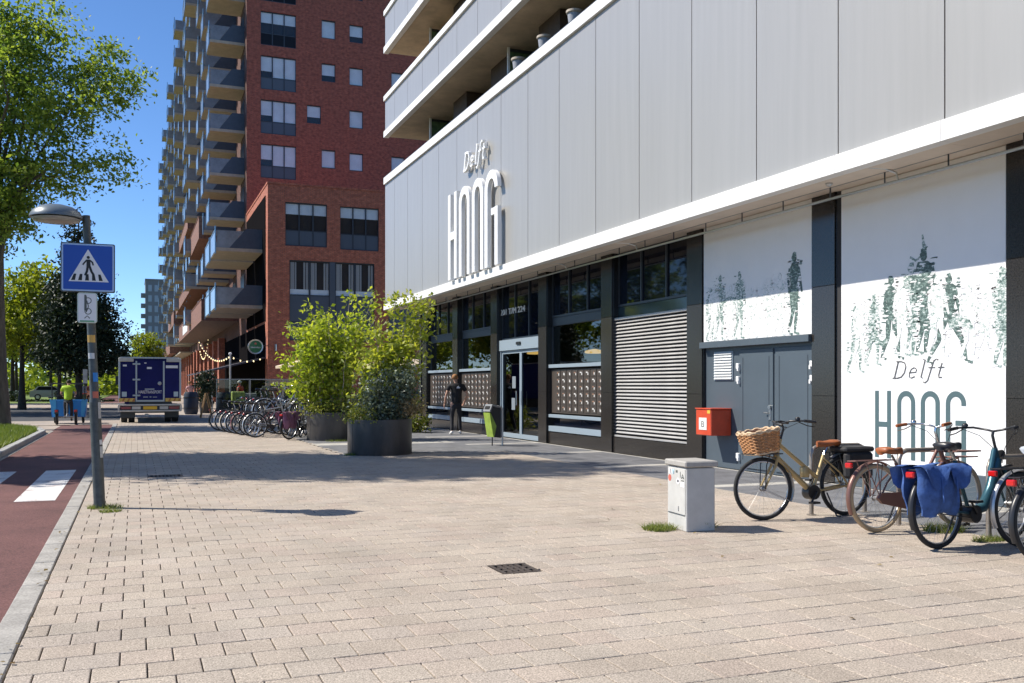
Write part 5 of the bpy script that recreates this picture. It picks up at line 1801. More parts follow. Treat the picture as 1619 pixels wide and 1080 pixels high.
def wheel(t, cx, m_tyre, T, hi=True, tw=0.024, name='wheel', m_rim=None):
    n = 40 if hi else 20
    m_rim = m_rim or M_rim
    rad = RW - tw
    def ring(r, tr, k):
        mb = MB(T); pts = [(cx + r * math.cos(2 * math.pi * i / n), 0, RW + r * math.sin(2 * math.pi * i / n)) for i in range(n)]
        # a torus with a fixed cross-section plane
        vs = []; fs = []
        for i in range(n):
            a = 2 * math.pi * i / n
            for j in range(k):
                b = 2 * math.pi * j / k
                q = r + tr * math.cos(b)
                vs.append((cx + q * math.cos(a), tr * math.sin(b), RW + q * math.sin(a)))
        for i in range(n):
            for j in range(k):
                fs.append((i * k + j, ((i + 1) % n) * k + j, ((i + 1) % n) * k + (j + 1) % k, i * k + (j + 1) % k))
        mb.add(vs, fs)
        return mb
    w = ring(rad - 0.022, 0.011, 6).build(name, m_rim, t, smooth=60, world=False)
    ring(rad, tw, 8 if hi else 6).build('tyre', m_tyre, w, smooth=60, world=False)
    mb = MB(T)
    mb.tube([(cx, -0.055, RW), (cx, 0.055, RW)], 0.02, 8); mb.tube([(cx, -0.035, RW), (cx, -0.028, RW)], 0.032, 8); mb.tube([(cx, 0.028, RW), (cx, 0.035, RW)], 0.032, 8)
    mb.build('hub', M_metal, w, world=False)
    mb = MB(T); ns = 28 if hi else 14
    for i in range(ns):
        a = 2 * math.pi * i / ns; off = (0.9 if i % 4 < 2 else -0.9) * 0.35; s = 0.03 if i % 2 else -0.03
        mb.tube([(cx + 0.03 * math.cos(a + off), s, RW + 0.03 * math.sin(a + off)), (cx + (rad - 0.03) * math.cos(a), 0, RW + (rad - 0.03) * math.sin(a))], 0.0012 if hi else 0.002, 3, cap=False)
    mb.build('spokes', M_rim, w, world=False, stuff=True)
    return w

def mudguard(t, cx, a0, a1, m, T, w=0.055):
    mb = MB(T); n = 18; vs = []; fs = []
    for i in range(n + 1):
        a = R(a0 + (a1 - a0) * i / n)
        for (dy, dr) in ((-w / 2, -0.012), (-w / 4, 0.004), (w / 4, 0.004), (w / 2, -0.012)):
            r = RW + 0.022 + dr
            vs.append((cx + r * math.cos(a), dy, RW + r * math.sin(a)))
    for i in range(n):
        for j in range(3):
            fs.append((i * 4 + j, i * 4 + j + 1, i * 4 + 5 + j, i * 4 + 4 + j))
    mb.add(vs, fs)
    for s in (-1, 1):
        e = R(a0 + (a1 - a0) * 0.12 if cx < 0.5 else a1)
        mb.tube([(cx, s * 0.05, RW), (cx + (RW + 0.015) * math.cos(e), s * w / 2, RW + (RW + 0.015) * math.sin(e))], 0.004, 4)
    return mb.build('mudguard', m, t, smooth=60, world=False)

def bike(label, loc, rz, frame_m, style='step', tyre=None, guard=None, saddle=None, grip=None, basket=False, pannier=None, hi=True, steer=0.0, lean=0.0, rack_m=None, group=None, chaincase=None, sad_h=0.98, crate=False, front_rack=False):
    t = thing('bicycle', label, 'bicycle', loc, rz, group)
    LM = Matrix.Rotation(lean, 4, 'X')
    T = lambda p: LM @ Vector(p)
    SM = Matrix.Translation((0.95, 0, 0)) @ Matrix.Rotation(steer, 4, 'Z') @ Matrix.Translation((-0.95, 0, 0))
    TF = lambda p: LM @ (SM @ Vector(p))
    ns = 10 if hi else 6
    tyre = tyre or M_tyre; guard = guard or M_bkblack; saddle = saddle or M_bkblack; grip = grip or M_bkblack; rack_m = rack_m or M_bkblack
    wheel(t, 0.0, tyre, T, hi); wheel(t, 1.12, tyre, TF, hi)
    bb = (0.46, 0, 0.30); rax = (0.0, 0, RW); st_top = (0.285, 0, min(0.80, sad_h - 0.13)); ht = (0.885, 0, 0.90); hb = (0.945, 0, 0.70)
    mb = MB(T)
    if style == 'twin':        # two parallel sloping tubes meeting behind the crank
        mb.tube([hb, (0.50, 0, 0.31)], 0.034, ns); mb.tube([(0.90, 0, 0.84), (0.40, 0, 0.46)], 0.024, ns)
        mb.box(0.52, 0.60, -0.045, 0.045, 0.46, 0.58, bev=0.01)
    elif style == 'omafiets':
        mb.tube([hb, (0.80, 0, 0.55), (0.62, 0, 0.36), bb], 0.021, ns); mb.tube([(0.89, 0, 0.86), (0.74, 0, 0.64), (0.55, 0, 0.46), (0.40, 0, 0.46)], 0.018, ns)
    elif style == 'ebike':     # one wide low tube with the battery in it
        mb.tube([(0.915, 0, 0.79), (0.80, 0, 0.52), (0.66, 0, 0.34), (0.50, 0, 0.31)], [0.045, 0.05, 0.05, 0.045], ns)
        mb.tube([(0.88, 0, 0.88), (0.80, 0, 0.66)], 0.028, ns)
    elif style == 'diamond':
        mb.tube([hb, bb], 0.02, ns); mb.tube([(0.89, 0, 0.86), (0.29, 0, 0.76)], 0.019, ns)
    else:
        mb.tube([hb, (0.72, 0, 0.42), bb], 0.021, ns); mb.tube([(0.90, 0, 0.82), (0.68, 0, 0.54), (0.36, 0, 0.52)], 0.017, ns)
    mb.tube([ht, hb], 0.025, ns)
    mb.tube([bb, st_top], 0.019, ns)
    for s in (-1, 1):
        mb.tube([(0.44, 0.035 * s, 0.30), (0.0, 0.06 * s, RW)], 0.012, 6)
        mb.tube([(0.30, 0.02 * s, min(0.74, sad_h - 0.17)), (0.10, 0.055 * s, 0.50), (0.0, 0.06 * s, RW)], 0.010, 6)
    mb.build('frame', frame_m, t, smooth=50, world=False)
    mb = MB(TF)
    for s in (-1, 1):
        mb.tube([(0.945, 0.045 * s, 0.70), (0.985, 0.055 * s, 0.60), (1.09, 0.058 * s, 0.42), (1.12, 0.058 * s, RW)], [0.017, 0.016, 0.013, 0.011], 7)
    mb.tube([(0.944, -0.055, 0.70), (0.944, 0.055, 0.70)], 0.018, 7)
    mb.build('fork', frame_m, t, smooth=50, world=False)
    mb = MB(TF)
    mb.tube([ht, (0.845, 0, 1.02), (0.86, 0, 1.06)], 0.014, 8)
    for s in (-1, 1):
        mb.tube([(0.86, 0, 1.06), (0.90, 0.08 * s, 1.075), (0.87, 0.20 * s, 1.10), (0.77, 0.285 * s, 1.10), (0.64, 0.31 * s, 1.085)], 0.011, 8)
        mb.tube([(0.80, 0.27 * s, 1.085), (0.72, 0.30 * s, 1.045), (0.64, 0.315 * s, 1.03)], 0.006, 5)
    mb.lathe([(0.028, 0), (0.03, 0.02), (0.015, 0.035)], 10, (0.80, 0.245, 1.11))
    hbv = mb.build('handlebar', M_bkblack if style in ('ebike', 'twin') else M_chrome, t, smooth=50, world=False)
    for s in (-1, 1):
        mb = MB(TF); mb.tube([(0.745, 0.292 * s, 1.099), (0.62, 0.313 * s, 1.083)], 0.017, 8); mb.build('grip', grip, hbv, world=False)
    if hi:
        mb = MB(TF)
        for s in (-1, 1):
            mb.tube([(0.78, 0.27 * s, 1.09), (0.90, 0.16 * s, 1.02), (0.95, 0.06 * s, 0.90), (0.94, 0.03 * s, 0.75)], 0.0035, 4)
        mb.build('brake_cable', M_bkblack, hbv, world=False)
        mb = MB(TF); mb.tube([(0.955, 0, 0.84), (1.0, 0, 0.845)], 0.035, 10); mb.build('headlight', M_bkblack, t, world=False)
    # saddle
    mb = MB(T); mb.tube([st_top, (0.235, 0, sad_h - 0.05)], 0.013, 8); mb.build('seat_post', M_chrome, t, world=False)
    mb = MB(T); vs = []; fs = []
    prof = [(-0.14, 0.065, 0.0), (-0.12, 0.098, 0.012), (-0.06, 0.105, 0.014), (0.0, 0.075, 0.004), (0.06, 0.04, 0.0), (0.12, 0.024, 0.004), (0.15, 0.016, 0.0)]
    for x, w, dz in prof:
        for j in range(10):
            a = 2 * math.pi * j / 10
            vs.append((0.225 + x, w * math.cos(a), sad_h + dz + (0.028 if math.sin(a) > 0 else 0.045) * math.sin(a)))
    for i in range(len(prof) - 1):
        for j in range(10):
            fs.append((i * 10 + j, i * 10 + (j + 1) % 10, i * 10 + 10 + (j + 1) % 10, i * 10 + 10 + j))
    fs.append(tuple(range(9, -1, -1))); fs.append(tuple(range(60, 70)))
    mb.add(vs, fs); mb.build('saddle', saddle, t, smooth=70, world=False)
    mudguard(t, 0.0, 60, 205, guard, T); mudguard(t, 1.12, 85, 205, guard, TF)
    # rack
    mb = MB(T)
    for s in (-0.06, 0.0, 0.06):
        mb.tube([(0.22, s, 0.735), (-0.30, s, 0.735)], 0.007, 6)
    mb.tube([(-0.30, -0.06, 0.735), (-0.31, 0, 0.735), (-0.30, 0.06, 0.735)], 0.007, 6); mb.tube([(0.05, -0.06, 0.735), (0.05, 0.06, 0.735)], 0.006, 6); mb.tube([(-0.15, -0.06, 0.735), (-0.15, 0.06, 0.735)], 0.006, 6)
    for s in (-1, 1):
        mb.tube([(-0.18, 0.06 * s, 0.735), (-0.01, 0.07 * s, RW + 0.01)], 0.006, 5); mb.tube([(-0.02, 0.06 * s, 0.735), (0.0, 0.07 * s, RW + 0.01)], 0.006, 5)
    mb.build('rear_rack', rack_m, t, world=False)
    mb = MB(T); mb.box(-0.355, -0.315, -0.045, 0.045, 0.665, 0.72, bev=0.01); mb.build('rear_light', M_rlight, t, world=False)
    # drive
    mb = MB(T)
    if style in ('twin', 'ebike'):
        mb.tube([(0.48, -0.06, 0.29), (0.48, 0.06, 0.29)], 0.085, 14)
    mb.tube([(0.46, -0.075, 0.30), (0.46, -0.07, 0.30)], 0.075, 16)
    mb.tube([(0.46, 0.085, 0.30), (0.55, 0.09, 0.18)], 0.011, 6); mb.tube([(0.46, -0.085, 0.30), (0.37, -0.09, 0.42)], 0.011, 6); mb.tube([(0.46, -0.09, 0.30), (0.46, 0.09, 0.30)], 0.012, 6)
    dr = mb.build('crank', M_bkblack, t, world=False)
    for (x, z, s) in ((0.55, 0.18, 1), (0.37, 0.42, -1)):
        mb = MB(T); mb.box(x - 0.05, x + 0.05, s * 0.14 - 0.045, s * 0.14 + 0.045, z - 0.012, z + 0.012, bev=0.004); mb.build('pedal', M_bkblack, dr, world=False)
    mb = MB(T)
    if chaincase:
        mb.prism([(0.55, 0.30), (0.52, 0.38), (0.46, 0.40), (0.0, RW + 0.055), (-0.05, RW), (0.0, RW - 0.055), (0.46, 0.20), (0.53, 0.23)], lambda u, v, d: (u, d, v), -0.09, -0.055)
        mb.build('chain_case', chaincase, t, world=False)
    else:
        for dz in (0.06, -0.05):
            mb.tube([(0.46, -0.072, 0.30 + dz), (0.0, -0.05, RW + dz * 0.6)], 0.006, 5)
        mb.build('chain', M_bkblack, t, world=False)
    mb = MB(T); mb.tube([(0.30, 0.05, 0.28), (0.24, 0.13, 0.02), (0.20, 0.15, 0.01)], 0.010, 6); mb.build('kickstand', M_bkblack, t, world=False)
    if crate or front_rack or basket:
        mb = MB(TF)
        for s in (-1, 1):
            mb.tube([(1.12, 0.065 * s, RW), (1.10, 0.075 * s, 0.62), (1.06, 0.09 * s, 0.735)], 0.007, 5)
            mb.tube([(0.93, 0.13 * s, 0.74), (1.30, 0.13 * s, 0.74)], 0.007, 5)
        for x in (0.95, 1.07, 1.18, 1.30):
            mb.tube([(x, -0.13, 0.74), (x, 0.13, 0.74)], 0.007, 5)
        mb.build('front_rack', rack_m if not basket else M_bkblack, t, world=False)
    if front_rack:
        mb = MB(TF); mb.tube([(1.31, -0.16, 0.80), (1.31, 0.16, 0.80), (1.24, 0.17, 0.80), (0.96, 0.17, 0.80), (0.96, -0.17, 0.80), (1.24, -0.17, 0.80)], 0.009, 6, closed=True); mb.build('rack_rail', rack_m, t, world=False)
    if basket:
        M_wick = mat('wicker', (0.42, 0.205, 0.085), 0.7, var=0.4, vscale=40)
        M_wickl = mat('wicker_rim', (0.60, 0.43, 0.27), 0.7, var=0.25, vscale=30)
        tilt = Matrix.Translation((1.12, 0, 0.755)) @ Matrix.Rotation(R(9), 4, 'Y')
        TB = lambda p: TF(tilt @ Vector(p))
        def loop(k, z, n=48, wv=0.0, ph=0):
            hx, hy = 0.15 + 0.035 * k, 0.19 + 0.035 * k
            out = []
            for i in range(n):
                a = 2 * math.pi * i / n
                e = 5.0
                ca, sa = math.cos(a), math.sin(a)
                q = (abs(ca) ** e + abs(sa) ** e) ** (-1 / e)
                r_ = 1 + wv * (1 if (i // 2 + ph) % 2 else -1)
                out.append((hx * ca * q * r_, hy * sa * q * r_, z))
            return out
        mb = MB(TB); nl = 13
        for k in range(nl):
            s = k / (nl - 1); mb.tube(loop(s, 0.01 + 0.215 * s, 48, 0.022, k % 2), 0.0088, 5, closed=True)
        bk = mb.build('basket', M_wick, t, smooth=60, world=False)
        mb = MB(TB)
        lo, hi_ = loop(0, 0.0, 24), loop(1, 0.24, 24)
        for a, b in zip(lo, hi_):
            mb.tube([a, b], 0.0085, 5)
        mb.build('stakes', M_wick, bk, smooth=60, world=False)
        mb = MB(TB)
        for q in (0, 1):
            mb.tube([(p[0], p[1], p[2] + (0.006 if (i // 2 + q) % 2 else -0.006)) for i, p in enumerate(loop(1.08, 0.236 + 0.012 * q, 48))], 0.013, 6, closed=True)
        mb.tube(loop(-0.03, 0.004), 0.012, 6, closed=True)
        mb.build('basket_rim', M_wickl, bk, smooth=60, world=False)
        mb = MB(TB); mb.prism([(p[0], p[1]) for p in loop(-0.1, 0, 24)], lambda u, v, d: (u, v, d), 0.0, 0.008); mb.build('basket_floor', M_wick, bk, world=False)
    if pannier:
        rp = random.Random(3)
        for s in (-1, 1):
            mb = MB(T); nx, nz = 12, 12; vs = []; fs = []
            # a soft draped bag: outer skin, bulging, with folds
            for i in range(nx + 1):
                for j in range(nz + 1):
                    u, v = i / nx, j / nz
                    x = -0.36 + 0.60 * u + 0.015 * math.sin(9 * v) - 0.05 * v * (2 * u - 1)
                    z = 0.755 - 0.43 * v - 0.02 * math.sin(3.0 * u * math.pi) * v
                    bul = math.sin(math.pi * min(1, max(0, u))) ** 0.5 * math.sin(math.pi * (0.12 + 0.82 * v)) ** 0.6
                    y = s * (0.078 + 0.10 * bul + 0.016 * math.sin(u * 21 + 3 * v) * v + rp.uniform(-0.004, 0.004))
                    vs.append((x, y, z))
            o = len(vs)
            for i in range(nx + 1):
                for j in range(nz + 1):
                    x, y, z = vs[i * (nz + 1) + j]
                    vs.append((x, s * 0.072, z))
            for i in range(nx):
                for j in range(nz):
                    a = i * (nz + 1) + j
                    q = (a, a + 1, a + nz + 2, a + nz + 1)
                    fs.append(q if s > 0 else q[::-1]); fs.append(tuple(o + k for k in (q[::-1] if s > 0 else q)))
            for i in range(nx):
                for j in (0, nz):
                    a = i * (nz + 1) + j; fs.append((a, a + nz + 1, o + a + nz + 1, o + a))
            for j in range(nz):
                for i in (0, nx):
                    a = i * (nz + 1) + j; fs.append((a, a + 1, o + a + 1, o + a))
            mb.add(vs, fs); pn = mb.build('pannier', pannier, t, smooth=70, world=False)
            for x in (-0.15, 0.05):
                mb = MB(T)
                mb.tube([(x, s * 0.185, 0.66), (x - 0.01, s * 0.20, 0.58), (x - 0.005, s * 0.200, 0.44)], 0.009, 5)
                mb.build('strap', pannier, pn, world=False)
            # flap over the top
            mb = MB(T); vs = []; fs = []
            for i in range(13):
                for j in range(7):
                    u, v = i / 12, j / 6
                    x = -0.37 + 0.63 * u
                    if v < 0.35:
                        y = s * (0.055 + 0.085 * v / 0.35); z = 0.772 + 0.010 * math.sin(u * 9)
                    else:
                        y = s * (0.14 + 0.06 * math.sin((v - 0.35) * 2.2) + 0.010 * math.sin(u * 16)); z = 0.772 - (0.30 * abs(math.sin(u * 2 * math.pi)) ** 0.5 + 0.04) * (v - 0.35)
                    vs.append((x, y, z))
            for i in range(12):
                for j in range(6):
                    a = i * 7 + j; fs.append((a, a + 7, a + 8, a + 1))
            mb.add(vs, fs); mb.build('flap', pannier, pn, smooth=70, world=False)
    return t

M_gold = mat('gold_paint', (0.50, 0.375, 0.18), 0.38, 0.3)
M_brownb = mat('brown_paint', (0.19, 0.095, 0.075), 0.35, 0.25)
M_tealb = mat('teal_paint', (0.035, 0.105, 0.135), 0.3, 0.35)
M_bluecloth = mat('blue_cloth', (0.045, 0.105, 0.30), 0.85, var=0.3, vscale=14, bump=0.4, bscale=50)
M_silver = mat('silver_paint', (0.42, 0.43, 0.45), 0.3, 0.6)
M_lgrey = mat('alloy_guard', (0.5, 0.5, 0.5), 0.35, 0.7)
gb = bike('gold city bicycle with a wicker basket on its front rack', (7.64, 8.77, 0), R(180), M_gold, 'twin', basket=True, saddle=M_leath, guard=M_lgrey, lean=R(3), steer=R(-10), sad_h=0.84)
# side bag of the gold bicycle
mb = MB(); mb.box(-0.27, 0.12, 0.07, 0.17, 0.44, 0.74, bev=0.03); mb.box(-0.27, 0.12, -0.17, -0.07, 0.44, 0.74, bev=0.03); mb.box(-0.29, 0.14, -0.16, 0.16, 0.742, 0.80, bev=0.02); mb.build('black_bag', mat('black_bag_cloth', (0.025, 0.025, 0.027), 0.7, var=0.4, vscale=9), gb, world=False)
bike('brown city bicycle with cream tyres and a tan leather saddle', (7.06, 7.64, 0), R(1), M_brownb, 'omafiets', tyre=M_tyrec, guard=M_brownb, saddle=M_leath, grip=M_leath, chaincase=M_brownb, front_rack=True, rack_m=mat('rose_rack', (0.22, 0.12, 0.10), 0.4, 0.3), lean=R(-3), sad_h=0.83)
bike('dark teal electric bicycle with blue cloth panniers', (6.87, 6.66, 0), R(7), M_tealb, 'ebike', pannier=M_bluecloth, lean=R(-3), saddle=M_bkblack, sad_h=0.94, steer=R(6))
bike('grey bicycle with a pale grey saddle cut by the picture edge, behind the last wheel', (7.66, 6.42, 0), R(-2), M_bkblack, 'step', guard=M_lgrey, saddle=M_gel, lean=R(-3), chaincase=M_bkblack, sad_h=0.9)
bike('bicycle at the lower right picture edge showing only its rear wheel rim', (7.10, 5.74, 0), R(-2), M_bkblack, 'diamond', lean=R(-3))

M_stand = mat('stand_steel', (0.36, 0.31, 0.26), 0.4, 0.7, var=0.2, vscale=8)
stand0 = None
for (x, y, lb) in ((7.30, 8.95, 'steel bicycle stand behind the gold bicycle'), (7.66, 7.97, 'steel bicycle stand between the brown and gold bicycles'), (7.74, 6.88, 'steel bicycle stand right of the teal bicycle frame')):
    if stand0 is None:
        stand0 = thing('bicycle_stand', lb, 'bicycle stand', (x, y, 0), 0, 'steel bicycle stands')
        mb = MB(); mb.tube([(0, 0, -0.02), (0, 0, 0.70), (0.03, 0, 0.77), (0.10, 0, 0.80), (0.68, 0, 0.80), (0.75, 0, 0.77), (0.78, 0, 0.70), (0.78, 0, -0.02)], 0.026, 12); mb.build('hoop', M_stand, stand0, smooth=60, world=False)
        for q in (0, 0.78):
            mb = MB(); mb.lathe([(0.055, 0), (0.055, 0.008), (0.03, 0.012)], 14, (q, 0, 0.0)); mb.build('foot_plate', M_stand, stand0, world=False)
    else:
        dup(stand0, None, (x, y, 0), 0, lb)

# the crowded row beyond the rear planter
rowspec = [((3.25, 28.25), 3, M_bkblack, 'step', M_lgrey, None, 'black bicycle with alloy mudguards, front of the crowded row'),
           ((3.2, 29.0), -2, M_silver, 'diamond', M_bkblack, None, 'silver bicycle second in the crowded row'),
           ((3.05, 29.7), 2, mat('wine_paint', (0.16, 0.04, 0.05), 0.4), 'omafiets', mat('wine_guard', (0.18, 0.05, 0.06), 0.4), None, 'wine-red city bicycle in the crowded row'),
           ((2.95, 30.5), -3, M_bkblack, 'omafiets', M_lgrey, None, 'black bicycle with a grey rack behind the wine-red bicycle'),
           ((2.85, 31.2), 1, mat('navy_paint', (0.03, 0.05, 0.13), 0.35), 'step', mat('cream_guard', (0.6, 0.55, 0.45), 0.4), None, 'navy bicycle with cream mudguards in the crowded row'),
           ((2.75, 32.1), -1, M_silver, 'step', M_lgrey, None, 'pale silver bicycle deep in the crowded row'),
           ((2.65, 33.1), 3, M_bkblack, 'diamond', M_bkblack, None, 'black bicycle last in the crowded row'),
           ((4.0, 26.85), 40, M_bkblack, 'step', M_bkblack, mat('rose_cloth', (0.22, 0.10, 0.17), 0.85), 'black bicycle with rose panniers before the rear planter'),
           ((4.45, 27.75), 70, M_silver, 'ebike', M_bkblack, None, 'silver bicycle half hidden against the rear planter'),
           ((4.3, 28.6), 60, mat('blue_paint', (0.05, 0.12, 0.35), 0.35), 'step', M_bkblack, None, 'blue bicycle jammed across the crowded row')]
for (x, y), a, m, stl, gd, pn, lb in rowspec:
    bike(lb, (x, y, 0), R(a), m, stl, guard=gd, hi=False, lean=R(random.uniform(-5, 5)), pannier=pn, steer=R(random.uniform(-25, 25)), group='bicycles parked in the crowded row', crate=False)
for (x, y), a, m, gd, lb in (((3.62, 29.25), 3, M_silver, M_lgrey, 'silver bicycle raised in the upper row of the rack'), ((3.6, 30.75), -3, M_bkblack, M_lgrey, 'black bicycle raised in the upper row of the rack'), ((3.62, 32.25), 2, M_silver, M_bkblack, 'silver bicycle raised deepest in the upper row of the rack')):
    bike(lb, (x, y, 0.40), R(a), m, 'step', guard=gd, hi=False, lean=R(random.uniform(-3, 3)), group='bicycles parked in the crowded row')
# front wheels lifted in an upper rack
rk = thing('bicycle_rack', 'steel two-level rack holding the crowded row of bicycles', 'bicycle rack', (4.3, 30.5, 0))
mb = MB()
for y in (28.2, 30.4, 32.6):
    mb.tube([(4.5, y, 0), (4.5, y, 0.95)], 0.025, 8)
mb.tube([(4.5, 28.2, 0.95), (4.5, 32.6, 0.95)], 0.022, 8); mb.tube([(4.5, 28.2, 0.4), (4.5, 32.6, 0.4)], 0.022, 8)
mb.build('frame', M_stand, rk)
for k in range(6):
    y = 28.5 + 0.75 * k
    mb = MB(); mb.tube([(5.0, y - 0.04, 0.42), (3.4, y - 0.04, 0.38), (3.3, y - 0.04, 0.0)], 0.012, 6); mb.tube([(5.0, y + 0.04, 0.42), (3.4, y + 0.04, 0.38), (3.3, y + 0.04, 0.0)], 0.012, 6); mb.build('wheel_channel', M_rim, rk)
# ------------------------------------------------------------------ people
def skin_mesh(name, V, E, Rr, m, parent, lvl=1, root=0):
    me = bpy.data.meshes.new(name)
    me.from_pydata(V, E, [])
    o = bpy.data.objects.new(name, me)
    COL.objects.link(o)
    md = o.modifiers.new('Skin', 'SKIN')
    md.use_smooth_shade = True
    sv = me.skin_vertices[0].data
    for i, r in enumerate(Rr):
        rr = r if isinstance(r, tuple) else (r, r)
        sv[i].radius = rr
        sv[i].use_root = (i == root)
    sb = o.modifiers.new('Sub', 'SUBSURF'); sb.levels = lvl; sb.render_levels = lvl
    bpy.context.view_layer.update()
    m2 = bpy.data.meshes.new_from_object(o.evaluated_get(bpy.context.evaluated_depsgraph_get()))
    bpy.data.objects.remove(o); bpy.data.meshes.remove(me)
    m2.name = name
    m2.materials.clear(); m2.materials.append(m)
    m2.shade_smooth()
    return link(name, m2, parent)

M_skin = mat('skin', (0.52, 0.29, 0.20), 0.55)

def person(label, loc, rz, J, shirt, trousers, shoes, hair, sc=1.0, sleeve=0.5, group=None, logo=None, hat=None):
    """J: joint positions (x right, y forward, z up); arms bend at shoulder, elbow, wrist; legs at hip, knee, ankle"""
    t = thing('person', label, 'person', loc, rz, group)
    K = {k: Vector(v) * sc for k, v in J.items()}
    V = []; E = []; Rr = []
    def nd(p, r):
        V.append(tuple(p)); Rr.append(r if isinstance(r, tuple) else r); return len(V) - 1
    def chain(a, items):
        for p, r in items:
            b = nd(p, r); E.append((a, b)); a = b
        return a
    pel = nd(K['pelvis'], 0.10 * sc)
    ch = chain(pel, [(K['pelvis'].lerp(K['chest'], 0.5), 0.085 * sc), (K['chest'], 0.10 * sc)])
    nk = chain(ch, [(K['neck'], 0.055 * sc)])
    hd = chain(nk, [(K['neck'].lerp(K['head'], 0.45), 0.060 * sc), (K['head'], 0.088 * sc), (K['head'] + (K['head'] - K['neck']).normalized() * 0.085 * sc, 0.062 * sc)])
    for s, sg in (('L', -1), ('R', 1)):
        sh = chain(ch, [(K['sh' + s], 0.062 * sc)])
        el = chain(sh, [(K['sh' + s].lerp(K['el' + s], 0.5), 0.047 * sc), (K['el' + s], 0.037 * sc)])
        wr = chain(el, [(K['el' + s].lerp(K['wr' + s], 0.4), 0.038 * sc), (K['wr' + s], 0.024 * sc)])
        d = (K['wr' + s] - K['el' + s]).normalized()
        side = d.cross(Vector((sg, 0, 0))).normalized() if abs(d.x) < 0.9 else Vector((0, 1, 0))
        pm = chain(wr, [(K['wr' + s] + d * 0.05 * sc, 0.028 * sc)])
        palm = K['wr' + s] + d * 0.05 * sc
        for f in range(4):
            off = side * (f - 1.5) * 0.021 * sc
            ln = (0.075, 0.088, 0.082, 0.062)[f] * sc
            b0 = palm + d * 0.035 * sc + off
            curl = Vector((-sg, 0, 0)) * 0.5
            chain(pm, [(b0, 0.0095 * sc), (b0 + (d + curl * 0.5).normalized() * ln * 0.5, 0.0085 * sc), (b0 + (d + curl).normalized() * ln, 0.007 * sc)])
        tb = palm - d * 0.02 * sc + side * -0.035 * sc
        chain(pm, [(tb, 0.012 * sc), (tb + (d * 0.6 - side * 0.6).normalized() * 0.04 * sc, 0.0095 * sc)])
        hp = chain(pel, [(K['hip' + s], 0.092 * sc)])
        kn = chain(hp, [(K['hip' + s].lerp(K['kn' + s], 0.5), 0.075 * sc), (K['kn' + s], 0.055 * sc)])
        chain(kn, [(K['kn' + s].lerp(K['an' + s], 0.35), 0.055 * sc), (K['an' + s], 0.037 * sc)])
    skin_mesh('body', V, E, Rr, M_skin, t, 1)
    # shirt
    V = []; E = []; Rr = []
    a = nd(K['pelvis'] + Vector((0, 0, -0.09)) * sc, 0.155 * sc)
    a = chain(a, [(K['pelvis'] + Vector((0, 0, 0.0)) * sc, (0.165 * sc, 0.14 * sc))])
    c = chain(a, [(K['pelvis'].lerp(K['chest'], 0.4), (0.165 * sc, 0.14 * sc)), (K['chest'] - Vector((0, 0, 0.05)) * sc, (0.185 * sc, 0.155 * sc)), (K['chest'] + Vector((0, 0, 0.06)) * sc, (0.14 * sc, 0.11 * sc))])
    chain(c, [(K['neck'], 0.068 * sc)])
    for s in 'LR':
        e = K['sh' + s].lerp(K['el' + s], min(1, sleeve * 1.0))
        q = chain(c, [(K['sh' + s], 0.083 * sc), (K['sh' + s].lerp(K['el' + s], 0.3), 0.072 * sc), (e, 0.064 * sc)])
        if sleeve > 1:
            chain(q, [(K['el' + s].lerp(K['wr' + s], 0.9), 0.045 * sc)])
    skin_mesh('shirt', V, E, Rr, shirt, t, 1)
    # trousers
    V = []; E = []; Rr = []
    a = nd(K['pelvis'] + Vector((0, 0, 0.04)) * sc, 0.135 * sc)
    p2 = chain(a, [(K['pelvis'] - Vector((0, 0, 0.06)) * sc, 0.14 * sc)])
    for s in 'LR':
        chain(p2, [(K['hip' + s].lerp(K['kn' + s], 0.12), 0.102 * sc), (K['hip' + s].lerp(K['kn' + s], 0.55), 0.086 * sc), (K['kn' + s], 0.066 * sc), (K['kn' + s].lerp(K['an' + s], 0.4), 0.063 * sc), (K['an' + s] + Vector((0, 0, 0.01)) * sc, 0.05 * sc)])
    skin_mesh('trousers', V, E, Rr, trousers, t, 1)
    for s in 'LR':
        an = K['an' + s]; mb = MB()
        fd = J.get('toe' + s, (0, 1, 0)); fd = Vector(fd).normalized()
        pts = [an - fd * 0.06 * sc + Vector((0, 0, -0.03)) * sc, an + Vector((0, 0, -0.02)) * sc, an + fd * 0.09 * sc + Vector((0, 0, -0.038)) * sc, an + fd * 0.18 * sc + Vector((0, 0, -0.048)) * sc]
        mb.tube(pts, [0.038 * sc, 0.047 * sc, 0.042 * sc, 0.028 * sc], 10)
        mb.build('shoe', shoes, t, smooth=70, world=False)
    hc = K['head']; mb = MB()
    mb.ball(hc + Vector((0, -0.012, 0.035)) * sc, 0.094 * sc, 0.108 * sc, 0.088 * sc, 14, 10, 0.03, random.Random(3))
    mb.build('hair' if not hat else 'cap', hat or hair, t, smooth=70, world=False)
    for sg in (-1, 1):
        mb = MB(); mb.ball(hc + Vector((sg * 0.088, 0.0, -0.01)) * sc, 0.014 * sc, 0.022 * sc, 0.034 * sc, 8, 6); mb.build('ear', M_skin, t, smooth=70, world=False)
        mb = MB(); mb.ball(hc + Vector((sg * 0.034, 0.088, 0.0)) * sc, 0.013 * sc, 0.008 * sc, 0.009 * sc, 8, 6); mb.build('eye', M_sblack, t, smooth=70, world=False)
    mb = MB(); mb.ball(hc + Vector((0, 0.098, -0.028)) * sc, 0.014 * sc, 0.018 * sc, 0.026 * sc, 8, 6); mb.build('nose', M_skin, t, smooth=70, world=False)
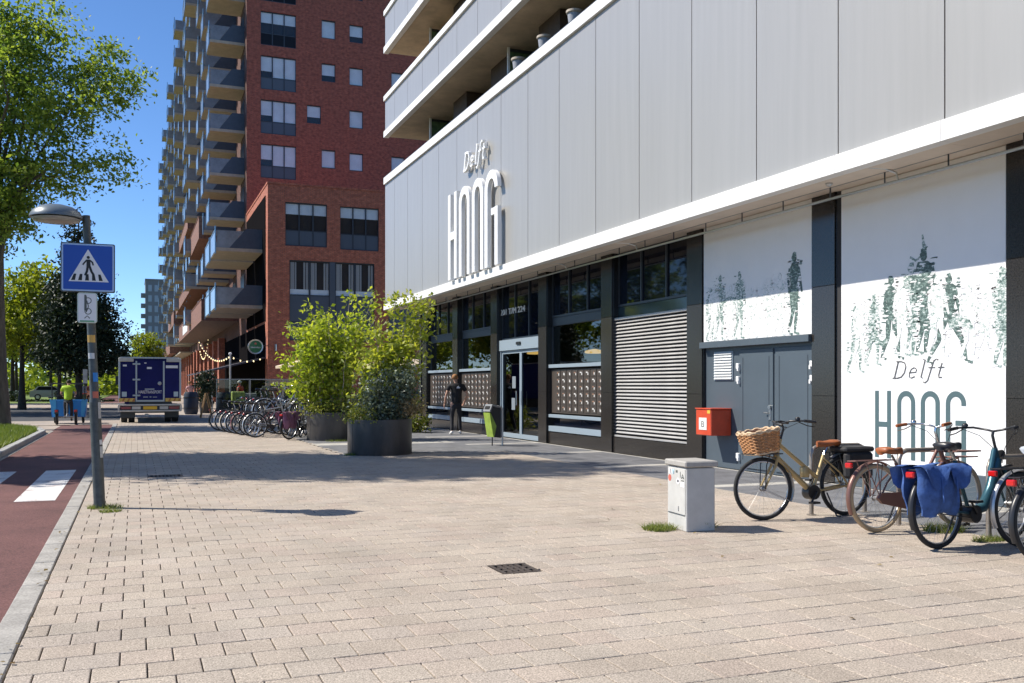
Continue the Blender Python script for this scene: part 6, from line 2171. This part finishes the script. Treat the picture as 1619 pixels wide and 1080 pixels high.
    mb = MB(); mb.ball(hc + Vector((0, 0.082, -0.062)) * sc, 0.024 * sc, 0.008 * sc, 0.007 * sc, 8, 5); mb.build('mouth', mat('lips', (0.38, 0.14, 0.11), 0.5), t, smooth=70, world=False)
    if logo:
        ck = K['chest']
        PL = lambda u, v, d: (ck.x + u * sc, ck.y - (0.185 + d) * sc, ck.z + v * sc)
        mb = MB(); mb.prism([(-0.02, 0.02), (0.07, 0.015), (0.09, 0.05), (0.05, 0.065), (0.03, 0.10), (-0.01, 0.06)], PL, 0, 0.01); mb.build('back_print', logo, t, smooth=0, world=False)
    return t

M_bshirt = mat('black_shirt', (0.012, 0.012, 0.014), 0.85, var=0.4, vscale=10)
M_bjeans = mat('black_jeans', (0.022, 0.022, 0.027), 0.85, var=0.4, vscale=12)
M_wshoe = mat('white_shoe', (0.75, 0.73, 0.70), 0.6)
M_hair = mat('reddish_hair', (0.30, 0.14, 0.05), 0.8, var=0.3, vscale=30)
M_hivis = mat('lime_vest', (0.42, 0.62, 0.015), 0.6, var=0.15, vscale=8)
M_redsh = mat('red_shirt', (0.55, 0.025, 0.02), 0.8)
JW = dict(pelvis=(0, 0, 0.97), chest=(0.02, 0.03, 1.36), neck=(0.0, 0.04, 1.53), head=(-0.03, 0.06, 1.69),
          shL=(-0.20, 0.03, 1.46), elL=(-0.30, -0.03, 1.18), wrL=(-0.345, 0.02, 0.93), shR=(0.22, 0.03, 1.44), elR=(0.34, 0.0, 1.17), wrR=(0.27, 0.16, 0.97),
          hipL=(-0.09, 0, 0.92), knL=(-0.13, -0.02, 0.50), anL=(-0.15, -0.20, 0.09), hipR=(0.09, 0, 0.92), knR=(0.12, 0.10, 0.50), anR=(0.13, 0.06, 0.085), toeL=(-0.2, 1, -0.1), toeR=(0.2, 1, 0))
person('man seen from behind in a black shirt and black jeans walking past the mailboxes', (9.25, 27.95, 0), R(-12), JW, M_bshirt, M_bjeans, M_wshoe, M_hair, 1.03, 0.62, logo=M_swhite)
JS = dict(pelvis=(0, 0, 0.98), chest=(0, 0.10, 1.34), neck=(0, 0.16, 1.50), head=(0.02, 0.2, 1.65), shL=(-0.20, 0.11, 1.43), elL=(-0.28, 0.24, 1.20), wrL=(-0.25, 0.46, 1.12), shR=(0.20, 0.11, 1.43), elR=(0.28, 0.24, 1.20), wrR=(0.25, 0.46, 1.12),
          hipL=(-0.09, 0.0, 0.93), knL=(-0.12, 0.18, 0.58), anL=(-0.12, 0.08, 0.26), hipR=(0.09, 0.0, 0.93), knR=(0.12, 0.14, 0.50), anR=(0.12, 0.06, 0.14), toeL=(0, 1, 0), toeR=(0, 1, 0))
rider = person('rider in a lime high-visibility vest on the blue cargo bike', (-2.48, 41.95, 0.02), 0, JS, M_hivis, M_bjeans, M_sblack, mat('dark_hair', (0.03, 0.02, 0.015), 0.8), 0.98, 0.7)
JR = dict(JW); JR.update(wrR=(0.26, 0.2, 1.0), anL=(-0.12, -0.05, 0.085), wrL=(-0.28, 0.25, 1.02), elL=(-0.28, 0.05, 1.17))
person('person in a red sleeveless top standing beside the yellow-green crate', (5.0, 49.9, 0), R(60), JR, M_redsh, M_bjeans, M_sblack, mat('pale_cap', (0.7, 0.65, 0.6), 0.7), 0.98, 0.15)
person('person in dark clothes on the terrace behind the glass screens', (6.4, 50.6, 0), R(150), JW, M_bshirt, M_bjeans, M_sblack, mat('dark_hair', (0.03, 0.02, 0.015), 0.8), 0.98, 1.2)
person('person in a pale pink top far down the pavement right of the truck', (3.1, 60.0, 0), R(30), JR, mat('pink_top', (0.62, 0.34, 0.32), 0.8), M_bjeans, M_sblack, M_hair, 0.98, 0.6)

# ------------------------------------------------------------------ blue cargo bike
M_cyan = mat('cyan_box', (0.02, 0.22, 0.62), 0.4, coat=0.2)
M_cyanl = mat('pale_cyan_panel', (0.06, 0.36, 0.72), 0.4, coat=0.2)
cg = thing('cargo_bike', 'bright blue four-wheeled cargo bike riding away on the cycle path', 'cargo bike', (-2.5, 41.6, -0.03))
PX_ = lambda u, v, d: (u, d, v)
mb = MB(); mb.prism([(-0.62, 0.26), (0.62, 0.26), (0.68, 0.95), (-0.68, 0.95)], PX_, 1.0, 1.9); mb.build('cargo_box', M_cyan, cg, smooth=0, world=False)
for s in (-1, 1):
    mb = MB(); mb.prism([(s * 0.45, 0.30), (s * 0.56, 0.24), (s * 0.71, 0.98), (s * 0.47, 0.98)], PX_, 0.955, 0.995); mb.build('side_panel', M_cyanl, cg, smooth=0, world=False)
    mb = MB(); mb.tube([(s * 0.6, 0.8, 0.95), (s * 0.6, 0.8, 1.62)], 0.022, 6); mb.build('roof_post', M_bkblack, cg, world=False)
mb = MB(); mb.tube([(-0.68, 0.8, 1.62), (0.66, 0.8, 1.62)], 0.025, 6); mb.build('cross_bar', M_bkblack, cg, world=False)
mb = MB(); mb.tube([(-0.42, 0.15, 1.3), (-0.42, 0.42, 1.14), (0.42, 0.42, 1.14), (0.42, 0.15, 1.3)], 0.02, 6); mb.tube([(0, 0.42, 1.14), (0, 0.5, 0.45)], 0.03, 8); mb.build('handlebar', M_bkblack, cg, world=False)
mb = MB(); mb.tube([(0, 0.0, 0.4), (0, 0.9, 0.35)], 0.04, 8); mb.tube([(0, 0.05, 0.4), (0, -0.05, 0.86)], 0.025, 8); mb.tube([(-0.36, -0.35, 0.3), (0.36, -0.35, 0.3)], 0.03, 8); mb.tube([(0, -0.35, 0.3), (0, 0.0, 0.4)], 0.03, 8); mb.build('frame', M_metal, cg, world=False)
mb = MB(); mb.ball((0, -0.05, 0.9), 0.12, 0.15, 0.05); mb.build('saddle', M_bkblack, cg, world=False)
for (x, y, r) in ((-0.52, 1.45, 0.25), (0.52, 1.45, 0.25), (-0.34, -0.35, 0.27), (0.34, -0.35, 0.27)):
    mb = MB(); mb.lathe([(r - 0.06, -0.05), (r, -0.04), (r, 0.04), (r - 0.06, 0.05)], 20, (x, y, r), 'x'); w = mb.build('wheel', M_tyre, cg, world=False)
    mb = MB(); mb.lathe([(0.10, -0.056), (0.12, -0.052), (0.12, 0.052), (0.10, 0.056)], 14, (x, y, r), 'x'); mb.build('rim', M_rim, w, world=False)
    if y < 0:
        mb = MB(); mb.box(x - 0.05, x + 0.05, -0.69, -0.64, 0.50, 0.58, bev=0.01); mb.build('tail_light', M_rlight, cg, world=False)
        mb = MB(); mb.prism([(x - 0.07, 0.42), (x + 0.07, 0.42), (x + 0.07, 0.60), (x - 0.07, 0.60)], PX_, -0.638, -0.45); mb.build('mudguard', M_bkblack, cg, smooth=0, world=False)

# ------------------------------------------------------------------ navy box truck
M_navy = mat('navy_panel_paint', (0.012, 0.014, 0.105), 0.55, 0.0, 0.15, var=0.15, vscale=2)
M_alu = mat('truck_aluminium', (0.38, 0.38, 0.39), 0.35, 0.7)
M_twhite = mat('truck_white', (0.50, 0.48, 0.45), 0.5, var=0.15, vscale=5)
M_yel = mat('hazard_yellow', (0.62, 0.42, 0.10), 0.5)
M_plate = mat('plate_yellow', (0.70, 0.42, 0.02), 0.5)
tk = thing('box_truck', 'navy blue box truck parked half on the pavement, seen from behind', 'truck', (0.58, 41.1, 0))
def tb(name, x0, x1, y0, y1, z0, z1, m, par=None, bev=0.0, label=None):
    mb = MB(); mb.box(x0, x1, y0, y1, z0, z1, bev=bev); return mb.build(name, m, par or tk, label, world=False, smooth=30 if bev else 0)
tb('box_body', -1.12, 1.12, 0.06, 5.6, 0.86, 2.60, M_navy, bev=0.02)
for s in (-1, 1):
    tb('corner_post', s * 1.15 - 0.035, s * 1.15 + 0.035, 0.0, 0.10, 0.86, 2.60, M_alu, bev=0.01)
    tb('roof_light_box', min(s * 0.62, s * 1.18), max(s * 0.62, s * 1.18), -0.02, 0.09, 2.47, 2.63, M_twhite, bev=0.015)
    tb('rear_panel', min(s * 0.56, s * 1.10), max(s * 0.56, s * 1.10), 0.02, 0.055, 0.98, 2.45, M_navy)
    tb('door_post', s * 0.52 - 0.03, s * 0.52 + 0.03, 0.0, 0.056, 0.88, 2.50, M_alu)
    tb('hazard_board', min(s * 0.58, s * 1.17), max(s * 0.58, s * 1.17), -0.03, 0.02, 0.86, 1.00, M_yel)
    for k in range(3):
        x = s * 0.58 + s * (0.1 + 0.19 * k)
        mb = MB(); mb.prism([(x, 0.865), (x + 0.07, 0.865), (x + 0.13, 0.995), (x + 0.06, 0.995)], PX_, -0.033, -0.0305); mb.build('hazard_stripe', mat('hazard_orange', (0.40, 0.16, 0.04), 0.5), tk, smooth=0, world=False)
    tb('tail_light', min(s * 0.72, s * 1.1), max(s * 0.72, s * 1.1), -0.12, -0.07, 0.56, 0.66, mat('tail_red', (0.22, 0.015, 0.02), 0.25, coat=0.5))
    tb('lamp_plate', min(s * 0.36, s * 0.68), max(s * 0.36, s * 0.68), -0.10, -0.06, 0.55, 0.67, M_twhite)
tb('door', -0.485, 0.485, 0.015, 0.057, 0.93, 2.50, M_navy)
tb('roof_edge', -1.12, 1.12, 0.0, 5.6, 2.602, 2.66, M_alu)
for z in (2.38, 1.75, 1.11):
    tb('hinge', -0.66, -0.37, -0.03, 0.014, z - 0.035, z + 0.035, M_alu, bev=0.01)
tb('door_sill', -0.55, 0.55, -0.01, 0.06, 0.86, 0.925, M_alu)
mb = MB(); mb.lathe([(0.075, 0), (0.075, -0.02), (0.05, -0.03)], 14, (0.36, 0.012, 1.60), 'y'); mb.build('lock', M_alu, tk, world=False)
for (x0, x1, z0, z1) in ((0.60, 1.06, 2.22, 2.33), (-1.02, -0.88, 2.28, 2.35), (-0.12, 0.06, 2.18, 2.26), (-0.22, -0.14, 2.40, 2.44)):
    tb('white_sticker', x0, x1, 0.008, 0.0145 if x0 < 0.5 and x0 > -0.5 else 0.019, z0, z1, M_swhite)
for (x0, x1) in ((-1.06, -0.88), (0.90, 1.07)):
    tb('square_sticker', x0, x1, 0.012, 0.019, 1.06, 1.26, mat('pale_sticker', (0.45, 0.55, 0.60), 0.5))
def ttext(s, x0, x1, z0, h):
    vs, fs = text_geo(s, 0.3, 0.0, 0.004)
    wd = max(v[0] for v in vs); hh = max(v[1] for v in vs)
    mb = MB(); mb.add([(x0 + v[0] * (x1 - x0) / wd, 0.009 - v[2], z0 + v[1] * h / hh) for v in vs], fs); mb.build('lettering', M_swhite, tk, smooth=0, world=False)
ttext('HAKETRANSPORT', -0.44, 0.44, 1.19, 0.12)
for (x0, x1, z0, z1) in ((-0.2, 0.16, 1.345, 1.385), (-0.26, -0.08, 1.03, 1.06), (-0.02, 0.05, 1.03, 1.065), (0.1, 0.26, 1.03, 1.055)):
    tb('small_print', x0, x1, 0.009, 0.0145, z0, z1, M_alu)
# rear bumper frame
tb('bumper_top', -1.2, 1.2, -0.14, -0.06, 0.70, 0.76, M_twhite, bev=0.01); tb('bumper_bottom', -1.2, 1.2, -0.14, -0.06, 0.46, 0.52, M_twhite, bev=0.01)
for s in (-1, 1):
    tb('bumper_end', s * 1.18 - 0.03, s * 1.18 + 0.03, -0.139, -0.061, 0.521, 0.699, M_twhite)
tb('bumper_plate', -1.14, 1.14, -0.058, -0.03, 0.522, 0.698, M_bkblack)
tb('number_plate', -0.26, 0.26, -0.11, -0.08, 0.545, 0.67, M_plate)
tb('chassis', -0.8, 0.8, 0.0, 6.9, 0.40, 0.85, M_bkblack)
for s in (-1, 1):
    for dx in (0.98, 0.70):
        mb = MB(); mb.lathe([(0.2, -0.11), (0.36, -0.12), (0.38, -0.08), (0.38, 0.08), (0.36, 0.12), (0.2, 0.11)], 24, (s * dx, 1.0, 0.37), 'x'); w = mb.build('wheel', M_tyre, tk, world=False)
        if dx > 0.8:
            mb = MB(); mb.lathe([(0.06, -0.13), (0.2, -0.105), (0.2, 0.105), (0.06, 0.13)], 16, (s * dx, 1.0, 0.37), 'x'); mb.build('rim', M_alu, w, world=False)
    mb = MB(); mb.lathe([(0.2, -0.11), (0.36, -0.12), (0.38, -0.08), (0.38, 0.08), (0.36, 0.12), (0.2, 0.11)], 24, (s * 0.92, 5.9, 0.37), 'x'); mb.build('wheel', M_tyre, tk, world=False)
    tb('mud_flap', s * 0.84 - 0.28, s * 0.84 + 0.28, 0.52, 0.53, 0.2, 0.55, M_bkblack)
    mb = MB(); mb.tube([(s * 1.05, 6.7, 1.7), (s * 1.32, 6.5, 1.75)], 0.015, 5); mb.box(s * 1.34 - 0.07, s * 1.34 + 0.07, 6.45, 6.52, 1.55, 1.95); mb.build('mirror', M_bkblack, tk, world=False)
mb = MB(); mb.prism([(5.65, 0.6), (7.45, 0.6), (7.5, 1.25), (7.0, 2.05), (5.65, 2.1)], lambda u, v, d: (d, u, v), -1.0, 1.0); mb.build('cab', M_navy, tk, smooth=0, world=False)
tb('exhaust', -0.2, -0.05, 0.2, 0.5, 0.26, 0.36, M_alu, bev=0.02)

# ------------------------------------------------------------------ cafe terrace at the brick corner
M_cream = mat('cream_canvas', (0.62, 0.50, 0.36), 0.85, var=0.1, vscale=3)
M_awn = mat('dark_awning', (0.045, 0.042, 0.06), 0.85)
M_screen = glass_mat('screen_glass', (0.72, 0.78, 0.76), 0.8)
for i, (x, y) in enumerate(((3.6, 47.1), (5.15, 47.0), (6.7, 46.9), (8.25, 46.8))):
    t = thing('wind_screen', ('glass terrace screen nearest the sandwich board', 'glass terrace screen before the person in red', 'glass terrace screen before the brick corner', 'glass terrace screen hidden partly by the birch')[i], 'glass screen', (x, y, 0), R(-3.5), 'glass screens round the terrace')
    mb = MB(); mb.box(0.03, 1.5, -0.006, 0.006, 0.12, 1.78); mb.build('pane', M_screen, t, smooth=0, world=False)
    mb = MB(); mb.box(0.0, 0.028, -0.02, 0.02, 0, 1.84); mb.box(1.502, 1.53, -0.02, 0.02, 0, 1.84); mb.box(0.029, 1.5, -0.018, 0.018, 1.785, 1.83); mb.box(0.029, 1.5, -0.018, 0.018, 0.06, 0.115); mb.build('frame', M_metal, t, smooth=0, world=False)
rgh = np.random.default_rng(31)
for i, (x, y, w, h) in enumerate(((5.6, 48.6, 1.7, 1.2), (7.6, 48.4, 1.7, 1.25), (9.5, 48.2, 1.6, 1.2))):
    t = thing('hedge_box', ('clipped dark hedge in a box behind the person in red', 'clipped dark hedge in a box before the brick corner', 'clipped dark hedge in a box behind the birch')[i], 'hedge', (x, y, 0), 0, 'boxed hedges on the terrace')
    mb = MB(); mb.box(-w / 2, w / 2, -0.22, 0.22, 0.0, 0.5); mb.build('box', M_bkblack, t, smooth=0, world=False)
    pts = np.stack([rgh.uniform(-w / 2, w / 2, 1500), rgh.uniform(-0.26, 0.26, 1500), rgh.uniform(0.45, h, 1500)], 1)
    link('foliage', leaves_mesh('foliage', pts, 0.09, M_leafD, rgh), t)
t = thing('awning', 'long dark sloping awning over the cafe terrace', 'awning', (5.4, 57.5, 2.3))
mb = MB(); mb.prism([(7.2, 3.22), (4.1, 2.42), (4.1, 2.32), (7.2, 3.12)], lambda u, v, d: (u, d, v), 57.6, 84); mb.build('canvas', M_awn, t, smooth=0)
for y in (57.9, 66, 75, 83.5):
    mb = MB(); mb.tube([(4.2, y, 0), (4.2, y, 2.33)], 0.035, 8); mb.build('post', M_metal, t)
t = thing('parasol', 'cream canvas parasol spread behind the birch shrubs', 'parasol', (9.3, 51.5, 0), 0, 'cream parasols on the terrace')
def mk_par(t):
    mb = MB(); mb.lathe([(0.03, 3.15), (1.25, 2.85), (2.35, 2.55), (2.35, 2.42), (2.3, 2.42), (2.3, 2.52), (1.2, 2.80), (0.03, 3.05)], 8, (0, 0, 0), cap=False); mb.build('canopy', M_cream, t, smooth=0, world=False)
    mb = MB(); mb.tube([(0, 0, 0), (0, 0, 3.2)], 0.03, 8); mb.build('pole', M_metal, t, world=False)
mk_par(t)
dup(t, None, (13.6, 50.5, 0), 0, 'cream canvas parasol glimpsed between the birch and the facade corner')
# string lights
M_bulb = mat('warm_bulb', (1.0, 0.78, 0.42), 0.4, emit=1.4)
def garland(label, a, b, sag, n):
    t = thing('string_lights', label, 'string lights', a, 0)
    A, B = Vector(a), Vector(b)
    pts = [A.lerp(B, i / 20) - Vector((0, 0, sag * 4 * (i / 20) * (1 - i / 20))) for i in range(21)]
    mb = MB(); mb.tube(pts, 0.012, 5); mb.build('cable', M_bkblack, t)
    for k in range(n):
        s = (k + 0.5) / n; p = A.lerp(B, s) - Vector((0, 0, sag * 4 * s * (1 - s) + 0.07))
        mb = MB(); mb.ball(p, 0.038, 0.038, 0.05, 8, 6); mb.build('bulb', M_bulb, t)
garland('string of warm bulbs sagging left from the grey terrace pole', (4.95, 55, 3.2), (4.4, 74, 4.9), 0.75, 16)
garland('string of warm bulbs from the grey pole towards the brick corner', (4.95, 55, 3.2), (7.0, 57.1, 3.2), 0.25, 5)
garland('festoon of warm bulbs hung low on the lit brick piers', (4.6, 76, 4.3), (6.6, 96, 6.2), 1.3, 14)
t = thing('terrace_pole', 'slim grey pole carrying the string lights on the terrace', 'pole', (4.95, 55, 0)); mb = MB(); mb.tube([(4.95, 55, 0), (4.95, 55, 3.25)], 0.05, 10); mb.build('pole', M_twhite, t); mb = MB(); mb.lathe([(0.09, 3.25), (0.09, 3.33), (0.02, 3.36)], 10, (4.95, 55, 0)); mb.build('cap', M_swhite, t)
# round beer sign
M_sgreen = mat('beer_sign_green', (0.012, 0.13, 0.045), 0.3, coat=0.3)
t = thing('round_sign', 'round green illuminated beer sign with a silver ring hung at the brick corner', 'sign', (6.55, 57.0, 3.75))
mb = MB(); mb.lathe([(0.36, -0.07), (0.43, -0.08), (0.43, 0.08), (0.36, 0.07)], 32, (6.55, 57.0, 3.78), 'y', cap=False); mb.build('ring', M_steel, t, smooth=40)
mb = MB(); mb.lathe([(0.01, -0.06), (0.362, -0.055), (0.362, 0.055), (0.01, 0.06)], 32, (6.55, 57.0, 3.78), 'y'); mb.build('face', M_sgreen, t, smooth=40)
vs, fs = text_geo('Heineken', 0.14, 0, 0.003)
wd = max(v[0] for v in vs)
mb = MB(); mb.add([(6.55 - 0.28 + v[0] * 0.56 / wd, 56.93 - v[2], 3.70 + v[1]) for v in vs], fs); mb.build('lettering', M_swhite, t, smooth=0)
mb = MB(); mb.prism([(6.55 + (0.09 if i % 2 == 0 else 0.04) * math.sin(i * math.pi / 5), 3.96 + (0.09 if i % 2 == 0 else 0.04) * math.cos(i * math.pi / 5)) for i in range(10)], lambda u, v, d: (u, d, v), 56.925, 56.94); mb.build('star', M_sred, t, smooth=0)
mb = MB(); mb.tube([(6.98, 57, 3.85), (7.28, 57, 3.85)], 0.02, 6); mb.tube([(7.28, 57.0, 3.85), (7.28, 57.42, 3.85)], 0.02, 6); mb.build('bracket', M_bkblack, t)
# sandwich board, dark bins, plants, delivery crate
M_wood = mat('board_wood', (0.45, 0.27, 0.12), 0.7, var=0.3, vscale=8)
t = thing('sandwich_board', 'wooden folding menu board standing open on the pavement', 'board', (3.12, 46.7, 0))
for s in (-1, 1):
    mb = MB(); mb.tube([(s * 0.02 + 3.12, 46.4, 1.15), (s * 0.26 + 3.12, 46.4, 0.0)], 0.03, 6); mb.tube([(s * 0.02 + 3.12, 47.0, 1.15), (s * 0.26 + 3.12, 47.0, 0.0)], 0.03, 6); mb.build('leg', M_wood, t)
    mb = MB(); mb.quad((s * 0.03 + 3.12, 46.42, 1.1), (s * 0.03 + 3.12, 46.98, 1.1), (s * 0.20 + 3.12, 46.98, 0.3), (s * 0.20 + 3.12, 46.42, 0.3)); mb.build('panel', M_bkblack, t, smooth=0)
for i, (x, y, lb) in enumerate(((2.75, 52.5, 'dark blue barrel bin right of the truck'), (4.05, 48.3, 'dark barrel bin right of the wooden menu board'))):
    t = thing('barrel', lb, 'barrel', (x, y, 0), 0, 'dark barrels on the terrace')
    mb = MB(); mb.lathe([(0.30, 0), (0.36, 0.15), (0.38, 0.6), (0.36, 1.05), (0.31, 1.18)], 18, (x, y, 0)); mb.build('drum', mat('barrel_navy', (0.02, 0.028, 0.05), 0.5), t)
    for z in (0.3, 0.85):
        mb = MB(); mb.lathe([(0.385, z), (0.39, z + 0.06)], 18, (x, y, 0), cap=False); mb.build('hoop', M_bkblack, t)
for i, (x, y, lb) in enumerate(((3.6, 54.5, 'tall dark potted shrub beside the cafe front'), (4.1, 60.0, 'dark potted shrub farther along the cafe front'))):
    t = thing('potted_shrub', lb, 'shrub', (x, y, 0), 0, 'potted shrubs at the cafe')
    mb = MB(); mb.lathe([(0.28, 0), (0.36, 0.6), (0.30, 0.6)], 14, (x, y, 0)); mb.build('pot', M_bkblack, t)
    pts, _ = ell_pts(rgh, [(0, 0, 1.4, 0.55, 0.5, 1.0)], 1800, 18, 0.15); link('foliage', leaves_mesh('foliage', pts, 0.14, M_leafD, rgh), t)
t = thing('delivery_crate', 'yellow-green and white delivery crate on a stand behind the parked bicycles', 'crate', (4.75, 47.8, 0))
mb = MB(); mb.box(4.35, 4.95, 47.4, 47.95, 0.62, 1.22, bev=0.03); mb.build('green_crate', mat('crate_lime', (0.50, 0.56, 0.16), 0.5, var=0.2, vscale=6), t)
mb = MB(); mb.box(4.955, 5.5, 47.42, 47.95, 0.70, 1.14, bev=0.02); mb.build('white_crate', M_twhite, t)
mb = MB(); mb.tube([(4.45, 47.6, 0), (4.45, 47.6, 0.62)], 0.03, 6); mb.tube([(5.4, 47.6, 0), (5.4, 47.6, 0.7)], 0.03, 6); mb.build('stand', M_bkblack, t)
# table and chairs on the terrace
M_tbl = mat('table_wood', (0.30, 0.18, 0.09), 0.6)
for i, (x, y) in enumerate(((6.0, 52.0), (8.2, 51.0))):
    t = thing('terrace_table', ('wooden terrace table behind the person in red', 'wooden terrace table under the cream parasol')[i], 'table', (x, y, 0), 0, 'terrace tables')
    mb = MB(); mb.box(x - 0.6, x + 0.6, y - 0.4, y + 0.4, 0.72, 0.76); mb.build('top', M_tbl, t, smooth=0)
    for dx in (-.5, .5):
        for dy in (-.3, .3):
            mb = MB(); mb.box(x + dx - .03, x + dx + .03, y + dy - .03, y + dy + .03, 0, 0.718); mb.build('leg', M_tbl, t, smooth=0)

# ------------------------------------------------------------------ parked cars across the lawn
def car(label, x, y, rz, col, group='cars parked beyond the lawn'):
    m = mat('car_paint_%d' % int(col[0] * 1000 + col[2] * 100), col, 0.25, coat=0.6)
    t = thing('parked_car', label, 'car', (x, y, 0), rz, group)
    Pc = lambda u, v, d: (u, d, v)
    mb = MB(); mb.prism([(-2.1, 0.3), (2.1, 0.3), (2.15, 0.75), (1.5, 0.92), (0.9, 1.0), (-1.9, 1.0), (-2.15, 0.8)], Pc, -0.85, 0.85); mb.build('body', m, t, smooth=0, world=False)
    mb = MB(); mb.prism([(-1.8, 1.001), (0.95, 1.001), (0.25, 1.46), (-1.35, 1.48)], Pc, -0.74, 0.74); mb.build('cabin', m, t, smooth=0, world=False)
    for s in (-1, 1):
        mb = MB(); mb.prism([(-1.55, 1.05), (0.70, 1.05), (0.18, 1.40), (-1.25, 1.41)], Pc, s * 0.742, s * 0.75); mb.build('window', M_darkw, t, smooth=0, world=False)
        for x_ in (-1.35, 1.3):
            mb = MB(); mb.lathe([(0.2, -0.1), (0.32, -0.1), (0.32, 0.1), (0.2, 0.1)], 16, (x_, s * 0.8, 0.32), 'y'); w = mb.build('wheel', M_tyre, t, world=False)
            mb = MB(); mb.lathe([(0.05, -0.11), (0.2, -0.105), (0.2, 0.105), (0.05, 0.11)], 12, (x_, s * 0.8, 0.32), 'y'); mb.build('rim', M_rim, w, world=False)
        mb = MB(); mb.box(2.13, 2.17, s * 0.65 - 0.15, s * 0.65 + 0.15, 0.62, 0.74); mb.build('headlight', M_swhite, t, world=False)
        mb = MB(); mb.box(-2.17, -2.13, s * 0.65 - 0.15, s * 0.65 + 0.15, 0.72, 0.84); mb.build('tail_light', M_rlight, t, world=False)
car('pale blue parked car seen between the far left tree trunks', -21.5, 122, R(8), (0.10, 0.22, 0.50))
car('white parked car beyond the lawn right of the blue car', -14.5, 126, R(4), (0.70, 0.70, 0.70))
car('silver parked car behind the cargo bike rider across the lawn', -8.2, 112, R(5), (0.40, 0.41, 0.43))
car('dark parked car between the cargo bike and the lamp post', -4.6, 98, R(80), (0.03, 0.03, 0.035))

print('OBJECTS', len(bpy.data.objects), 'TRIS', sum(len(o.data.loops) for o in bpy.data.objects if o.type == 'MESH') // 2)
